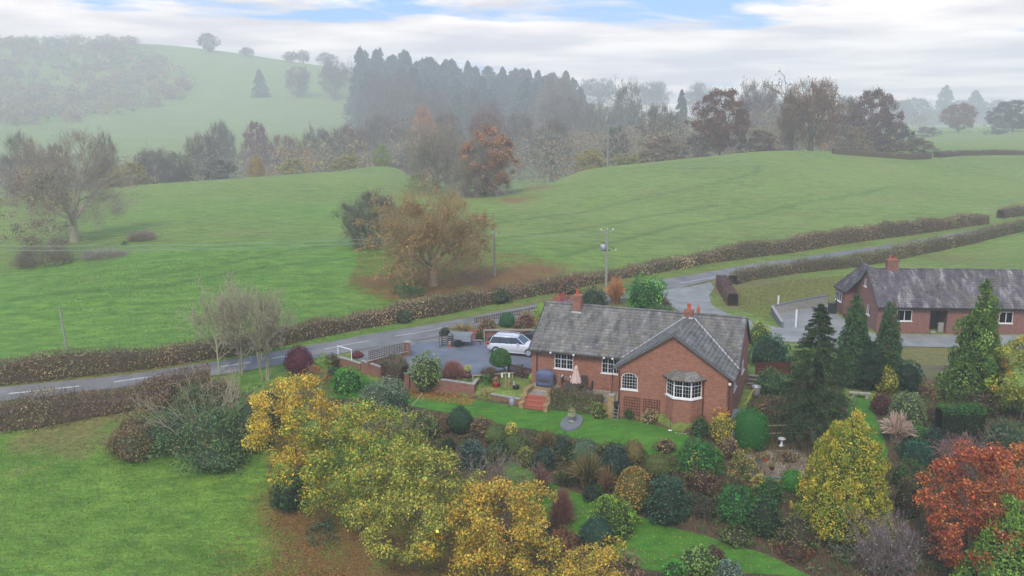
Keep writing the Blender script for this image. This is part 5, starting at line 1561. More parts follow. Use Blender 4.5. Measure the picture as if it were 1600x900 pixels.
# neighbour's yard: block wall, white posts, hoops, bins
a = P0(1206, 489); 
BW = [P0(1216, 513), P0(1205, 486.5), P0(1285, 474)]
wall_run("block_wall", "grey concrete block retaining wall round the neighbour's gravel yard", [P0(1207, 491, -.1), P0(1240, 485, -.1), P0(1272, 479, -.1), P0(1292, 476, -.1)], -.3, [.75, .85, .9, .9], .22, "concrete", "slate", seed=20)
wall_run("block_wall", "dark faced return of the block wall sloping down towards the drive", [P0(1206, 491, -.1), P0(1214, 502, -.1), P0(1222, 512, -.1)], -.3, [.75, .6, .45], .22, "slate", "concrete", seed=21)
for i, (px, py) in enumerate(((1215, 488), (1243, 512))):
    w = G(px, py); t = thing("white_post", ("tall white plastic post standing at the block wall" if i == 0 else "tall white plastic post standing alone in the gravel yard"), "post", (w.x, w.y, w.z))
    m = MB(); m.box(-.07, .07, -.07, .07, 0, 1.75); m.build("post", "white_plastic", t); m = MB(); m.box(-.08, .08, -.08, .08, 1.75, 1.78); m.build("cap", "white_plastic", t)
w = G(1300, 490)
t = thing("oil_tank", "black plastic bin against the neighbour's wing wall", "bin", (w.x, w.y, w.z)); m = MB(); m.box(-.35, .35, -.3, .3, 0, 1.05); m.build("bin", "dark_metal", t); m = MB(); m.box(-.38, .38, -.33, .33, 1.05, 1.12); m.build("lid", "car_trim", t)
w = G(1286, 488)
t = thing("covered_stack", "stack of boards under a dark sheet in the neighbour's yard", "stack", (w.x, w.y, w.z)); m = MB(); m.box(-1.1, .9, -.4, .4, .4, .5); m.build("sheet", "dark_metal", t)
for k in range(3): m = MB(); m.box(-1.0 + .1 * k, .8, -.36, .36, .1 + k * .1, .19 + k * .1); m.build("board", "pale_wood", t)
w = G(1186, 466)
t = thing("scattered_rubble", "pale rubble stones scattered by the purple brown hedge", "stones", (w.x, w.y, w.z)); r_ = random.Random(8)
for k in range(9): q = MB(); q.lathe([(.05, -.02), (.13, .03), (.09, .1), (.02, .12)], 6, (-4.6 + r_.uniform(-1.2, 1.2), r_.uniform(-.9, .9) - .4, 0)); q.build("stone", "concrete", t)

# ---- poles and wires -----------------------------------------------------------------
def pole(label, px, py, ytop, group=None, arm=1.6, r=.13, transformer=False, name="power_pole", mat="pole_wood", lean=0., D=None):
    p = G(px, py) if D is None else Vector((0, 0, 0))
    if D is not None:
        x = (px - 800) / F * D; z = float(H(x, D)[0]); x = (px - 800) / F * (D * math.cos(PT) - (z + 5 - CH) * math.sin(PT)); p = Vector((x, D, float(H(x, D)[0])))
    rt = ray(px, ytop); h = CH + rt[2] * (p.y / rt[1]) - p.z
    t = thing(name, label, "utility pole", p)
    m = MB(); m.tube([(0, 0, -.1), (lean * .5, 0, h * .5), (lean, 0, h)], [r, r * .85, r * .7], 8); m.build("pole", mat, t)
    if arm:
        m = MB(); m.box(lean - arm / 2, lean + arm / 2, -.05, .05, h - .25, h - .13); ar = m.build("crossarm", "pole_wood", t)
        for x in (-arm / 2 + .08, 0, arm / 2 - .08):
            m = MB(); m.lathe([(.03, 0), (.06, .05), (.05, .14), (.07, .18), (.02, .24)], 8, (lean + x, 0, h - .13)); m.build("insulator", "white_plastic", ar)
    if transformer:
        m = MB(); m.lathe([(.28, 0), (.32, .05), (.32, .62), (.2, .7), (.05, .72)], 14, (-.45, -.1, h - 2.4)); tf = m.build("transformer", "galvanised", t, smooth=True)
        for x in (-.55, -.35): m = MB(); m.tube([(x, -.1, h - 1.68), (x, -.1, h - 1.45)], .04, 6); m.build("bushing", "dark_metal", tf)
        m = MB(); m.box(-.6, .35, -.05, .05, h - 2.5, h - 2.4); m.build("bracket", "dark_metal", t)
        m = MB(); m.bar((.3, 0, h - 2.0), (1.0, 0, h - 2.3), .06, .06); m.build("fuse_arm", "dark_metal", t)
        m = MB(); m.lathe([(.05, 0), (.09, .1), (.05, .2)], 8, (1.0, 0, h - 2.45)); m.build("lamp", "white_plastic", t)
    return p, h


pa, ha = pole("power pole with a grey transformer beside the road above the house", 947, 449, 358, transformer=True, arm=1.5, r=.15)
pb, hb = pole("thin slightly leaning pole in the field behind the large oak", 773, 432, 361, arm=.0, r=.11, name="power_pole")
pc, hc = pole("white topped pole on the field crest beside the yellow hedge trees", 949, 262, 196, arm=2.0, r=.17)
pd_, hd_ = pole("power pole among the bare branches at the left end of the crest", 129, 312, 240, arm=2.2, r=.2)
pe, he_ = pole("weathered leaning pole beside the left part of the long hedge", 107, 560, 478, arm=0., r=.1, lean=-.35)


def wire(label, p, hp, q, hq, sag=.7, dx=0.):
    p = Vector(p) + Vector((dx, 0, hp - .1)); q = Vector(q) + Vector((dx, 0, hq - .1)); m = MB()
    pts = [p.lerp(q, i / 16) - Vector((0, 0, sag * 4 * (i / 16) * (1 - i / 16))) - p for i in range(17)]
    m.tube(pts, .028, 4); o = m.build("power_line", "wire", None, label=label, cat="wire"); o.location = p


far_left = Vector(pz(-330, 470, 1.5))
wire("upper wire crossing the left field in front of the large oak", far_left, 6.2, pb, hb, 1.0)
wire("lower wire crossing the left field in front of the large oak", far_left, 5.8, pb, hb - .35, 1.1, .1)
wire("wire from the thin field pole to the transformer pole", pb, hb, pa, ha - .3, .5)
wire("long wire over the valley between the crest pole and the left crest pole", pd_, hd_, pc, hc, 4.0)
# sheep in the far right field
for i, (px, py) in enumerate([(1552, 207), (1560, 207.5), (1537, 206), (1543, 207), (1578, 208), (1524, 205.5)]):
    w = G(px, py + 1)
    lab = ["sheep lying furthest left in the far right field", "second sheep from the left in the far right field", "third sheep from the left in the far right field", "fourth sheep from the left in the far right field", "fifth sheep from the left in the far right field", "sheep nearest the right edge in the far right field"][[1524, 1537, 1543, 1552, 1560, 1578].index(px)]
    t = thing("sheep", lab, "sheep", (w.x, w.y, w.z), i * 1.3, "sheep in the far right field")
    q = MB(); vs = []; pr = [(-.62, .05, .62), (-.52, .25, .62), (-.2, .34, .6), (.2, .34, .62), (.45, .25, .66), (.6, .14, .8), (.72, .11, .92), (.92, .07, .86), (.98, .03, .83)]
    for x, r, zc_ in pr:
        for j in range(8): an = j * math.pi / 4; vs.append((x, math.cos(an) * r, zc_ + math.sin(an) * r * 1.05))
    q.add(vs, [(a * 8 + j, a * 8 + (j + 1) % 8, (a + 1) * 8 + (j + 1) % 8, (a + 1) * 8 + j) for a in range(8) for j in range(8)] + [tuple(range(8))[::-1], tuple(range(64, 72))])
    for x in (-.38, .34):
        for y in (-.15, .15): q.tube([(x, y, .42), (x, y, 0)], .05, 5)
    q.build("body", "sheep_wool", t, smooth=True)
# ------------------------------------------------------------------ vegetation builders
UP = np.array([0., 0., 1.])


def nrmz(v): return v / (np.linalg.norm(v, axis=-1, keepdims=True) + 1e-9)


def rsph(rng, n): return nrmz(rng.normal(size=(n, 3)))


def palette(rng, pal, n, jit=.16, hue=.05):
    """leaf tones: pal = [(hex, weight), ...]"""
    c = np.array([srgb(p[0]) for p in pal]); w = np.array([p[1] for p in pal], float); w /= w.sum()
    k = rng.choice(len(pal), n, p=w)
    out = c[k] * np.exp(rng.normal(0, jit, (n, 1))) * np.exp(rng.normal(0, hue, (n, 3)))
    return np.clip(out * 1.3, 0, .9)


def cards(rng, P, N, size, cols, aspect=.62, up=.25, rnd=.8, long=None):
    """one small pointed leaf (or spray) per point"""
    n = len(P)
    nn = nrmz(N * .6 + rsph(rng, n) * rnd + UP * up)
    t = long if long is not None else rsph(rng, n)
    t = nrmz(t - nn * (t * nn).sum(1, keepdims=True)); b = np.cross(nn, t)
    s = (size if np.ndim(size) else np.full(n, size)) * np.exp(rng.normal(0, .22, n)); s = s[:, None] * .5
    V = np.stack([P + t * s, P + b * s * aspect + nn * s * .15, P - t * s, P - b * s * aspect + nn * s * .15], 1).reshape(-1, 3)
    Fq = np.arange(n * 4).reshape(n, 4)
    return V, Fq, np.repeat(cols, 4, 0)


def join(parts):
    V, Fs, C, o = [], [], [], 0
    for v, f, c in parts:
        V.append(v); C.append(c)
        for q in (f if isinstance(f, list) else [f]): Fs.append(np.asarray(q) + o)
        o += len(v)
    q4 = [f for f in Fs if f.shape[1] == 4]; q3 = [f for f in Fs if f.shape[1] == 3]
    out = []
    if q4: out.append(np.concatenate(q4))
    if q3: out.append(np.concatenate(q3))
    return np.concatenate(V), out, np.concatenate(C)


def radius(shape, t):
    t = np.clip(t, 0, 1)
    if shape == 'round': return np.sqrt(np.clip(1 - (2 * t - 1) ** 2, 0, 1))
    if shape == 'dome': return np.sqrt(np.clip(1 - t ** 2.2, 0, 1)) * np.clip(.8 + t * 1.2, 0, 1)
    if shape == 'oval': return np.sin(np.pi * np.clip(t, 0, 1) ** .8) ** .75
    if shape == 'flame': return np.clip(1.12 * (1 - t) ** .54, 0, 1) * np.clip(t / .2 + .55, 0, 1) ** .8
    if shape == 'cone': return (1 - t) ** .85 * np.clip(t / .08 + .5, 0, 1)
    if shape == 'spire': return np.clip(1.15 * (1 - t) ** .62, 0, 1) * np.clip(t / .1 + .6, 0, 1)
    if shape == 'column': return np.clip((1 - t) / .35, 0, 1) ** .6 * np.clip(t / .15 + .6, 0, 1)
    if shape == 'boxy': return np.sqrt(np.clip(1 - t ** 4.5, 0, 1)) * np.clip(t / .1 + .9, 0, 1)
    if shape == 'egg': return np.clip(1 - t ** 1.9, 0, 1) ** .62 * np.clip(t / .3 + .68, 0, 1)
    if shape == 'mush': return np.clip((t) / .25, 0, 1) ** .6 * np.sqrt(np.clip(1 - t ** 2.6, 0, 1))
    return np.ones_like(t)


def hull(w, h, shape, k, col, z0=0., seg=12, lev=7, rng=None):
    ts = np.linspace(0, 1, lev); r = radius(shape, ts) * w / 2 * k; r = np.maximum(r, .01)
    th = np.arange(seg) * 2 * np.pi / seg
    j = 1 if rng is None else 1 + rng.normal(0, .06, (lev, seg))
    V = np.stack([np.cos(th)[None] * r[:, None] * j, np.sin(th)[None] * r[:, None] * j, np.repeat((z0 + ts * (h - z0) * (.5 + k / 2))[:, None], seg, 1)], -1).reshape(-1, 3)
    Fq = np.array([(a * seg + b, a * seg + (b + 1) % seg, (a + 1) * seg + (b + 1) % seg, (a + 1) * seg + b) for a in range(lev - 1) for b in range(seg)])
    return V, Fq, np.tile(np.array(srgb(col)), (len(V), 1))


def leafcrown(rng, w, h, shape, n, size, pal, clump=.24, z0=0., ncl=None, hullc=None, hk=.7, own=.35, jit=.16, aspect=.62, shell=.55, lumpy=.12, sq=.8, up=.3, vert=False):
    R = w / 2
    area = max(1, int(ncl or (7 / clump ** 1.75)))
    t = np.linspace(.01, .99, 200); wt = radius(shape, t) + .08; wt /= wt.sum()
    tc = rng.choice(t, area, p=wt); a = rng.uniform(0, 2 * np.pi, area)
    lob = 1 + lumpy * np.sin(a * 3 + rng.uniform(0, 6) + tc * 5) + rng.normal(0, lumpy * .5, area)
    rr = radius(shape, tc) * R * lob * (1 - clump * .55) * (rng.uniform(.35, 1, area) ** .35 if hullc else rng.uniform(.02, 1, area) ** .42)
    Cc = np.stack([np.cos(a) * rr, np.sin(a) * rr, z0 + tc * (h - z0) * (1 - clump * .3)], 1)
    cr = clump * R * rng.uniform(.65, 1.25, area)
    wts = cr ** 2 * rng.uniform(.5, 1.2, area); wts /= wts.sum()
    k = rng.choice(area, n, p=wts)
    d = rsph(rng, n); outw = nrmz(Cc - np.array([0, 0, z0 + (h - z0) * .4]))
    d = nrmz(d + outw[k] * .55 + UP * .15)
    P = Cc[k] + d * cr[k, None] * (rng.uniform(shell, 1.0, n)[:, None]) * np.array([1, 1, sq])
    P[:, 2] = np.maximum(P[:, 2], .02)
    ccol = palette(rng, pal, area, .13)
    lc = palette(rng, pal, n, jit)
    own_m = rng.uniform(size=n) < own
    cols = np.where(own_m[:, None], lc, ccol[k] * np.exp(rng.normal(0, jit, (n, 1))))
    parts = [cards(rng, P, d, size, cols, aspect, up, long=(d * .5 + UP * 1.1 + rng.normal(0, .3, (n, 3))) if vert else None)]
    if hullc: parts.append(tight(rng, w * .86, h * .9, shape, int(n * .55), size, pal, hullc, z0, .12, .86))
    return join(parts)


def twigcloud(rng, w, h, shape, n, ln, wd, pal, clump=.22, z0=0., upb=.5):
    """fine outer twigs filling a crown outline"""
    R = w / 2; area = int(8 / clump ** 1.75); t = np.linspace(.02, .98, 200); wt = radius(shape, t) + .05; wt /= wt.sum()
    tc = rng.choice(t, area, p=wt); a = rng.uniform(0, 2 * np.pi, area); rr = radius(shape, tc) * R * (1 - clump * .5) * rng.uniform(.1, 1, area) ** .4 * (1 + rng.normal(0, .07, area))
    Cc = np.stack([np.cos(a) * rr, np.sin(a) * rr, z0 + tc * (h - z0) * (1 - clump * .25)], 1); cr = clump * R * rng.uniform(.7, 1.2, area)
    k = rng.integers(0, area, n); d = rsph(rng, n); base = Cc[k] + d * cr[k, None] * rng.uniform(.1, .95, n)[:, None]
    cen = np.array([0, 0, z0 + (h - z0) * .15]); out = nrmz(base - cen)
    dr = nrmz(out + UP * upb + rng.normal(0, .45, (n, 3))); L = ln * rng.uniform(.5, 1.3, n)
    pts = np.stack([base, base + dr * L[:, None] * .5, base + nrmz(dr + rng.normal(0, .3, (n, 3))) * L[:, None]], 1); pts[..., 2] = np.maximum(pts[..., 2], .02)
    return ribbons(rng, pts, np.tile(np.array([1, .8, .35]) * wd / 2, (n, 1)), palette(rng, pal, n, .16) * 1.)


def tight(rng, w, h, shape, n, size, pal, hullc, z0=0., rough=.05, hk=.93):
    """close-clipped or dense surface"""
    t = np.linspace(.0, .999, 300)
    r = radius(shape, t); ds = np.sqrt(np.gradient(r * w / 2) ** 2 + np.gradient(t * (h - z0)) ** 2) * (r + .03); ds /= ds.sum()
    tt = rng.choice(t, n, p=ds) + rng.uniform(0, 1 / 300, n); a = rng.uniform(0, 2 * np.pi, n)
    r_ = radius(shape, tt) * w / 2; dr = (radius(shape, tt + .01) - radius(shape, tt - .01)) * w / 2 / (.02 * (h - z0))
    N = nrmz(np.stack([np.cos(a), np.sin(a), -np.clip(dr, -5, 3)], 1))
    ns = noise2(rng, 8, w * .16)
    bmp = 1 + rough * ns(a * w * .5, tt * h) + rng.normal(0, rough * .35, n)
    P = np.stack([np.cos(a) * r_ * bmp, np.sin(a) * r_ * bmp, z0 + tt * (h - z0) * (1 + (bmp - 1) * .6)], 1)
    cols = palette(rng, pal, n, .15) * (1 + .18 * ns(a * w * .7 + 9, tt * h + 4))[:, None].clip(.5, 1.5)
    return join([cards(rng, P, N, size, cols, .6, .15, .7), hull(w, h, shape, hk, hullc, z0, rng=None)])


def tubes(pts, rad, sides, cols):
    """pts (n,s,3) rad (n,s)"""
    n, s, _ = pts.shape
    d = np.empty_like(pts); d[:, 1:-1] = pts[:, 2:] - pts[:, :-2]; d[:, 0] = pts[:, 1] - pts[:, 0]; d[:, -1] = pts[:, -1] - pts[:, -2]
    d = nrmz(d); ref = np.where(np.abs(d[..., 2:3]) < .9, UP, np.array([1., 0, 0]))
    x = nrmz(np.cross(d, ref)); y = np.cross(d, x)
    th = np.arange(sides) * 2 * np.pi / sides
    V = pts[:, :, None] + (x[:, :, None] * np.cos(th)[:, None] + y[:, :, None] * np.sin(th)[:, None]) * rad[:, :, None, None]
    V = V.reshape(-1, 3)
    b = (np.arange(n)[:, None, None] * s + np.arange(s - 1)[None, :, None]) * sides; j = np.arange(sides)[None, None]
    Fq = np.stack([b + j, b + (j + 1) % sides, b + sides + (j + 1) % sides, b + sides + j], -1).reshape(-1, 4)
    return V, Fq, np.repeat(cols, s * sides, 0)


def ribbons(rng, pts, rad, cols):
    n, s, _ = pts.shape
    d = nrmz(pts[:, -1] - pts[:, 0]); side = nrmz(np.cross(d, rsph(rng, n)))
    V = np.stack([pts + side[:, None] * rad[..., None], pts - side[:, None] * rad[..., None]], 2).reshape(-1, 3)
    b = (np.arange(n)[:, None] * s + np.arange(s - 1)[None]) * 2
    Fq = np.stack([b, b + 1, b + 3, b + 2], -1).reshape(-1, 4)
    return V, Fq, np.repeat(cols, s * 2, 0)


def grow(rng, start, dirs, lens, rads, levels):
    """branching skeleton.  levels: (segments, wander, tropism, children, child length, angle, tmin, child radius)"""
    out = []
    P0, D, L, R = (np.asarray(q, float) for q in (start, dirs, lens, rads))
    for li, (S, wan, trop, nch, cl, ang, tmin, crad) in enumerate(levels):
        n = len(P0); pts = np.empty((n, S + 1, 3)); pts[:, 0] = P0; d = nrmz(D); ds = np.empty((n, S, 3))
        for s in range(S):
            d = nrmz(d + rng.normal(0, wan, (n, 3)) + UP * trop); ds[:, s] = d
            pts[:, s + 1] = pts[:, s] + d * (L / S)[:, None]
        tap = np.linspace(1, .35 if li < len(levels) - 1 else .25, S + 1)
        rad = R[:, None] * tap[None]
        out.append((pts, rad))
        if not nch: break
        m = n * nch
        pi = np.repeat(np.arange(n), nch)
        t = rng.uniform(tmin, 1, m); t[::nch] = 1.0 if nch > 2 else t[::nch]
        f = t * S; k = np.minimum(f.astype(int), S - 1); fr = f - k
        P0n = pts[pi, k] * (1 - fr)[:, None] + pts[pi, k + 1] * fr[:, None]
        pd = ds[pi, k]; a = np.radians(ang) * rng.uniform(.6, 1.3, m)
        pr = nrmz(np.cross(pd, rsph(rng, m)))
        Dn = nrmz(pd * np.cos(a)[:, None] + pr * np.sin(a)[:, None])
        Ln = L[pi] * cl * rng.uniform(.65, 1.2, m) * (1.15 - .35 * t)
        Rn = np.maximum(rad[pi, k] * crad, .004)
        P0, D, L, R = P0n, Dn, Ln, Rn
    return out


def baretree(seed, w, h, barkc, twigc, levels=None, stems=1, spread=.0, trunk=.16, tr=.03, leaves=None, minr=.012, twigr=None, solid=3, base_w=.0, cloud=None):
    """(trunk mesh data, crown mesh data) fitted to w x h metres. leaves: (per tip, size, palette)"""
    rng = np.random.default_rng(seed)
    levels = levels or [(4, .06, .02, 6, 1.5, 48, .55, .55), (4, .16, .05, 5, .62, 45, .25, .55), (4, .18, .04, 5, .6, 45, .2, .5), (3, .2, .03, 5, .55, 45, .15, .5), (3, .2, .02, 0, 0, 0, 0, 0)]
    if stems == 1: st, di = [[0, 0, 0]], [[rng.normal(0, .06), rng.normal(0, .06), 1]]
    else:
        a = rng.uniform(0, 6.28, stems)
        st = np.stack([np.cos(a) * base_w * rng.uniform(0, 1, stems), np.sin(a) * base_w * rng.uniform(0, 1, stems), np.zeros(stems)], 1)
        di = np.stack([np.cos(a) * spread, np.sin(a) * spread, np.ones(stems)], 1)
    sk = grow(rng, st, di, np.full(len(st), h * trunk) * rng.uniform(.85, 1.15, len(st)), np.full(len(st), h * tr), levels)
    allp = np.concatenate([p.reshape(-1, 3) for p, _ in sk])
    lo, hi = np.percentile(allp[:, 2], .2), np.percentile(allp[:, 2], 99.7)
    ex = np.percentile(np.abs(allp[:, :2] - np.median(allp[:, :2], 0)), 98.5)
    sc = np.array([w / 2 / ex, w / 2 / ex, h / max(hi, .1)])
    cen = np.array([np.median(allp[:, 0]), np.median(allp[:, 1]), 0]) * .6
    tp, cp = [], []
    for li, (p, r) in enumerate(sk):
        zf = np.clip(p[..., 2:3] / hi, 0, 1)
        p = (p - cen * zf) * sc
        r = np.maximum(r * (sc[0] + sc[2]) / 2, minr * (.6 if li == len(sk) - 1 else 1))
        n = len(p)
        if li < min(solid, len(sk) - 1):
            c = palette(rng, [(barkc, 1)], n, .08); tp.append(tubes(p, r, 6 if li == 0 else (5 if li == 1 else 4), c))
        elif li < len(sk) - 1:
            c = palette(rng, [(barkc, 1), (twigc, 1)], n, .1); tp.append(tubes(p, r, 3, c))
        else:
            c = palette(rng, [(twigc, 1)], n, .15); cp.append(ribbons(rng, p, np.maximum(r, twigr or minr * .6), c))
            if leaves:
                per, size, pal = leaves
                m = int(n * per); k = rng.integers(0, n, m); q = rng.integers(1, p.shape[1], m)
                P = p[k, q] + rng.normal(0, size * .7, (m, 3))
                cp.append(cards(rng, P, rsph(rng, m), size, palette(rng, pal, m, .2)))
    if cloud: cp.append(twigcloud(rng, w, h, cloud[0], cloud[1], cloud[2], cloud[3], [(twigc, 3), (barkc, 1)], cloud[4] if len(cloud) > 4 else .22, h * (cloud[5] if len(cloud) > 5 else .2)))
    return join(tp), join(cp)


def feather(rng, w, h, shape, nb, per, size, droop, lift, pal, z0=.0, aspect=.35, side=.35, hang=.3, jit=.14, blen=1.):
    """conifer built from boughs: shape gives the outline; droop > 0 hangs the boughs, lift > 0 raises them"""
    t = (rng.uniform(0, 1, nb) ** 1.0) * .98; a = rng.uniform(0, 2 * np.pi, nb)
    Lb = radius(shape, t) * w / 2 * rng.uniform(.72, 1.1, nb) * blen + .05
    k = np.repeat(np.arange(nb), per); n = nb * per
    s = rng.uniform(.12, 1, n) ** .65
    out = np.stack([np.cos(a), np.sin(a), np.zeros(nb)], 1); sd_ = np.stack([-np.sin(a), np.cos(a), np.zeros(nb)], 1)
    zz_ = z0 + t * (h - z0)
    off = rng.uniform(-1, 1, n) * side * (1.1 - s) * Lb[k]
    z = zz_[k] + (lift * s - droop * s ** 1.8 + droop * .35 * s ** 5) * Lb[k] - rng.uniform(0, hang, n) * Lb[k] * .25
    P = out[k] * (s * Lb[k])[:, None] + sd_[k] * off[:, None]; P[:, 2] += z
    lng = nrmz(out[k] + sd_[k] * np.sign(off)[:, None] * .7 + UP * ((lift - droop) * .6 - hang * rng.uniform(0, 1, n))[:, None] + rng.normal(0, .25, (n, 3)))
    bc = palette(rng, pal, nb, .1); cols = bc[k] * np.exp(rng.normal(0, jit, (n, 1)))
    own = rng.uniform(size=n) < .25; cols[own] = palette(rng, pal, own.sum(), jit)
    P[:, 2] = np.maximum(P[:, 2], .03)
    return cards(rng, P, out[k] * .4, size, cols, aspect, .5, .5, long=lng)


def blades(rng, w, h, n, pal, bw=.03, seg=3, arch=1.1, spread=.25):
    a = rng.uniform(0, 2 * np.pi, n); L = h * rng.uniform(.6, 1.15, n) * 1.15
    base = np.stack([np.cos(a), np.sin(a), 0 * a], 1) * (w * .5 * spread * rng.uniform(0, 1, n))[:, None]
    a2 = a + rng.normal(0, .4, n); d = np.stack([np.cos(a2), np.sin(a2), 0 * a], 1)
    reach = (w / 2) * rng.uniform(.15, 1.0, n)
    s = np.linspace(0, 1, seg + 1)
    pts = base[:, None] + d[:, None] * (reach[:, None] * s ** 1.4)[..., None]
    pts[..., 2] += L[:, None] * (s - .5 * arch * s ** 2.5 * (reach / (w / 2))[:, None])
    rad = bw / 2 * np.linspace(1, .25, seg + 1)[None] * rng.uniform(.7, 1.3, n)[:, None]
    pts[..., 2] = np.maximum(pts[..., 2], .02)
    return ribbons(rng, pts, rad, palette(rng, pal, n, .18))


def trunk_mesh(rng, h, r, col, bend=.04, k=8):
    z = np.linspace(-.15, h, 7); x = np.cumsum(rng.normal(0, bend * h / 7, 7)); y = np.cumsum(rng.normal(0, bend * h / 7, 7))
    p = np.stack([x - x[0], y - y[0], z], 1)[None]; rad = (r * np.linspace(1.25, .35, 7))[None]
    return tubes(p, rad, k, np.array([srgb(col)]))


def limbs(rng, w, h, r, col, n=6, base=.25):
    """short trunk with rising limbs for a leafy crown"""
    sk = grow(rng, [[0, 0, -.1]], [[0, 0, 1]], [h * base], [r], [(3, .05, 0, n, 1.9, 32, .7, .6), (5, .1, .06, 4, .5, 38, .35, .5), (3, .15, .05, 0, 0, 0, 0, 0)])
    q = []
    for i, (p, rr) in enumerate(sk):
        c = palette(rng, [(col, 1)], len(p), .08)
        p = p.copy(); f = min(1., (w * .44) / (np.abs(p[..., :2]).max() + 1e-6)); p[..., :2] *= f
        f = min(1., (h * .9) / (p[..., 2].max() + 1e-6)); p[..., 2] *= f
        q.append(tubes(p, rr, 6 - i, c))
    return join(q)


def mk(name, data, mat="foliage"):
    V, Fq, C = data
    return np_mesh(name, V, Fq if isinstance(Fq, list) else [Fq], mat, C)


# ---- placement from the picture: the bounding box gives ground point, width and height
PLANTS = []


def place(x0, y0, x1, y1, base=None, D=None, k=.30):
    px = (x0 + x1) / 2
    if D is not None:
        d = ray(px, 300)
        # x from the depth at that distance
        z = float(H(d[0] * D, D)[0]); dep = D * math.cos(PT) - (z + 4 - CH) * math.sin(PT)
        x = (px - 800) / F * dep; loc = Vector((x, D, float(H(x, D)[0])))
    else:
        if base is None:
            d = ray(px, y1); s = -d[2] / math.hypot(1, d[2]) ; base = y1 - k * (x1 - x0) * s
        loc = G(px, base)
    dep = depth_of(loc); w = (x1 - x0) * dep / F
    r = ray(px, y0); h = CH + r[2] * (loc.y / r[1]) - loc.z
    return loc, w, max(h, .15)


def plant(name, cat, label, box, crown, trunk=None, base=None, D=None, group=None, tint=None, ttint=None, crown_name="crown", rz=0.):
    """crown(rng, w, h) -> mesh data, trunk the same; w, h in metres"""
    loc, w, h = place(*box, base=base, D=D)
    seed = abs(hash_(label)) % 100000; rng = np.random.default_rng(seed)
    t = thing(name, label, cat, loc, rz, group)
    if trunk is not None: link("trunk", mk("trunk", trunk(rng, w, h), "bark"), t)
    link(crown_name, mk(crown_name, crown(rng, w, h)), t)
    return t


def hash_(s):
    v = 7
    for ch in s: v = (v * 131 + ord(ch)) % 2147483647
    return v


def bush(label, box, pal, style='clump', name="shrub", cat="shrub", shape='dome', dens=1., size=.13, hullc=None, base=None, group=None, **k):
    """leafy shrub as ONE mesh: it shows no parts"""
    loc, w, h = place(*box, base=base, k=.42)
    w *= 1.07
    if shape in ('dome', 'mush', 'egg', 'boxy') and style != 'blades':        # seen from above, part of the outline's height is depth
        a_ = math.atan2(CH - loc.z, loc.y); h = max(.35 * h, math.sqrt(max(0., (h * math.cos(a_)) ** 2 - (.46 * w * math.sin(a_)) ** 2)) / math.cos(a_))
    rng = np.random.default_rng(abs(hash_(label)) % 100000)
    area = 2.2 * w * w + 2.6 * w * h
    size *= 1.1; n = int(min(7500, max(220, dens * area * 1.5 / size ** 2 * .38)))
    if style == 'clump': d = leafcrown(rng, w, h, shape, n, size, pal, hullc=hullc, **k)
    elif style == 'tight': d = tight(rng, w, h, shape, n, size, pal, hullc or pal[0][0], **k)
    elif style == 'feather': d = leafcrown(rng, w, h, shape, int(n * 1.2), size, pal, clump=.15, hullc=hullc or pal[-1][0], hk=.85, own=.3, aspect=.28, sq=1.1, up=0., vert=True, lumpy=.05)
    elif style == 'blades': d = join([blades(rng, w, h, int(n * .5), pal, k.get('bw', .05) * 1.5)])
    elif style == 'twig':
        n = int(min(6000, dens * 700 * w * h))
        d = join([twigcloud(rng, w, h, shape, n, min(.7, h * .45), .024, pal, .25, 0., .9)] + ([leafcrown(rng, w, h, shape, int(n * k['lf'] * .5), size, k.get('lpal', pal), shell=.1)] if k.get('lf') else []))
    me = mk(name, d)
    o = link(name, me, None, label=label, category=cat)
    if group: o["group"] = group
    o.location = loc
    return o


def link(name, me, parent=None, category=None, cat=None, **k):
    o = bpy.data.objects.new(name, me); COL.objects.link(o)
    if parent is not None: o.parent = parent
    return finish(o, cat=category or cat, **k)


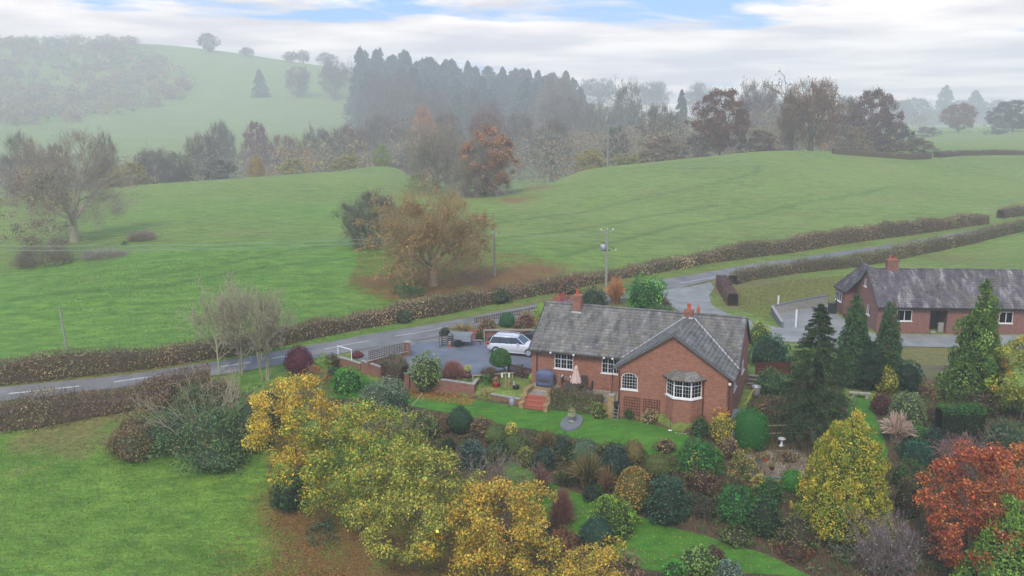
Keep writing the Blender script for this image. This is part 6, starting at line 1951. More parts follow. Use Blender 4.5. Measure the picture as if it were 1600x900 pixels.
def hedge(name, label, path, width, height, pal, dens=60, size=.16, core="5f523f", wob=.2, group=None, twigs=.4, tw_pal=None, cut=False, top_pal=None):
    """hedge along a world polyline following the ground"""
    rng = np.random.default_rng(abs(hash_(label)) % 100000)
    P = np.array(path, float); seg = np.linalg.norm(np.diff(P, axis=0), axis=1); cum = np.concatenate([[0], np.cumsum(seg)]); L = cum[-1]
    ns1, ns2, ns3 = smooth_noise(rng, 7, 1.2), smooth_noise(rng, 7, 3.5), smooth_noise(rng, 6, 2.)
    def at(s):
        x = np.interp(s, cum, P[:, 0]); y = np.interp(s, cum, P[:, 1]); e = .3
        dx = np.interp(s + e, cum, P[:, 0]) - np.interp(s - e, cum, P[:, 0]); dy = np.interp(s + e, cum, P[:, 1]) - np.interp(s - e, cum, P[:, 1])
        q = np.hypot(dx, dy) + 1e-9; return x, y, -dy / q, dx / q
    hgt = (lambda s: np.interp(s / L, np.linspace(0, 1, len(height)), height)) if isinstance(height, (list, tuple)) else (lambda s: np.full(np.shape(s), float(height)))
    hz = lambda s: hgt(s) * (1 + (0 if cut else wob) * (ns1(s) + .8 * ns2(s)))
    wz = lambda s: width * (1 + (0 if cut else wob) * ns3(s))
    per = width + 2 * (max(height) if isinstance(height, (list, tuple)) else height)
    size *= 1.08; n = int(min(60000, .72 * dens * L * per / (size / .16) ** 2))
    s = rng.uniform(0, L, n); q = rng.uniform(0, 1, n)
    x, y, nx_, ny_ = at(s); hh, ww = hz(s), wz(s)
    f = ww / (ww + 2 * hh); side = np.where(q < f, 0, np.where(q < f + (1 - f) / 2, -1, 1))
    lat = np.where(side == 0, (q / f - .5), side * .5); up_ = np.where(side == 0, 1., (np.where(side == -1, q - f, q - f - (1 - f) / 2)) / ((1 - f) / 2))
    rnd = np.clip((up_ - .75) / .25, 0, 1) * np.abs(side) * .12; lat = lat * (1 - rnd * (0 if cut else 1)) * (1 + (.05 if cut else .1) * (1 - up_))
    depth = rng.uniform(-.12, .06, n) * (0.3 if cut else 1)
    lat = lat * ww + np.where(side != 0, side * depth, 0)
    z0 = H(x + nx_ * lat, y + ny_ * lat)
    z = z0 + up_ * hh + np.where(side == 0, depth - (0 if cut else np.abs(lat / ww) ** 3 * .9 * hh * .2), 0)
    PP = np.stack([x + nx_ * lat, y + ny_ * lat, z], 1)
    N = np.stack([nx_ * side, ny_ * side, (side == 0) * 1.], 1)
    bands = np.floor(s / L * max(3, L / 2.2) + rng.normal(0, .25, n)).astype(int)
    nb_ = bands.max() + 3; bc = palette(rng, pal, nb_, .2)
    cols = bc[np.clip(bands, 0, nb_ - 1)] * np.exp(rng.normal(0, .17, (n, 1))); o_ = rng.uniform(size=n) < .45; cols[o_] = palette(rng, pal, o_.sum(), .18)
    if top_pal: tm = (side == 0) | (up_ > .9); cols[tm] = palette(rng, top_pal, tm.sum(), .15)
    parts = [cards(rng, PP, N, size, cols, .55, .1, .7)]
    if twigs:
        m = int(n * twigs * .5); s2_ = rng.uniform(0, L, m); x2, y2, a2, b2 = at(s2_); l2 = rng.uniform(-.5, .5, m) * wz(s2_)
        zb = H(x2 + a2 * l2, y2 + b2 * l2) + hz(s2_) * rng.uniform(.55, .95, m); pts = np.zeros((m, 3, 3)); pts[:, 0] = np.stack([x2 + a2 * l2, y2 + b2 * l2, zb], 1)
        dd = nrmz(rng.normal(0, .5, (m, 3)) + UP * 1.2); ln = rng.uniform(.15, .65, m) * (1.4 if not cut else .4)
        pts[:, 1] = pts[:, 0] + dd * ln[:, None] * .5; pts[:, 2] = pts[:, 1] + nrmz(dd + rng.normal(0, .2, (m, 3))) * ln[:, None] * .5
        parts.append(ribbons(rng, pts, np.tile(np.array([.012, .009, .004]) * 1.6, (m, 1)), palette(rng, tw_pal or [(core, 1), ("7a6a58", 1)], m, .15)))
    # core
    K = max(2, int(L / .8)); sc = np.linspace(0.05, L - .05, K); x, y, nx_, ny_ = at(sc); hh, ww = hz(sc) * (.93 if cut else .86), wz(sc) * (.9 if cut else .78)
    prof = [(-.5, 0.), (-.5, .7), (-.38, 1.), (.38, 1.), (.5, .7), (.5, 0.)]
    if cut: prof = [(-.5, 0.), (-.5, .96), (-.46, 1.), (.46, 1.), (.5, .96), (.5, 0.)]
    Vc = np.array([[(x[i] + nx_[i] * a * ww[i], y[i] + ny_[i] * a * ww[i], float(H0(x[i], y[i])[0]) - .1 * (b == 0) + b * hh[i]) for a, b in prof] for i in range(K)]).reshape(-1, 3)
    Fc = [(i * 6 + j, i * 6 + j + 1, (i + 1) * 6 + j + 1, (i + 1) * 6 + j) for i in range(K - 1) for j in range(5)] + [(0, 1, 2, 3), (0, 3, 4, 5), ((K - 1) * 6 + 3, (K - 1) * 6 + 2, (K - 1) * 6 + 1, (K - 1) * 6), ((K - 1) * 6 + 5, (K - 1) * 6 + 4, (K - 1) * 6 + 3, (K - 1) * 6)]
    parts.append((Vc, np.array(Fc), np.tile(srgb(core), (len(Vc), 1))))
    V, Fq, C = join(parts); o0 = np.array([P[0, 0], P[0, 1], float(H(P[0, 0], P[0, 1])[0])])
    o = link(name, np_mesh(name, V - o0, Fq, "foliage", C), None, label=label, cat="hedge")
    o.location = o0
    if group: o["group"] = group
    return o
# ------------------------------------------------------------------ hedges along road and fields
HB = [("8c7858", 3), ("9a8460", 3), ("7a784c", 3), ("826650", 1.2), ("646c40", 2.2), ("ac986e", 1.4)]
HG = [("6a7246", 3), ("7e7a50", 2), ("8e7e56", 2), ("5a663c", 2)]
hedge("roadside_hedge", "long brown and green hawthorn hedge on the field side of the road", WL([(-70,606),(0,598),(100,587),(200,576),(300,562),(400,547),(460,533),(520,520),(600,505),(700,488),(780,470),(850,458),(920,443),(1000,429),(1060,418),(1130,407),(1200,398),(1300,383),(1400,369),(1480,358),(1540,349)]), 1.5, [1.8,1.7,1.3,1.5,1.7,1.3,1.0,1.2,1.7,2.1,2.2,2.3,2.1,1.9,1.6], HB, dens=56, size=.16, wob=.27, twigs=.7)
hedge("roadside_hedge", "short brown hedge past the gateway at the right end of the long field hedge", WL([(1562,341),(1600,336),(1670,326)]), 1.5, 1.9, HB, dens=45, size=.18)
hedge("roadside_hedge", "green brown clipped hedge between the lane and the neighbour's rough lawn", WL([(1144,444),(1165,437),(1200,432),(1260,424),(1320,418),(1380,409),(1440,395),(1520,379),(1600,360),(1670,345)]), 1.5, [1.2,1.5,1.7,1.7,1.6,1.5], HG, dens=50, size=.16)
hedge("clipped_hedge", "square clipped purple brown hedge block beside the gravel track", WL([(1126,447),(1131,456),(1145,478)]), 1.15, 1.35, [("6f574e", 3), ("806658", 2), ("5e4a44", 2)], dens=90, size=.11, cut=True, core="4a3934", twigs=.3)
hedge("roadside_hedge", "dark red and brown hedge between the lower left field and the road", WL([(-60,676),(0,668),(60,660),(120,650),(180,640),(230,630),(290,618),(330,612)]), 1.7, [1.6,1.9,1.5,1.3,1.7,1.9], [("806454", 4), ("90725e", 2), ("6c6644", 1.8), ("9c8a60", 1.3)], dens=62, size=.14, wob=.36, twigs=1.1)
hedge("field_hedge", "low dark hedge between the two distant fields at the right edge", WL([(1462,246),(1500,243),(1560,242),(1640,242)]), 2.0, 1.6, [("5a5640", 2), ("4c4a3a", 2)], dens=26, size=.26)
hedge("field_hedge", "curving dark field hedge below the oaks at the top of the right field", WL([(1300,240),(1340,243),(1380,246),(1420,249),(1452,248)]), 2.0, 1.7, [("5a4c40", 2), ("4c4a3a", 2), ("6b6246", 1)], dens=26, size=.26)
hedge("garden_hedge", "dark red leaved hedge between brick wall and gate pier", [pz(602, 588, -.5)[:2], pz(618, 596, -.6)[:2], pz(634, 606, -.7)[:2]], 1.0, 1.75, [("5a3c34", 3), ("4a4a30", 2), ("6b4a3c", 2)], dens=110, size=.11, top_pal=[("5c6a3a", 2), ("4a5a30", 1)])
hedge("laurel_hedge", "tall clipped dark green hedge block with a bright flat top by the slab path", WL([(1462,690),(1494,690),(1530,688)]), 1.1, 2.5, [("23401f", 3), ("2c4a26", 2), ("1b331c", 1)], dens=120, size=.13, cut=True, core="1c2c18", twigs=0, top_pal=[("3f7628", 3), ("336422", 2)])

bush("dark green holly growing out of the roadside hedge below the large oak", (756,450,800,473), [("3c5030", 3), ("4a5e38", 2), ("5c6040", 1)], size=.15, hullc="2a3822", base=472, clump=.3, lumpy=.3)
bush("ivy clad stump standing up in the roadside hedge left of the oak litter", (612,479,646,505), [("44583a", 3), ("56663c", 2), ("6c6448", 1)], size=.15, hullc="2f3c26", base=503, clump=.3, lumpy=.3)
bush("taller russet hawthorn in the hedge behind the chimney", (868,428,906,460), [("86705a", 3), ("94684c", 2), ("6c6c48", 1)], size=.16, hullc="4c4032", base=457, clump=.3, lumpy=.3)
# ------------------------------------------------------------------ foreground trees
YE = [("7a7438", 1.2), ("d2a93c", 3), ("c0a23f", 3), ("8f9440", 2), ("e0b040", 2), ("b5892f", 1)]
YG = [("5a6430", 2), ("6a5c3c", .8), ("6f8a35", 4), ("8f9c3c", 3), ("567a30", 3), ("c2a440", 2), ("a9a040", 2)]
YP = [("5c6634", 2), ("6c603c", .8), ("b5a84a", 3), ("98983f", 3), ("7e8a3c", 3), ("c8b850", 1.6), ("687834", 2)]
YO = [("6a6a34", 1.6), ("705a3a", .8), ("c6a03c", 3), ("b0963a", 3), ("d0a440", 1.6), ("8f8f3c", 2.5), ("c08638", .8)]


def leafy(pal, n, size, clump=.22, bark="6b6152", r=.13, **k):
    return (lambda rng, w, h: leafcrown(rng, w, h, k.get('shape', 'round'), n, size, pal, clump=clump, z0=h * k.get('z0', .12), **{a: b for a, b in k.items() if a not in ('shape', 'z0')})), (lambda rng, w, h: limbs(rng, w, h, r, bark))


c_, t_ = leafy(YE, 18000, .145, .22, jit=.3, own=.85, shell=.1)
plant("autumn_tree", "tree", "orange yellow field maple at the left end of the yellow tree row", (384,586,545,745), c_, t_, base=738)
c_, t_ = leafy([("7a6a68", 2), ("8a7a70", 2), ("6a5a5c", 1)], 2600, .09, .25, shell=.1)
c_, t_ = leafy(YG + [("d0a83c", 1.5)], 30000, .14, .19, jit=.3, own=.85, shell=.15, lumpy=.22)
plant("autumn_tree", "tree", "broad green and gold tree in the middle of the yellow row", (446,628,678,842), c_, t_, base=828)
c_, t_ = leafy(YP + [("b8963c", 1)], 26000, .14, .19, jit=.3, own=.85, shell=.15, lumpy=.22)
plant("autumn_tree", "tree", "pale lemon and green leaved tree right of the broad gold tree", (548,694,752,904), c_, t_, base=885)
c_, t_ = leafy(YO, 24000, .14, .2, jit=.3, own=.85, shell=.15, lumpy=.25)
plant("autumn_tree", "tree", "golden orange tree rising from the bottom edge at the end of the yellow row", (682,752,882,930), c_, t_, base=925)
c_, t_ = leafy(YO, 9000, .135, .28, jit=.3, own=.85, shell=.0, lumpy=.3)
plant("autumn_tree", "tree", "small sparse golden sapling at the bottom edge below the dark shrub", (852,838,985,960), c_, t_, base=950)

bk, tw = "7c7468", "8a7c70"


def bare(name, label, box, seed, barkc="7a7062", twigc="86766a", base=None, D=None, cat="tree", tint=None, group=None, **k):
    loc, w, h = place(*box, base=base, D=D)
    tr, cr = baretree(seed, w, h, barkc, twigc, **k)
    t = thing(name, label, cat, loc, 0, group)
    link("trunk", mk("trunk", tr, "bark"), t); link("crown", mk("crown", cr), t)
    return t


SHR = [(3, .15, .05, 5, .8, 35, .2, .6), (3, .2, .04, 5, .6, 40, .2, .5), (3, .2, .03, 4, .6, 40, .2, .5), (3, .2, .0, 0, 0, 0, 0, 0)]
bare("bare_shrub", "bare purple grey shrub poking up between the two left yellow trees", (468,622,540,725), 31, "6a5c58", "7c6a6c", levels=SHR, stems=7, spread=.5, base_w=.5, cat="shrub", trunk=.6, tr=.012)
bare("bare_shrub", "bare grey brown shrub behind the pale lemon tree", (700,700,835,830), 32, "6e6258", "857668", levels=SHR, stems=12, spread=.7, base_w=1.0, cat="shrub", trunk=.6, tr=.010, base=800, leaves=(.25, .1, [("8a6a4a", 1), ("a08a50", 1)]))
bare("bare_shrub", "tangled grey twigs with a few yellow leaves below the garden lawn's left end", (560,640,680,735), 33, "6e6660", "8a7a68", levels=SHR, stems=10, spread=.7, base_w=1.0, cat="shrub", trunk=.6, tr=.010, leaves=(.5, .11, YO))
bare("bare_shrub", "bare plum grey thicket at the bottom edge beside the orange tree", (1308,795,1440,925), 34, "6a5c5a", "857578", levels=SHR, stems=16, spread=.6, base_w=1.3, cat="shrub", trunk=.6, tr=.010, base=905, leaves=(.12, .1, [("8aa08a", 1)]))
bare("bare_shrub", "bare twiggy shrub with last orange leaves left of the yellow row by the road", (440,572,520,660), 35, "70655a", "8a705c", levels=SHR, stems=9, spread=.5, base_w=.8, cat="shrub", trunk=.6, tr=.010, leaves=(.55, .12, [("a8743c", 1), ("b59040", 1), ("8a6a48", 1)]))
bare("bare_shrub", "small bare reddish twig bush on the lower lawn edge", (830,722,862,786), 36, "6e5248", "85655c", levels=SHR, stems=14, spread=.25, base_w=.25, cat="shrub", trunk=.7, tr=.008)

# bare multi-stemmed trees by the roadside
RL = [(6, .06, .03, 8, .85, 40, .2, .5), (5, .12, .04, 7, .55, 34, .15, .5), (4, .14, .04, 7, .6, 34, .15, .5), (4, .15, .03, 4, .6, 30, .2, .5), (2, .12, .02, 0, 0, 0, 0, 0)]
bare("bare_tree", "tall bare pale stemmed tree leaning left at the roadside", (288,438,398,592), 41, "938c76", "a0987f", levels=RL, stems=2, spread=.12, base_w=.4, trunk=.55, tr=.012, base=584, minr=.013, twigr=.0085)
bare("bare_tree", "bare upright tree in the middle of the roadside clump", (316,428,440,592), 42, "8f8872", "9d957c", levels=RL, stems=2, spread=.1, base_w=.4, trunk=.55, tr=.012, base=585, minr=.013, twigr=.0085)
bare("bare_tree", "right hand bare tree of the roadside clump with a thick lower trunk", (366,446,464,602), 43, "8a836c", "989076", levels=RL, stems=3, spread=.12, base_w=.6, trunk=.5, tr=.013, base=594, minr=.013, twigr=.0085)
bare("bare_shrub", "pale arching hazel stems leaning over the roadside hedge", (205,584,446,700), 44, "938a70", "a3987a", levels=[(5, .12, -.06, 5, .5, 30, .3, .6), (4, .15, 0, 4, .6, 35, .2, .5), (3, .2, 0, 0, 0, 0, 0, 0)], stems=46, spread=1.1, base_w=4.2, cat="shrub", trunk=.8, tr=.011, base=676)
BRB = [("4e6c3e", 4), ("5f7c4a", 2), ("44603a", 2), ("727c4e", 1.2), ("7c704e", .7)]
bush("sprawling green bramble mass below the arching hazel stems", (285,628,400,716), BRB, size=.15, hullc="34462a", clump=.3, dens=1., name="bramble_thicket", cat="brambles", lumpy=.4)
bush("low green bramble mound at the left of the sprawling bramble mass", (215,640,312,712), BRB, size=.15, hullc="34462a", clump=.3, dens=1., name="bramble_thicket", cat="brambles", lumpy=.4)
bush("ivy covered bramble mound against the orange yellow maple", (358,612,436,706), BRB, size=.15, hullc="34462a", clump=.3, dens=1., name="bramble_thicket", cat="brambles", lumpy=.4)
bush("brambles climbing through the hawthorn by the road hedge", (255,600,350,660), [("5c6a40", 3), ("75684a", 2), ("4a6038", 2)], size=.14, hullc="3f4a2c", clump=.3, name="bramble_thicket", cat="brambles", lumpy=.4)
bush("brown bracken and twigs at the end of the dark red hedge", (170,640,262,722), [("7c6a48", 3), ("8a7450", 2), ("666a40", 2)], size=.13, hullc="564a34", clump=.3, name="bramble_thicket", cat="brambles")
bush("low bramble skirt spreading onto the field below the sprawling mass", (290,680,400,738), BRB, size=.14, hullc="34462a", clump=.3, dens=.9, name="bramble_thicket", cat="brambles", lumpy=.4)
bush("tawny dead grass and dock beside the brown bracken", (160,668,226,716), [("94895c", 3), ("7c7a4c", 2), ("6a6a44", 1)], 'blades', dens=.9, bw=.04, name="grass_clump", cat="grasses")
bush("tangled brown scrub between hazel stems and road", (300,590,380,640), [("80705a", 3), ("6a6a48", 2), ("8c7c60", 2)], size=.13, hullc="4f4634", clump=.3, lumpy=.4)
bush("hawthorn scrub with small pale berries beside the road", (212,590,300,640), [("75604a", 3), ("6a4a3e", 2), ("9a8a5c", 1.5), ("555a38", 1)], size=.13, hullc="4a3c2c", clump=.25)
bush("grey green elder scrub under the bare roadside trees", (372,596,462,690), [("6a6a4c", 3), ("7a7058", 2), ("58603c", 2)], size=.14, hullc="4a4634", clump=.25)
bush("dark green ivy bush on the lower field beside the orange yellow maple", (420,735,490,800), [("2f4a2c", 3), ("3a5a34", 2)], size=.14, hullc="24341f", clump=.25)
bush("blue green elder sprig on the leaf litter", (474,812,532,855), [("3c5a40", 3), ("4a6a4c", 2)], size=.14, clump=.3, dens=.8)

# ------------------------------------------------------------------ big garden conifers and trees
def F_(pal, nb, per, size, shape='cone', droop=.3, lift=.1, hang=.3, side=.35, hullc=None, hk=.5, aspect=.35, z0=0., jit=.16):
    def f(rng, w, h):
        d = [feather(rng, w, h, shape, nb, per, size, droop, lift, pal, z0 * h, aspect, side, hang, jit)]
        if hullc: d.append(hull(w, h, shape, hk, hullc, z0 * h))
        return join(d)
    return f


def LC_(pal, n, size, shape, clump, hullc, hk, lumpy=.12, z0=0.):
    return lambda rng, w, h: leafcrown(rng, w, h, shape, n, size, pal, clump=clump, z0=z0, hullc=hullc, hk=hk, lumpy=lumpy, sq=1.3, up=.2, jit=.2, own=.4, shell=.4, aspect=.4, vert=True)


TK = lambda r, col="5a4a3c", f=.9: (lambda rng, w, h: trunk_mesh(rng, h * f, r, col))
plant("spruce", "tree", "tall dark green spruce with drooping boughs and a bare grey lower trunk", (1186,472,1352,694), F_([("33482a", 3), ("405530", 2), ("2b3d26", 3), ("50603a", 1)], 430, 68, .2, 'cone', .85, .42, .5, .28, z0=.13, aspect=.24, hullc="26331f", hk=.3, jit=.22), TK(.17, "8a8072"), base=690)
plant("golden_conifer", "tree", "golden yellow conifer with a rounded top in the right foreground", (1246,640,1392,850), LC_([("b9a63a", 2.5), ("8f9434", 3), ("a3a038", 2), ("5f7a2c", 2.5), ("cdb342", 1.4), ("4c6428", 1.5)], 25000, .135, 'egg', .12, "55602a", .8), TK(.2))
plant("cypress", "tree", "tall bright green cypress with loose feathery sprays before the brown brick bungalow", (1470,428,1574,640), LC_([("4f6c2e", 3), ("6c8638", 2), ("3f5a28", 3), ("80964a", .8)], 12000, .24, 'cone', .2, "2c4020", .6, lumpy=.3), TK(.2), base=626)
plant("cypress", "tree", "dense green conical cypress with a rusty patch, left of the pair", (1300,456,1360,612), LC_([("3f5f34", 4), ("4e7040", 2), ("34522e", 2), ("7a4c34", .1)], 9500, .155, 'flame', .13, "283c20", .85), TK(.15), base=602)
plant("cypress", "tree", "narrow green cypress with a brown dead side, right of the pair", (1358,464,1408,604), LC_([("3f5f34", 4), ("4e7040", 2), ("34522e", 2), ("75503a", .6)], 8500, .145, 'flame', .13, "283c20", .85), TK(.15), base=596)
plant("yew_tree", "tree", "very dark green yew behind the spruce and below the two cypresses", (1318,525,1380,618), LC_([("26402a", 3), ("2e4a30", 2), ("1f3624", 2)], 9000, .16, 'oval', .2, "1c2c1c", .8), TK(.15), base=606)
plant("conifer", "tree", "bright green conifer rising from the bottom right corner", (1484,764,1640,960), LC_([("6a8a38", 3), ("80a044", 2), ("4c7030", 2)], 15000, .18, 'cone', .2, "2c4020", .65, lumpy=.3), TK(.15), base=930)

c_, t_ = leafy([("a04c30", 4), ("b4602f", 3), ("86403a", 2.5), ("c88440", 1.2), ("75583e", 2.5), ("94503c", 2)], 24000, .14, .19, jit=.3, own=.8, shell=.1, lumpy=.3, shape='round')
plant("copper_beech", "tree", "fiery red and orange tree filling the bottom right corner", (1420,690,1600,925), c_, t_, base=905)
c_, t_ = leafy([("a8553a", 3), ("bc7036", 2), ("c88a3c", 1.5), ("8a4838", 2)], 10000, .14, .24, jit=.3, own=.85, shell=.1, lumpy=.3)
plant("copper_beech", "tree", "second orange red tree at the right edge behind the first", (1530,690,1660,860), c_, t_, base=840)
bare("bare_shrub", "bare pinkish twigs rising above the top of the red tree", (1440,672,1560,760), 37, "7a5c58", "94706e", levels=SHR, stems=10, spread=.5, base_w=.8, cat="shrub", trunk=.6, tr=.010, base=750)
c_, t_ = leafy([("8a9a44", 3), ("a8a048", 2), ("6a8038", 2), ("c09a3c", 1)], 11000, .16, .22, jit=.2, own=.5, shell=.3)
plant("autumn_tree", "tree", "yellow green tree at the right edge beside the bright cypress", (1538,525,1650,668), c_, t_, base=655)
c_, t_ = leafy([("c0a03c", 3), ("8a9440", 2), ("b07c34", 1)], 3500, .14, .25, jit=.2, own=.5, shell=.3)
plant("autumn_tree", "tree", "small golden sapling tucked between the bright cypress and the right edge tree", (1538,560,1580,640), c_, t_, base=634)

# ------------------------------------------------------------------ shrubs of the garden
G1 = [("3f6a2c", 3), ("52803a", 2), ("35592a", 2)]
GD1 = [("2c4a30", 3), ("365a38", 2), ("243e28", 2)]
GO = [("5a6a34", 3), ("6e7a3c", 2), ("4a5a2e", 2)]
BR = [("7c6248", 3), ("8c7250", 2), ("6a6040", 2), ("a08860", 1)]
bush("dark green egg shaped holly bush on the lawn edge", (700,634,738,680), GD1, 'tight', size=.11, shape='oval', rough=.06, dens=1.6)
bush("grey green spotted laurel with a yellow flush at the left end of the rockery", (634,640,684,688), [("66753f", 3), ("7d8a50", 2), ("b09a44", .8), ("506238", 2)], size=.13, hullc="3c4628")
bush("dead brown sedum patch on the rockery by the dark egg shaped bush", (732,650,776,680), BR, size=.12, hullc="4a3a2c", dens=.9)
bush("low bronze ground cover along the left rockery", (676,648,716,676), [("7a6242", 2), ("8a6a44", 2), ("6a6a40", 1)], size=.12, hullc="4a3c28", dens=.9)
bush("rounded olive heather left of the small yellow bush", (756,662,792,692), GO, 'tight', size=.10, rough=.08)
bush("small bright yellow bush on the lawn edge", (788,658,809,684), [("cdbb5a", 3), ("dccb70", 2), ("a8a048", 1)], size=.09, shape='oval', hullc="7a7a38", dens=1.2)
bush("olive green mound below the small yellow bush", (786,676,826,710), [("4c5c2c", 3), ("5c6c34", 2)], 'tight', size=.10, rough=.08)
bush("yellow green spiky shrub in the middle of the rockery", (806,696,836,732), [("8a8c44", 3), ("6a7438", 2), ("a09a50", 1)], size=.11, hullc="4a4c28")
bush("low dark green shrub on the left of the terrace above the lower lawn", (760,686,802,724), [("3f5530", 3), ("50663a", 2)], size=.11, hullc="2c3a22")
bush("blue grey conifer shrub beside the bare shrub", (712,684,764,738), [("4a6054", 3), ("5c7466", 2), ("3c5044", 2)], size=.12, hullc="2c3a34")
bush("small dark green sapling above the blue grey shrub", (690,682,712,706), GD1, size=.10, hullc="24341f")
bush("dark teal spreading bush beneath the brown ferns", (830,696,872,736), [("34503c", 3), ("405f46", 2)], size=.11, hullc="24362a")
bush("clump of brown dying ferns near the lawn edge", (832,672,872,716), [("6e5638", 3), ("84683f", 2), ("545c34", 2)], 'blades', dens=1.3, bw=.06, name="fern_clump", cat="ferns")
bush("dark green shrub right of the brown ferns", (860,674,898,722), [("3c5436", 3), ("4a6642", 2), ("5a5c3c", 1)], size=.11, hullc="28382a")
bush("round sage green bush below the sundial", (892,684,938,728), [("54694a", 3), ("637858", 2), ("465a40", 1)], 'tight', size=.11, rough=.07)
bush("small purple heather in front of the round sage bush", (908,692,940,726), [("6a4c4a", 3), ("7a5c50", 2), ("5c6040", 1)], size=.10, hullc="3c2a28")
bush("wide dark green juniper in the middle of the border", (934,690,990,746), [("33483a", 3), ("3e5644", 2), ("4a5f4a", 1)], size=.11, hullc="24322a")
bush("olive brown bush at the right of the lawn edge border", (972,686,1008,724), [("6e6236", 3), ("5a6234", 2), ("84703c", 1)], 'tight', size=.11, rough=.1)
bush("bronze and straw coloured phormium clump", (888,712,948,768), [("7a6e42", 3), ("8c7a4c", 2), ("565c34", 2), ("6a4a38", 1)], 'blades', dens=1.5, bw=.07, name="phormium", cat="phormium")
bush("red brown phormium clump right of the straw coloured one", (930,730,966,774), [("7c5c46", 3), ("8c6e4c", 2), ("6a6c40", 1.5)], 'blades', dens=1.5, bw=.07, name="phormium", cat="phormium")
bush("dark strappy leaved plant at the left of the phormiums", (862,736,902,768), [("3c4a2c", 3), ("6a603c", 1), ("4c5a34", 2)], 'blades', dens=1.5, bw=.07, name="phormium", cat="phormium")
bush("small dark shrub below the phormiums beside the lower lawn", (908,758,946,784), [("2e4030", 3), ("3c5438", 2)], size=.11, hullc="222e22")
bush("fresh green hebe tuft beside the red brown phormium", (926,752,946,776), [("5f8a3a", 3), ("4a7030", 1)], size=.09)
bush("olive green ground shrub left of the bright juniper", (1004,706,1052,744), [("56602c", 3), ("66703a", 2)], 'tight', size=.10, rough=.1)
bush("golden brown flowering dome shrub", (960,728,1020,798), [("a8843a", 2.5), ("8f7c38", 2), ("6a7434", 2), ("b8703a", 1)], 'tight', size=.12, shape='dome', rough=.06, dens=1.3, hullc="5a5628")
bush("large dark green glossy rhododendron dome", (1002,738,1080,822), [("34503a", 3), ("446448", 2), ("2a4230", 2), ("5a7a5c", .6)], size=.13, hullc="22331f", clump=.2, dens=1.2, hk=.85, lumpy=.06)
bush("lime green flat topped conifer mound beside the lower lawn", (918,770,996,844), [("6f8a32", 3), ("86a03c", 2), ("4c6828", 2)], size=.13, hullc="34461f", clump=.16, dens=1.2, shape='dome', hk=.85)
bush("blue green rounded yew in front of the lime mound", (906,806,960,864), [("2c4c38", 3), ("3a5f48", 2), ("24402e", 1)], 'tight', size=.11, shape='oval', rough=.05, dens=1.5)
bush("bright green feathery juniper mound at the right end of the lawn", (1054,682,1130,748), [("3a7430", 3), ("4c8e3e", 2), ("2c5c28", 2)], 'feather', size=.15, hullc="24481f", dens=1.2)
bush("bright green feathery juniper mound lower in the right border", (1114,756,1192,820), [("386e30", 3), ("48863a", 2), ("2a5628", 2)], 'feather', size=.15, hullc="24481f", dens=1.2)
bush("neatly clipped green box bush with a rounded top by the gable corner", (1144,638,1198,700), [("2f6a2c", 3), ("3b7c36", 2), ("2a5a28", 2)], 'tight', size=.08, shape='boxy', rough=.015, dens=1.5, name="box_topiary", cat="topiary")
bush("yellow variegated bush against the gable corner", (1104,644,1148,694), [("b8a83c", 3), ("a08f38", 2), ("8a8a40", 2), ("d0bc50", 1)], size=.10, shape='oval', hullc="5c5c28")
bush("orange leaved twigs above the yellow variegated bush", (1106,630,1144,658), [("d09a30", 3), ("b87a30", 2), ("c8a83c", 1)], size=.11, shell=.1, dens=.4, base=676)
bush("dark green shrub at the foot of the bay", (1078,648,1110,684), [("3a5a2c", 3), ("4c6e38", 2), ("2c4824", 2)], size=.10, hullc="24361c")
bush("fading brown hydrangea below the yellow variegated bush", (1118,680,1156,716), [("8a6e50", 3), ("9a8058", 2), ("6a6a3c", 2)], size=.12, hullc="4a3c2c")
bush("straggly yellow green perennials beside the gravel bed", (1132,700,1184,756), [("94924a", 3), ("78803c", 2), ("a88a44", 1.5)], size=.11, shell=.1, dens=.6, shape='oval')
bush("brown seed heads between the two feathery junipers", (1066,720,1124,772), [("6e523c", 3), ("84644a", 2), ("5a5a34", 1)], size=.12, shell=.2, dens=.7, hullc="3c3024")
bush("yellow leaved sapling beside the dark rhododendron", (1072,700,1096,764), [("c0b040", 3), ("9aa03c", 2)], size=.11, shell=.1, dens=.35, shape='oval')
bush("small maroon shrub on the edge of the lower lawn", (864,772,892,824), [("7a544a", 3), ("865c4c", 2)], 'twig', dens=1.2, lf=.6, size=.09)
bush("russet leaved shrub between the golden orange tree and the lower lawn", (858,818,906,862), [("8a5a40", 3), ("7c5038", 2), ("9a7a4c", 1)], size=.12, shell=.2, dens=.9)
bush("pinkish brown dead stems along the bottom of the lower lawn", (940,856,1010,905), [("8a6858", 3), ("9a7c62", 2), ("6a5a40", 1)], size=.12, shell=.1, dens=.7, shape='dome', base=900)
bush("pale green layered juniper at the bottom edge", (1058,852,1126,898), [("6f8a44", 3), ("84a050", 2), ("506a34", 2)], size=.12, clump=.18, hullc="3a4c26", dens=1.1)
bush("bright green rounded conifer at the bottom edge", (1032,872,1074,912), [("4c8a34", 3), ("62a040", 2)], 'feather', size=.13, hullc="2a4a1f")
bush("dark brown heather behind the pale layered juniper", (1096,852,1134,886), [("5a4236", 3), ("6a4e40", 2)], size=.11, hullc="3a2c24")
bush("silver green lavender clump at the bottom edge", (1118,872,1160,908), [("6e8470", 3), ("82967e", 2), ("586a52", 1)], size=.10, hullc="3c4838")
bush("dark green shrub left of the golden conifer", (1164,770,1224,842), [("34502c", 3), ("446438", 2), ("2c4226", 2)], size=.13, hullc="22301c")
bush("brown and green berry shrub at the foot of the golden conifer", (1206,800,1284,862), [("66623c", 3), ("74583c", 2), ("50683a", 3), ("847448", 1)], size=.13, hullc="3a3424", dens=.9)
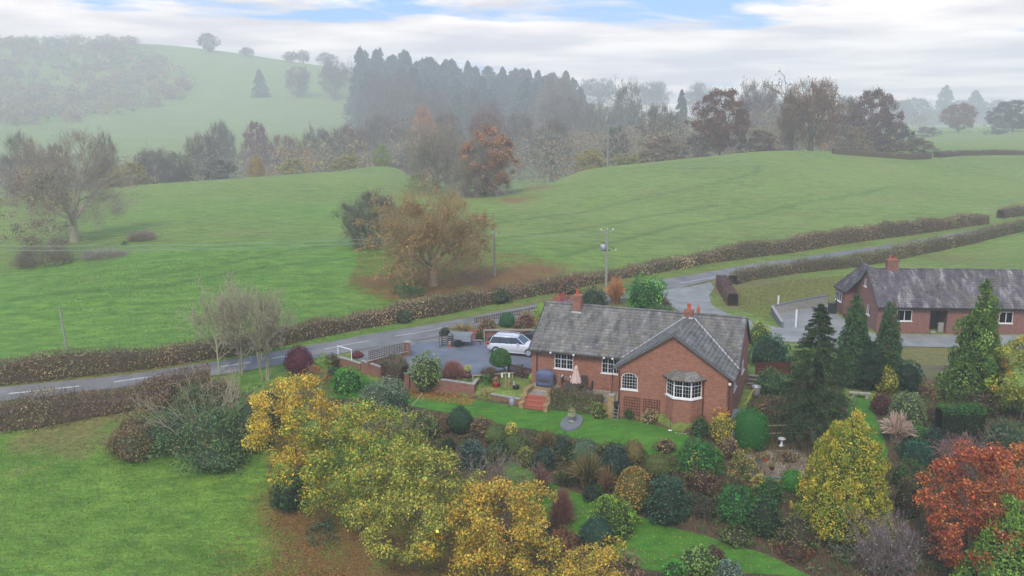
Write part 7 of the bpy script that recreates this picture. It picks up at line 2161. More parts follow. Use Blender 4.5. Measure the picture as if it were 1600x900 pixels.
bush("mid green shrub behind the lower feathery juniper", (1180,742,1226,790), G1, size=.12, hullc="2a421f")
bush("bright green cushion on the gravel bed wall", (1220,732,1254,768), [("3f7a2c", 3), ("4e8c36", 2)], 'tight', size=.09, rough=.08)
bush("yellow tipped spiraea between the feathery juniper and gravel bed", (1168,736,1200,772), [("c0a840", 3), ("94903c", 2)], size=.10, shell=.2, dens=.6)
bush("silvery willow leaved shrub under the golden conifer's right side", (1284,830,1346,880), [("6a7a6a", 2), ("506048", 3), ("5a5038", 2)], size=.11, shell=.2, dens=.7)
bush("laurel with bright green leaves near the white goal", (514,572,574,616), [("4a8a2c", 3), ("5f9f3a", 2), ("38702a", 2)], size=.13, hullc="2c4c1f", clump=.22)
bush("grey green buddleia behind the broad gold tree", (556,594,622,650), [("66785a", 3), ("7a8a68", 2), ("55664a", 2)], size=.12, shell=.3, hullc="46523a")
bush("fading hydrangea heads right of the buddleia", (580,588,640,632), [("7a8a66", 3), ("8a9a7a", 1.5), ("5c6a48", 2)], size=.12, hullc="46523a")
bush("dark green shrub at the left end of the garden lawn", (596,618,642,654), [("2c4630", 3), ("385a3a", 2)], size=.12, hullc="22321f")
bush("dark crimson clipped dome beside the road", (446,540,490,588), [("5f2a38", 3), ("7a3848", 2), ("4a2530", 2)], 'tight', size=.10, shape='mush', rough=.05, dens=1.4)
bush("young yellow green shrub beside the white goal", (496,546,518,586), [("8aa03c", 3), ("6a8a34", 2)], size=.11, shape='oval', shell=.2, dens=.8)
bush("low green bush at the foot of the white goal", (508,572,532,594), G1, size=.10, hullc="2a3c1f")
bush("grey brown hedge plant behind the white goal", (506,550,532,576), [("6a6048", 3), ("5a5a3c", 2)], size=.11, hullc="443c2c")
bush("rust brown bush at the top of the orange yellow maple", (462,570,520,616), [("a05a34", 3), ("8a6a3c", 2), ("b07a3c", 1)], size=.12, shell=.3)
bush("flattened dark red shrub at the roadside entrance", (548,549,568,560), [("6a3038", 3), ("7c3c44", 1)], 'tight', size=.09, rough=.05)
bush("big rounded pale green variegated bush over the drive wall", (642,548,692,616), [("6f8248", 3), ("8a9858", 2), ("58703a", 2), ("a8b078", .7)], size=.13, clump=.2, shape='round', hullc="3c4c28", dens=1.3, hk=.8)
bush("small reddish pink bare shrub on the drive wall", (694,570,724,596), [("9a6a5a", 3), ("84584a", 2)], 'twig', dens=1.6, lf=.5, size=.08)
bush("rounded green bush on the bank beside the road", (779,487,806,512), [("2f5a34", 3), ("3c6c40", 2)], 'tight', size=.12, rough=.07)
bush("red brown heather on the bank above the parked cars", (745,497,776,518), BR, size=.12, hullc="4a3a2c")
bush("brown heather right of the rounded bank bush", (800,498,824,516), BR, size=.12, hullc="4a3a2c")
bush("russet spiraea on the bank near the gable end", (806,488,838,512), [("7c5240", 3), ("94664a", 2)], size=.12, hullc="4a342c")
bush("lime green conifer against the roof's left end", (836,472,858,500), [("7a9c38", 3), ("90b044", 2)], 'tight', size=.12, shape='oval', rough=.05)
bush("yellow green ground cover on the bank", (812,484,848,502), [("98a048", 3), ("7a8a3c", 2)], size=.12, dens=.8)
bush("tawny grasses along the top of the bank", (700,506,748,524), [("9a8a58", 3), ("84784c", 2), ("6a6a40", 1)], 'blades', dens=1., bw=.05, name="grass_clump", cat="grasses")
bush("dark ivy over the bank behind the trailer", (686,510,706,526), [("34482c", 3), ("42583a", 2)], size=.11, hullc="26341f")
bush("dark green shrub spilling over the bank wall beside the terracotta steps", (741,514,758,536), [("3c5a30", 3), ("4a6838", 2)], size=.10, hullc="26341f")
bush("crimson acer showing above the ridge beside the chimney", (862,458,900,486), [("9a2c40", 3), ("b83c50", 2), ("7a2434", 1)], size=.13, shape='round', dens=1.)
bush("big rounded green bush with a lime top behind the ridge", (976,428,1042,492), [("3c7a34", 3), ("4f9040", 2), ("336a2e", 2), ("8cb83c", 1.)], size=.15, clump=.22, shape='round', hullc="284a22", dens=1.2)
bush("orange tawny ornamental grass at the foot of the power pole", (944,436,980,478), [("c08a5c", 3), ("b07a50", 2), ("9a7048", 1)], 'blades', dens=1.2, bw=.07, name="grass_clump", cat="grasses")
bush("dark evergreen shrubs left of the orange grass", (902,448,950,482), [("34502f", 3), ("44603a", 2), ("5a5c3a", 1)], size=.14, hullc="26361f")
bush("brown faded shrub right of the lime topped bush", (1022,462,1050,492), [("6e5644", 3), ("5c4a3a", 2)], size=.12, hullc="443428")
bush("low green shrub beside the second chimney", (1008,474,1056,498), [("4a6e3a", 3), ("5f7c48", 2)], size=.12, hullc="2f4424")
bush("golden green conifer beyond the right roof verge", (1166,494,1204,548), [("a8a83c", 3), ("8f9c38", 2), ("6a8430", 2)], 'feather', size=.15, hullc="4a5a24", shape='oval')
bush("dark green laurel behind the house's right end", (1166,520,1236,578), [("2c5038", 3), ("386246", 2), ("25432f", 2)], size=.14, hullc="20321f", clump=.2)
bush("green tomato like climber on the garden fence", (1176,572,1228,618), [("4a7040", 3), ("5c8450", 2), ("3a5a34", 2)], size=.12, shell=.3, hullc="34482c", dens=.9)
bush("golden columnar conifer in front of the dark yew", (1362,570,1402,618), [("c0b03c", 3), ("a8a03a", 2), ("86903a", 2)], 'feather', size=.13, shape='oval', hullc="5a6028")
bush("dark green rounded holly right of the golden columnar conifer", (1392,560,1440,616), [("2a4a34", 3), ("365c40", 2), ("223e2a", 2)], size=.13, shape='round', hullc="1e2e20", dens=1.1)
bush("reddish brown autumn shrub by the grey picket fence", (1434,590,1470,626), [("8a6048", 3), ("70503c", 2), ("9a7c50", 1)], size=.12, shell=.3)
bush("olive variegated bush beside the lawn strip", (1386,608,1446,668), [("6f8050", 3), ("86945c", 2), ("566a40", 2)], size=.12, shell=.3, hullc="3f4c2f")
bush("small dark red berberis beside the lawn strip", (1360,610,1392,650), [("5a3430", 3), ("6e4540", 2)], size=.10, hullc="3a2622")
bush("pale pink pampas plumes leaning over the path", (1374,648,1426,698), [("c0a898", 3), ("ad9484", 2), ("8a7a5c", 1)], 'blades', dens=1.3, bw=.09, name="grass_clump", cat="grasses")
bush("blue green rounded juniper above the red tree", (1400,686,1462,728), [("2c5c44", 3), ("3a7055", 2), ("244c38", 1)], 'feather', size=.14, hullc="1f3a2a")
bush("fresh green hebe left of the clipped hedge block", (1416,662,1452,694), [("5c8a38", 3), ("4a7030", 2)], size=.11, hullc="34481f")
bush("ivy dark shrub against the clipped hedge block's left side", (1440,664,1474,712), [("2a4438", 3), ("385648", 2)], size=.12, hullc="1f2f24")
bush("grey green ceanothus at the right edge above the red tree", (1528,650,1600,730), [("4a6240", 3), ("5c7450", 2), ("3c5034", 2)], size=.12, shell=.3, hullc="2f3f26")
bush("mixed green and brown undergrowth below the slab path", (1500,604,1560,652), [("4a6038", 2), ("6a5a3c", 2), ("5c3c34", 1)], size=.13, hullc="33301f")
bush("mossy green mound below the blue green juniper", (1388,716,1450,770), [("4a6a30", 3), ("3c5a2c", 2), ("6a5038", 1)], size=.12, hullc="2c3a1f")
bush("sprawling brown and green heathers beside the red tree", (1392,740,1440,812), [("5a4a34", 3), ("4a5a30", 2), ("74503a", 1)], size=.12, hullc="33301f")
bush("green lonicera clump left of the grey step ladder", (922,626,948,656), [("7a8a3c", 3), ("5f7434", 2), ("94863c", 1)], size=.11, hullc="3f4a24")
bush("cream and brown hydrangea below the right trellis", (1000,638,1032,664), [("a89868", 3), ("8a7048", 2), ("7a7a44", 1)], size=.10, hullc="4f4430")
bush("green mound near the step ladder on the gable", (974,636,992,656), [("4c6a34", 3), ("3c5a2c", 2)], size=.09, hullc="2a3a1f")
bush("dark green low bush behind the small stone figures", (800,568,822,592), [("4c5434", 3), ("6a5a40", 2)], size=.10, shell=.3)
bush("green fern in the corner bed by the rail", (752,584,770,606), [("4a8034", 3), ("3c6a2c", 2)], size=.10)
bush("purple brown shrub in the corner bed", (748,578,782,598), [("6a5446", 3), ("5c5c3c", 2)], 'twig', dens=1.5, lf=.8, size=.09)
bush("straw coloured grass tuft on the lawn side of the low wall", (746,604,772,624), [("b0a070", 3), ("948858", 2)], 'blades', dens=1.4, bw=.04, name="grass_clump", cat="grasses")
bush("small lime conifer by the wall of the barbecue corner", (826,582,836,598), [("94b43c", 3), ("7aa034", 2)], 'tight', size=.07, shape='oval')

for k_, (px, py, s, pl, lb) in enumerate([(955,704,22,GO,"low mixed olive cover just below the lawn's middle"), (872,712,24,BR,"brown perennials between ferns and lower lawn"), (1006,742,20,BR,"brown perennials left of the rhododendron dome"), (786,706,18,BR,"dead brown stems under the olive mound"),
      (1150,770,30,[("4a4c30",2),("5f5238",2)],"mixed brown and green stems under the lower juniper"), (1040,698,18,BR,"brown perennials at the lawn corner"), (1100,790,34,[("3f4c30",3),("5a4c38",2)],"dark mixed cover right of the rhododendron dome"), (1150,840,30,GO,"olive ground cover at the edge of the lower lawn"),
      (640,690,26,YO,"yellowing shrub left of the blue grey shrub"), (672,672,22,[("5a6a44",2),("7a7048",2)],"mixed grey green cover at the rockery's lower left"), (1240,862,30,[("7a3c2c",2),("5a4a30",2)],"rusty leaved low cover in the lower right border"), (1344,700,18,G1,"green fringe on the lawn strip's lower end"),
      (1290,640,22,[("4a6a38",2),("5f7c44",2)],"young green growth at the spruce's foot"), (1480,735,34,[("4a4434",2),("5c4a3c",2),("46583a",1)],"dark undergrowth behind the red tree"), (1460,650,22,[("6a5a3c",2),("5c3c34",1)],"brown undergrowth left of the clipped hedge block"),
      (1230,715,14,BR,"withered stems on the gravel bed"), (1196,640,14,BR,"withered crop rows by the wooden steps"), (1232,656,18,[("9a8a58",2),("7a7a44",2)],"yellowing vegetable rows below the spruce"), (1215,630,15,[("8a6e50",2),("6a5a3c",1)],"brown bean stalks near the metal tub"),
      (850,690,20,[("54603a",2),("6a5a3c",1)],"mixed cover on the rockery above the teal bush"), (905,740,16,[("4a5434",2)],"dark cover between the phormiums"), (990,715,16,[("6a6038",2),("4c5c34",2)],"olive cover below the brown lawn edge bush"), (735,690,18,[("6a5040",2),("54603a",1)],"brown and green cover beside the blue grey shrub")]):
    bush(lb, (px - s, py - s * .7, px + s, py + s * .5), pl, size=.12, hullc="3a3426", dens=.8, name="ground_cover_plant", cat="plant")

# ------------------------------------------------------------------ field trees
OAKL = [("96784f", 3), ("a8864f", 2), ("847048", 2), ("a8743f", .8), ("86804c", 1.5)]
oak_lv = [(4, .05, .02, 9, 1.9, 58, .4, .55), (5, .14, .04, 6, .6, 45, .25, .55), (4, .18, .04, 6, .62, 45, .2, .5), (4, .2, .02, 6, .62, 45, .15, .5), (3, .24, .0, 3, .6, 40, .2, .5), (2, .2, 0, 0, 0, 0, 0, 0)]
bare("oak_tree", "large spreading oak with thin rusty leaves standing just above the road hedge", (586,297,768,455), 51, "84765c", "988258", base=447, levels=oak_lv, trunk=.22, tr=.038, leaves=(2.0, .2, OAKL), minr=.02, twigr=.013, cloud=('round', 9500, .9, .028, .18, .1))
bare("bare_tree", "half dead willow with pale broken limbs at the left of the field", (20,205,215,398), 52, "8f8574", "8f8476", base=378, levels=[(4, .1, 0, 8, 2.0, 55, .5, .55), (6, .1, .03, 6, .55, 35, .3, .5), (4, .16, .02, 6, .6, 40, .2, .5), (4, .2, 0, 6, .6, 40, .2, .5), (3, .2, 0, 4, .6, 40, .2, .5), (2, .2, 0, 0, 0, 0, 0, 0)], trunk=.17, tr=.030, minr=.02, twigr=.014, cloud=('round', 10000, 1., .034, .2, .05))
bush("grey leafy willow growth on the left of the half dead willow", (14,255,118,412), [("8a7e6a", 3), ("7a705c", 2), ("98886c", 1), ("6a6a4c", 1)], size=.19, shell=.1, dens=1.6, shape='round', name="bare_shrub")
bush("dark twiggy brushwood under the half dead willow", (24,386,116,420), [("7c7460", 3), ("857c64", 2), ("646450", 1)], 'twig', dens=1.0, lf=.6, size=.16, name="bare_shrub")
bare("thorn_bush", "round dark bare thorn bush left of the large oak", (532,298,626,396), 56, "5c5a4e", "6a6858", base=388, levels=SHR, stems=12, spread=.8, base_w=1.0, cat="shrub", trunk=.5, tr=.012, minr=.016, leaves=(.4, .16, [("6a6a48", 2), ("545c40", 2)]), cloud=('round', 9000, .8, .036, .2, .0))
bush("yellow leaved bush between thorn bush and large oak", (594,336,622,382), [("c0a840", 3), ("94903c", 2)], size=.18, shell=.2, dens=.6, base=392)
bush("dark green nettle patch beside the large oak's trunk", (610,445,664,466), [("3f6238", 3), ("4c7040", 2)], size=.16, dens=1.2, name="nettle_patch", cat="nettles")
bare("bare_tree", "bare spreading ash on the field edge behind the large oak", (626,192,744,312), 53, "7f7768", "8a8070", base=300, levels=oak_lv, trunk=.2, tr=.03, minr=.025, twigr=.016, cloud=('round', 10000, 1.2, .05, .18, .05))
bare("bare_tree", "grey leaning bare tree with trailing branches beside the rust beech", (700,222,796,318), 54, "8a8274", "908676", base=306, levels=[(3, .15, 0, 10, 2.2, 60, .3, .6), (6, .1, -.05, 7, .5, 30, .2, .5), (4, .15, -.04, 7, .6, 35, .2, .5), (3, .2, -.03, 6, .6, 35, .2, .5), (2, .2, 0, 0, 0, 0, 0, 0)], trunk=.2, tr=.035, minr=.025, twigr=.016, cloud=('dome', 13000, 1.4, .05, .2, .0))
c_, t_ = leafy([("9c7454", 4), ("a87f5c", 3), ("8a664c", 2), ("82694f", 1)], 17000, .36, .2, jit=.2, own=.5, shell=.2, r=.3, bark="6a5c50", shape='oval', z0=.06)
plant("beech_tree", "tree", "rust brown beech at the end of the field line", (716,184,812,316), c_, t_, base=306)
bare("oak_tree", "bare rounded oak with dark forked trunk on the crest right of the rust beech", (808,190,892,282), 55, "7c7060", "94836c", base=277, levels=oak_lv, trunk=.2, tr=.034, leaves=(.7, .2, [("7a6c50", 1), ("6a6a4a", 1)]), minr=.03, twigr=.018, cloud=('round', 9000, 1.1, .045, .18, .12))
bush("yellowing bramble bank at the foot of the bare ash", (630,268,690,306), [("7a7a44", 3), ("8a8248", 2), ("6a6444", 2)], size=.22, shell=.2, dens=.8)
bush("low dead branches and brash heap on the left field", (200,364,246,378), [("948878", 3), ("867a6a", 2)], 'twig', dens=1.6, lf=.1, size=.1, name="brash_heap", cat="fallen branches")
bush("pale fallen branches lying on the left field", (126,392,200,408), [("94897c", 3), ("84786c", 2)], 'twig', dens=1.6, lf=.1, size=.1, name="brash_heap", cat="fallen branches")
bush("small dark tuft beside the brash heap", (190,376,200,384), [("3f5a3a", 1)], size=.12)

# ------------------------------------------------------------------ tree line beyond the crest: unit-sized kinds, each tree a thing of its own
def unit(seed, kind):
    rng = np.random.default_rng(seed)
    W1 = 10.
    if kind == 'bare':
        a, b = baretree(seed, W1, 10, "a8a095", "b0a698", levels=[(3, .06, .02, 9, 1.8, 55, .35, .55), (4, .14, .04, 6, .62, 45, .2, .55), (4, .18, .03, 6, .62, 45, .15, .5), (3, .2, .02, 6, .6, 45, .15, .5), (2, .2, .02, 2, .6, 40, .2, .5), (2, .2, 0, 0, 0, 0, 0, 0)], trunk=.17, tr=.03, minr=.035, twigr=.02, solid=3, cloud=('round', 5000, .9, .045, .2, .15))
        return mk("trunk", a, "bark"), mk("crown", b)
    if kind == 'semi':
        a, b = baretree(seed, W1, 10, "a89c90", "b0a698", levels=[(3, .06, .02, 9, 1.8, 55, .35, .55), (4, .14, .04, 6, .62, 45, .2, .55), (4, .18, .03, 6, .62, 45, .15, .5), (3, .2, .02, 6, .6, 45, .15, .5), (2, .2, .02, 0, 0, 0, 0, 0)], trunk=.17, tr=.03, minr=.035, twigr=.018, solid=3, cloud=('round', 4500, .8, .05, .2, .12), leaves=(.5, .34, [("ffffff", 1), ("e8e0d8", 1), ("d0d0c0", 1)]))
        return mk("trunk", a, "bark"), mk("crown", b)
    if kind == 'full':
        d = join([leafcrown(rng, W1, 10, 'round', 8500, .38, [("ffffff", 2), ("e0dcd0", 2), ("c8c8b8", 1)], clump=.19, z0=1.2, shell=.2, lumpy=.12), twigcloud(rng, W1, 10, 'round', 2500, .8, .05, [("b0a698", 1)], .2, 1.2)])
        return mk("trunk", limbs(rng, W1, 10, .3, "a09488"), "bark"), mk("crown", d)
    if kind == 'scrub':
        d = join([leafcrown(rng, W1, 10, 'dome', 3600, .5, [("ffffff", 2), ("e0dcd0", 2), ("c8c8b8", 1)], clump=.25, shell=.15, lumpy=.25)])
        return mk("trunk", limbs(rng, W1, 9, .2, "a09488", base=.15), "bark"), mk("crown", d)
    if kind == 'spruce':
        d = feather(rng, 13, 10, 'spire', 260, 20, .85, .4, .1, [("ffffff", 2), ("dfe4dc", 2), ("c8d0c4", 1)], .02, .3, .35, .5)
        return mk("trunk", trunk_mesh(rng, 9.5, .25, "a09488", k=5), "bark"), mk("crown", d)


UN = {k: [unit(900 + 7 * i + ord(k[0]), k) for i in range(n)] for k, n in (('bare', 4), ('semi', 4), ('full', 3), ('scrub', 3), ('spruce', 3))}
CNT = {}


def far(kind, name, label, px, ytop, wpx, D, tint, group=None, ground=None, tt="85796c"):
    D = far_d(D); dep_ = D
    for _ in range(3):
        x = (px - 800) / F * dep_; z = float(H(x, D)[0]); dep_ = D * math.cos(PT) - (z - CH) * math.sin(PT)
    r = ray(px, ytop); top = CH + r[2] * (D / r[1]); h = max(1.5, top - z); w = wpx * dep_ / F
    k = CNT.get(kind, 0); CNT[kind] = k + 1; tm, cm = UN[kind][k % len(UN[kind])]
    t = thing(name, label, "tree", (x, D, z - .1), (k * 2.399) % 6.28, group)
    t.scale = (w / 10, w / 10, h / 10)
    a = link("trunk", tm, t); b = link("crown", cm, t)
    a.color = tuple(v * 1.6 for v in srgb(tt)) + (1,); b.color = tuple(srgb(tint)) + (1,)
    return t


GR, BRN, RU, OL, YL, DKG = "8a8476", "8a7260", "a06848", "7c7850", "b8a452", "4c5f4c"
FT = [
 # kind, name, label, px, ytop, w, D, tint
 ('bare', "bare_tree", "pale bare tree at the far left edge beyond the willow", 40, 208, 60, 212, GR),
 ('semi', "valley_tree", "brown hazy tree behind the left power pole", 90, 226, 70, 208, BRN),
 ('bare', "bare_tree", "slim bare tree with a forked top right of the left power pole", 172, 208, 40, 206, GR),
 ('scrub', "valley_tree", "yellow green bush tree on the crest at the left pole", 150, 258, 76, 196, OL),
 ('scrub', "valley_tree", "golden leaved tree at the left end of the crest", 205, 248, 80, 196, "a8964e"),
 ('semi', "valley_tree", "purple brown tree behind the golden crest tree", 245, 232, 72, 215, "7c6a62"),
 ('bare', "bare_tree", "grey bare tree left of the dark hollow in the tree line", 285, 238, 64, 212, GR),
 ('semi', "valley_tree", "brown domed tree with dark centre in the left valley", 318, 206, 66, 226, "85695c"),
 ('bare', "bare_tree", "tall thin bare tree rising above the valley before the hill field", 350, 192, 48, 236, GR),
 ('scrub', "valley_tree", "grey brown thicket tree below the tall thin bare tree", 345, 246, 78, 206, "6f665c"),
 ('full', "valley_tree", "rounded red brown tree standing up before the hill field", 403, 190, 46, 240, "94605a"),
 ('semi', "valley_tree", "russet spreading tree right of the rounded red brown tree", 445, 212, 76, 232, "9a6c56"),
 ('full', "valley_tree", "small bright yellow tree in the left valley", 403, 242, 28, 207, "c8a450"),
 ('scrub', "valley_tree", "pale yellow bushy tree on the crest of the left field", 460, 246, 60, 203, "b0a458"),
 ('bare', "bare_tree", "hazy bare tree in the valley above the pale yellow bush", 500, 200, 70, 228, GR),
 ('full', "valley_tree", "tiny golden tree in the middle valley", 484, 226, 18, 222, "c8a060"),
 ('semi', "valley_tree", "pinkish brown tree left of the green leaved one", 545, 196, 80, 228, "957868"),
 ('scrub', "valley_tree", "ochre bush tree at the right end of the left crest", 540, 236, 56, 206, "a89a50"),
 ('full', "valley_tree", "fresh lime green tree on the crest", 596, 224, 30, 208, "a4ac58"),
 ('scrub', "valley_tree", "grey thicket between lime tree and bare ash", 630, 230, 60, 214, "7a7468"),
 ('semi', "valley_tree", "faded brown tree behind the bare ash", 600, 178, 84, 242, "8f7c70"),
 ('full', "valley_tree", "pale orange crown glowing in the mist above the rust beech", 664, 166, 44, 232, "d09468"),
 ('semi', "valley_tree", "grey brown tree right of the pale orange crown", 700, 172, 60, 236, BRN),
 ('bare', "bare_tree", "broad bare tree before the spruce plantation's left end", 620, 116, 110, 282, "94888c"),
 ('semi', "valley_tree", "wide misty tree under the left spruces", 672, 140, 90, 270, "8c8484"),
 ('semi', "valley_tree", "reddish domed tree behind the rust beech", 760, 176, 76, 226, "9c6a54"),
 ('semi', "valley_tree", "purplish domed tree under the plantation", 765, 156, 60, 252, "8f7470"),
 ('semi', "valley_tree", "tall grey brown tree right of the rust beech", 812, 174, 60, 240, BRN),
 ('bare', "bare_tree", "bare tree in the dip behind the bare rounded oak", 860, 186, 70, 222, GR),
 ('semi', "valley_tree", "broad misty oak at the plantation's right end", 868, 122, 80, 285, "9c8a7a"),
 ('semi', "valley_tree", "lower misty oak beneath the broad one", 880, 150, 96, 258, "8c7e76"),
 ('scrub', "valley_tree", "yellow hedge tree left of the white power pole", 925, 232, 70, 190, "b0a052"),
 ('scrub', "valley_tree", "olive yellow hedge tree right of the white power pole", 978, 236, 56, 196, "a09a52"),
 ('semi', "valley_tree", "hazy grey tree above the yellow hedge trees", 930, 158, 74, 252, "8c8880"),
 ('semi', "valley_tree", "dark olive round tree standing above the middle tree line", 978, 126, 56, 262, "6a7058"),
 ('full', "valley_tree", "dark leafy tree below the dark olive round one", 962, 196, 44, 215, "66705a"),
 ('spruce', "valley_tree", "small pointed dark conifer in the middle tree line", 1062, 138, 30, 268, DKG),
 ('semi', "valley_tree", "brown tree left of the big russet oak", 1030, 166, 80, 222, "857868"),
 ('scrub', "valley_tree", "low brown bush at the left foot of the big russet oak", 1030, 212, 90, 200, "8a7258"),
 ('full', "oak_tree", "big dense russet oak on the crest", 1124, 138, 92, 204, "865c46"),
 ('semi', "valley_tree", "misty tree behind and right of the big russet oak", 1182, 126, 68, 238, "94807c"),
 ('scrub', "valley_tree", "red brown bush between the big russet oak and the tall oak", 1188, 202, 70, 203, "7f5e50"),
 ('scrub', "valley_tree", "grey brown bush at the right foot of the russet oak", 1090, 206, 60, 201, "7c6a58"),
 ('semi', "oak_tree", "tallest broad oak with golden brown leaves on the crest", 1266, 122, 108, 205, "a07c58"),
 ('semi', "oak_tree", "slender left neighbour of the tallest broad oak", 1236, 146, 50, 208, "8a7058"),
 ('bare', "bare_tree", "bare grey tree between the tallest oak and the next", 1318, 152, 60, 214, GR),
 ('full', "oak_tree", "purple brown flat topped oak right of the tallest oak", 1362, 140, 80, 212, "85645c"),
 ('scrub', "valley_tree", "ochre leaved bush below the flat topped oak", 1335, 196, 50, 206, "9c845c"),
 ('scrub', "valley_tree", "dark brown bush at the flat topped oak's right", 1402, 188, 48, 213, "6f5c54"),
 ('scrub', "valley_tree", "low olive bush at the start of the curving field hedge", 1436, 212, 56, 206, "84785a"),
 ('scrub', "valley_tree", "brown bush left of the low olive bush", 1385, 210, 54, 205, "7a6450"),
 ('full', "oak_tree", "round topped chestnut brown tree alone in the far field", 1497, 160, 54, 270, "9a6c54"),
 ('full', "oak_tree", "large dark dome shaped tree at the right edge", 1582, 156, 84, 262, "5f5856"),
 ('scrub', "valley_tree", "small grey bush in front of the dark dome tree", 1560, 186, 40, 255, "7c7a74"),
 ('scrub', "valley_tree", "dark hedge bush on the far field boundary", 1450, 196, 40, 262, "6f665c"),
 ('semi', "valley_tree", "faint brown tree in the gap left of the tallest oak", 1215, 160, 40, 250, "8c7c74"),
 # hill
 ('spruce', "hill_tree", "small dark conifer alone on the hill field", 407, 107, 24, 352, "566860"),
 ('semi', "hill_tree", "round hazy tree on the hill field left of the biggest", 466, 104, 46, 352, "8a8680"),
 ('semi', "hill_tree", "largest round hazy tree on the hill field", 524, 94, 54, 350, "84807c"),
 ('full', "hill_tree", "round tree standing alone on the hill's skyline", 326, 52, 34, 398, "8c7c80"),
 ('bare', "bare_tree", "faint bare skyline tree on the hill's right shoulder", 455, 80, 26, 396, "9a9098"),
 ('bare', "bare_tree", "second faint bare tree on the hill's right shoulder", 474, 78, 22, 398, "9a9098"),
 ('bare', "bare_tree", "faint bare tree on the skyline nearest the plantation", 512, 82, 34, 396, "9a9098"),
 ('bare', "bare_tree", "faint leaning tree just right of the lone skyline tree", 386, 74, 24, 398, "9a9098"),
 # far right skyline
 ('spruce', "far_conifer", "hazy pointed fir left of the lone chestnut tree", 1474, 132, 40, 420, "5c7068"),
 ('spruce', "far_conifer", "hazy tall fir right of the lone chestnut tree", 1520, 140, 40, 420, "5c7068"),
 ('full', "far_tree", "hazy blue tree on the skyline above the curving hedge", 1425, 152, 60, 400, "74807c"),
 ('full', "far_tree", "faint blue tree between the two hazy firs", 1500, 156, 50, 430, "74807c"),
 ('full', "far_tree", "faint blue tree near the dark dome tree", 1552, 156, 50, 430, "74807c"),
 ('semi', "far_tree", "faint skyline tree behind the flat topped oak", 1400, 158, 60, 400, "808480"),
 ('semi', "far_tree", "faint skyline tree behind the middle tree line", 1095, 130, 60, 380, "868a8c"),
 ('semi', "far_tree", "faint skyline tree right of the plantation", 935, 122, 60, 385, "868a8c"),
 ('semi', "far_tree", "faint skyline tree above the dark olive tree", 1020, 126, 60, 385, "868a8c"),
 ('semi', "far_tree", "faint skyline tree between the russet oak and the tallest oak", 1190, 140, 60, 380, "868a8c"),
]
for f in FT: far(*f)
rr = random.Random(4)
for i in range(34):
    x = 568 + i * 10. + rr.uniform(-5, 5); y = float(np.interp(x, [565, 620, 700, 770, 830, 905], [76, 79, 92, 104, 112, 110])) + rr.uniform(-6, 12)
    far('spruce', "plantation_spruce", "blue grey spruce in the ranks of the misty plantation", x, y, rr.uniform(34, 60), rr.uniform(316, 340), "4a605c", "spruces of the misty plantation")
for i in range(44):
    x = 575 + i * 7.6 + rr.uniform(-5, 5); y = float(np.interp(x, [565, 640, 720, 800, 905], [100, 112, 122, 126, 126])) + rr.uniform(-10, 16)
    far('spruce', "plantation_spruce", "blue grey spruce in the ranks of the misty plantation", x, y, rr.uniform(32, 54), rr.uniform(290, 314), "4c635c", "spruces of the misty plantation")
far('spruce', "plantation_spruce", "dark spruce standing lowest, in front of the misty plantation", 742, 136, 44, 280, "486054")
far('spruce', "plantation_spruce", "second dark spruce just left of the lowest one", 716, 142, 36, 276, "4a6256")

# wood on the hill: reads as one mass, ONE object
rng = np.random.default_rng(77)
parts = []
HW = [far_p(*pD(*p)[:2]) for p in [(0,195,300), (90,190,305), (200,172,325), (290,148,345), (300,125,365), (240,95,385), (200,70,405), (60,66,408), (-60,66,408), (-120,190,300)]]
xs = [p[0] for p in HW]; ys = [p[1] for p in HW]; cnt = 0
TP = [("8f8474", 3), ("98887a", 3), ("80806c", 2), ("a08e6c", 2), ("a87f5c", 1.2), ("b0a060", .8), ("6c7464", 1)]
while cnt < 640:
    x, y = rng.uniform(min(xs), max(xs)), rng.uniform(min(ys), max(ys))
    if sd(HW, np.array([x]), np.array([y]))[0] > 0: continue
    w, h = rng.uniform(10, 19), rng.uniform(9, 15)
    c0 = palette(rng, TP, 1, .1)[0]
    V, Fq, C = leafcrown(rng, w, h, 'round', 170, 2.0, [("ffffff", 2), ("d8d4cc", 2)], clump=.42, z0=.5, shell=.0, jit=.16, aspect=.4)
    V = V + np.array([x, y, float(H(x, y)[0])]); parts.append((V, Fq, C * c0)); cnt += 1
d = join(parts); o0 = d[0].mean(0)
o = link("hillside_wood", mk("hillside_wood", (d[0] - o0, d[1], d[2])), None, kind="stuff"); o.location = o0
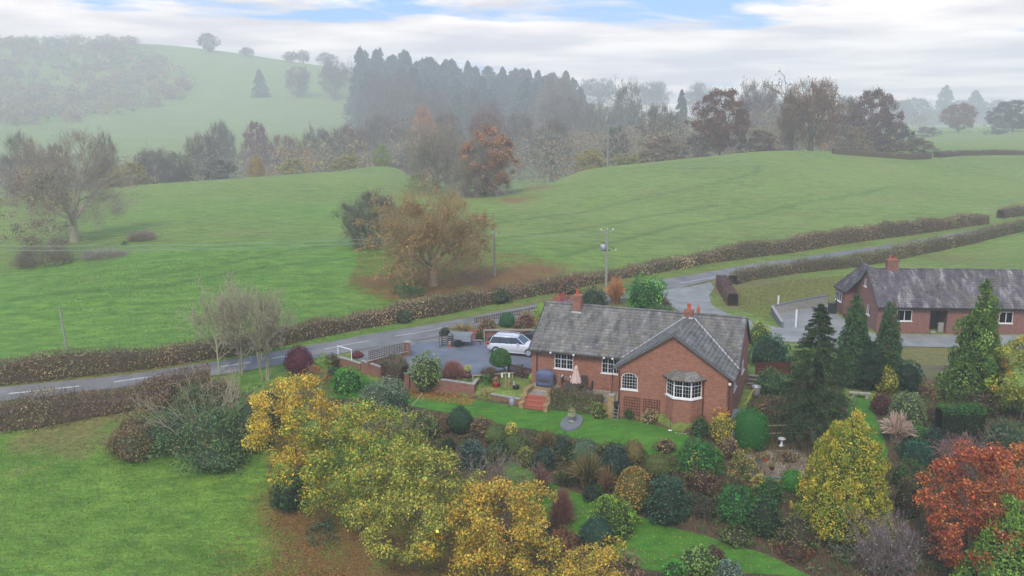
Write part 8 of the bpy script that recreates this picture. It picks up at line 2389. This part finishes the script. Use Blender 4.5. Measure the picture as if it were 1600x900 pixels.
# distant tree mass behind the middle tree line
parts = []
for i in range(240):
    px = rng.uniform(560, 1660); D = rng.uniform(290, 500) if px > 900 else rng.uniform(245, 290)
    if px > 1440 and D < 390: continue
    D = far_d(D)
    x = (px - 800) / F * D; z = float(H(x, D)[0]); h = rng.uniform(7, 12) if D < 500 else rng.uniform(9, 16)
    V, Fq, C = leafcrown(rng, rng.uniform(9, 17), h, 'round', 200, 1.3, [("ffffff", 2), ("d8d4cc", 2)], clump=.3, z0=.3, shell=.2, jit=.12)
    parts.append((V + np.array([x, D, z]), Fq, C * palette(rng, TP, 1, .1)[0]))
for i in range(700):
    px = rng.uniform(-40, 1250) if i % 5 < 3 else rng.uniform(880, 1440); D = far_d(rng.uniform(209, 250)); x = (px - 800) / F * D; z = float(H(x, D)[0])
    yt = np.interp(px, [0, 200, 300, 400, 560, 640, 760, 900, 1000, 1250, 1330, 1440], [238, 238, 226, 218, 205, 186, 178, 168, 164, 168, 184, 214]) + rng.uniform(-6, 34)
    r = ray(px, yt); h = CH + r[2] * D / r[1] - z
    if h < 3: continue
    h = min(h, 22); V, Fq, C = leafcrown(rng, h * rng.uniform(.7, 1.15), h, 'round', 190, .88, [("ffffff", 2), ("e4e0d8", 2)], clump=.34, z0=.05 * h, shell=.0, jit=.10, aspect=.4)
    parts.append((V + np.array([x, D, z]), Fq, C * palette(rng, TP, 1, .10)[0] * np.array([.95, .92, .88])))
d = join(parts); o0 = d[0].mean(0)
o = link("valley_wood", mk("valley_wood", (d[0] - o0, d[1], d[2])), None, kind="stuff"); o.location = o0

# ------------------------------------------------------------------ grass tufts, fallen leaves
def scatter(name, n, poly, size, pal, blade=True, hgt=.12, seed=1, mask=None):
    rng = np.random.default_rng(seed); xs = [p[0] for p in poly]; ys = [p[1] for p in poly]
    x = rng.uniform(min(xs), max(xs), n * 2); y = rng.uniform(min(ys), max(ys), n * 2)
    k = sd(poly, x, y) < 0
    if mask is not None: k &= mask(x, y)
    x, y = x[k][:n], y[k][:n]; z = H(x, y); P = np.stack([x, y, z], 1); m = len(P)
    if blade:
        s = size * rng.uniform(.6, 1.4, m); a = rng.uniform(0, 6.28, m); t = np.stack([np.cos(a), np.sin(a), 0 * a], 1) * s[:, None] * .5
        tip = P + UP * (hgt * rng.uniform(.5, 1.3, m))[:, None] + rng.normal(0, .04, (m, 3))
        V = np.stack([P - t, P + t, tip], 1).reshape(-1, 3); Fq = np.arange(m * 3).reshape(m, 3); C = np.repeat(palette(rng, pal, m, .2), 3, 0); d = (V, [Fq], C)
    else:
        P[:, 2] += .045; d = cards(rng, P, np.tile(UP, (m, 1)), size, palette(rng, pal, m, .2), .7, 1.5, .35)
    o0 = P[0].copy(); V = d[0] - o0
    o = link(name, np_mesh(name, V, d[1] if isinstance(d[1], list) else [d[1]], "foliage", d[2]), None, kind="stuff"); o.location = o0


notroad = lambda x, y: (dline(road_mid, x, y) > 3.2)
road_mid = [tuple((np.array(a) + np.array(b)) / 2) for a, b in zip(rf, rn)]
VG = [("7a7c44", 3), ("8f8a52", 2), ("6a7a3c", 2), ("94804c", 1)]
verge = [tuple(p) for p in rf] + [tuple(p) for p in WL([(1680,318),(1600,336),(1400,366),(1200,396),(1000,428),(800,470),(600,508),(400,548),(200,577),(0,599),(-60,606)])]
scatter("verge_grass", 36000, verge, .07, VG, hgt=.2, seed=3)
LF = WL([(0,690),(250,690),(380,700),(420,760),(470,860),(520,905)]) + [(-8, 42), (-40, 42)]
scatter("field_grass", 36000, LF, .06, [("6f8a3c", 3), ("5c7c34", 2), ("8a8a4c", 1.5)], hgt=.10, seed=4)
LIT1 = WL([(380,790),(400,730),(450,700),(520,740),(640,830),(760,880)]) + [(-1, 44), (-18, 43), (-20, 49)]
nlit = noise2(np.random.default_rng(12), 10, 1.4); rlit = np.random.default_rng(13)
litm = lambda x, y: (np.clip(sd(LIT1, x, y) / -7., 0, 1) * 1.1 + .35 * nlit(x, y)) > rlit.uniform(.1, 1., len(x))
scatter("fallen_leaves", 30000, LIT1, .10, [("7c5038", 3), ("94683f", 2), ("b08a44", 1.3), ("62442f", 2)], blade=False, seed=5, mask=litm)
LIT2 = [(p[0], p[1]) for p in WL([(625,598),(650,608),(700,613),(745,622),(735,634),(690,630),(640,622)])]
scatter("fallen_leaves", 1500, LIT2, .10, [("c06a3a", 3), ("d08a4a", 2), ("a8502c", 2)], blade=False, seed=6)
scatter("fallen_leaves", 500, LAWN_A, .08, [("b07a4a", 3), ("c89a50", 2)], blade=False, seed=7)
scatter("fallen_leaves", 1500, LAWN_B, .08, [("b07a4a", 3), ("c89a50", 2)], blade=False, seed=8)
OK_ = WL([(560,400),(640,390),(800,395),(900,415),(860,440),(760,465),(690,475),(600,470),(540,450)])
scatter("fallen_leaves", 14000, OK_, .16, [("9a643c", 3), ("84523a", 2), ("b07a44", 1)], blade=False, seed=9)
inbed = lambda x, y: (sd(LAWN_A, x, y) > .2) & (sd(LAWN_B, x, y) > .2) & (sd(LAWN_C, x, y) > .2) & (sd(PLAT, x, y) > .3) & (sd(DRIVE, x, y) > .3) & (sd(GRAVEL, x, y) > .3)
scatter("bed_plants", 34000, GARDEN, .12, [("56603a", 3), ("6a5a40", 3), ("7c5c44", 2), ("4a5a34", 2)], hgt=.28, seed=10, mask=inbed)
FL1 = WL([(0,410),(200,400),(420,385),(600,440),(680,475),(600,500),(450,530),(300,556),(0,590)])
rp_ = np.random.default_rng(15); np_ = noise2(np.random.default_rng(16), 10, 6.)
scatter("pasture_grass", 40000, FL1, .10, [("62803c", 3), ("71904a", 2), ("56743a", 2), ("80864c", 1)], hgt=.10, seed=14, mask=lambda x, y: (np.clip(-sd(FL1, x, y) / 14, 0, 1) * (.6 + .5 * np_(x, y))) > rp_.uniform(0, 1, len(x)))
DRYF = WL([(1150,452),(1220,440),(1330,430),(1400,420),(1330,478),(1220,480),(1200,500),(1160,485)])
scatter("rough_grass", 30000, DRYF, .08, [("7c8244", 3), ("8c8450", 2), ("6c7a3c", 2)], hgt=.12, seed=11)

# plants in pots, ball tree, creeper
for i, (t, pl, s, z) in enumerate(POTS):
    rng = np.random.default_rng(300 + i); o = link("potted_plant", mk("potted_plant", leafcrown(rng, s, s * .9, 'round', 420, .07, pl, clump=.3)), t); o.location = (0, 0, z - .05)
loc = Vector(pz(791, 589, -.1)); dep = depth_of(loc); w = 35 * dep / F; rng = np.random.default_rng(5)
t = thing("ball_tree", "clipped ball headed tree on a slim trunk in front of the silver car", "tree", loc)
hb_ = (589 - 573) * dep / F; ch = 30 * dep / F
link("trunk", mk("trunk", tubes(np.array([[[0, 0, -.1], [-.05, 0, hb_ * .6], [-.35, 0, hb_ + .3]]]), np.array([[.07, .06, .05]]), 7, np.array([srgb("7a7264")])), "bark"), t)
o = link("crown", mk("crown", tight(rng, w, ch, 'mush', 5200, .08, [("3c6a30", 3), ("4c7c3a", 2), ("34592b", 2)], "2c4a22", rough=.02)), t); o.location = (-.45, 0, hb_)
a = loc2w(HM, sa1 + .4, -2.5); b = loc2w(HM, 6.6, -2.5)
hedge("creeper_hedge", "mottled green creeper trained along the patio wall top", [a, b], .4, [1.55, 1.5, 1.45, 1.35, 1.3], [("6c7c46", 3), ("808652", 2), ("56683c", 2), ("94745a", 1.3), ("a09058", 1)], dens=130, size=.10, wob=.09, core="5c563e", twigs=.5)

rng = np.random.default_rng(88); parts = []
xs = [p[0] for p in GARDEN]; ys = [p[1] for p in GARDEN]
X = rng.uniform(min(xs), max(xs), 4000); Y = rng.uniform(min(ys), max(ys), 4000)
K = (sd(GARDEN, X, Y) < -.3) & inbed(X, Y) & (sd(GB, X, Y) > .3) & (Y > 44); X, Y = X[K][:520], Y[K][:520]; Z = H(X, Y)
MP = [("5f7040", 4), ("74704a", 2), ("7c664a", 1.5), ("4f683a", 4), ("86784e", 1)]
for x, y, z in zip(X, Y, Z):
    w = rng.uniform(.5, 1.3); V, Fq, C = leafcrown(rng, w, rng.uniform(.2, .55), 'dome', int(70 * w), .14, [("ffffff", 2), ("e0dcd0", 1)], clump=.4, shell=.2, jit=.2)
    parts.append((V + np.array([x, y, z]), Fq, np.clip(C * palette(rng, MP, 1, .1)[0], 0, 1)))
d = join(parts); o0 = d[0].mean(0)
o = link("ground_cover", mk("ground_cover", (d[0] - o0, d[1], d[2])), None, kind="stuff"); o.location = o0
# ------------------------------------------------------------------ haze: one closed box round camera and scene
hz = bpy.data.materials.new("haze"); hz.use_nodes = True
hn = hz.node_tree.nodes; hn.clear()
ho = hn.new("ShaderNodeOutputMaterial"); hv = hn.new("ShaderNodeVolumePrincipled")
hv.inputs["Color"].default_value = (.995, .985, .98, 1)
hv.inputs["Density"].default_value = .00079
hv.inputs["Anisotropy"].default_value = 0.0
hz.node_tree.links.new(hv.outputs[0], ho.inputs["Volume"])
MT["haze"] = hz
b = MB(); b.box(-1500, 1500, -120, 2050, -45, 135)
o = b.build("haze", "haze", None, kind="stuff")
o.display_type = 'WIRE'
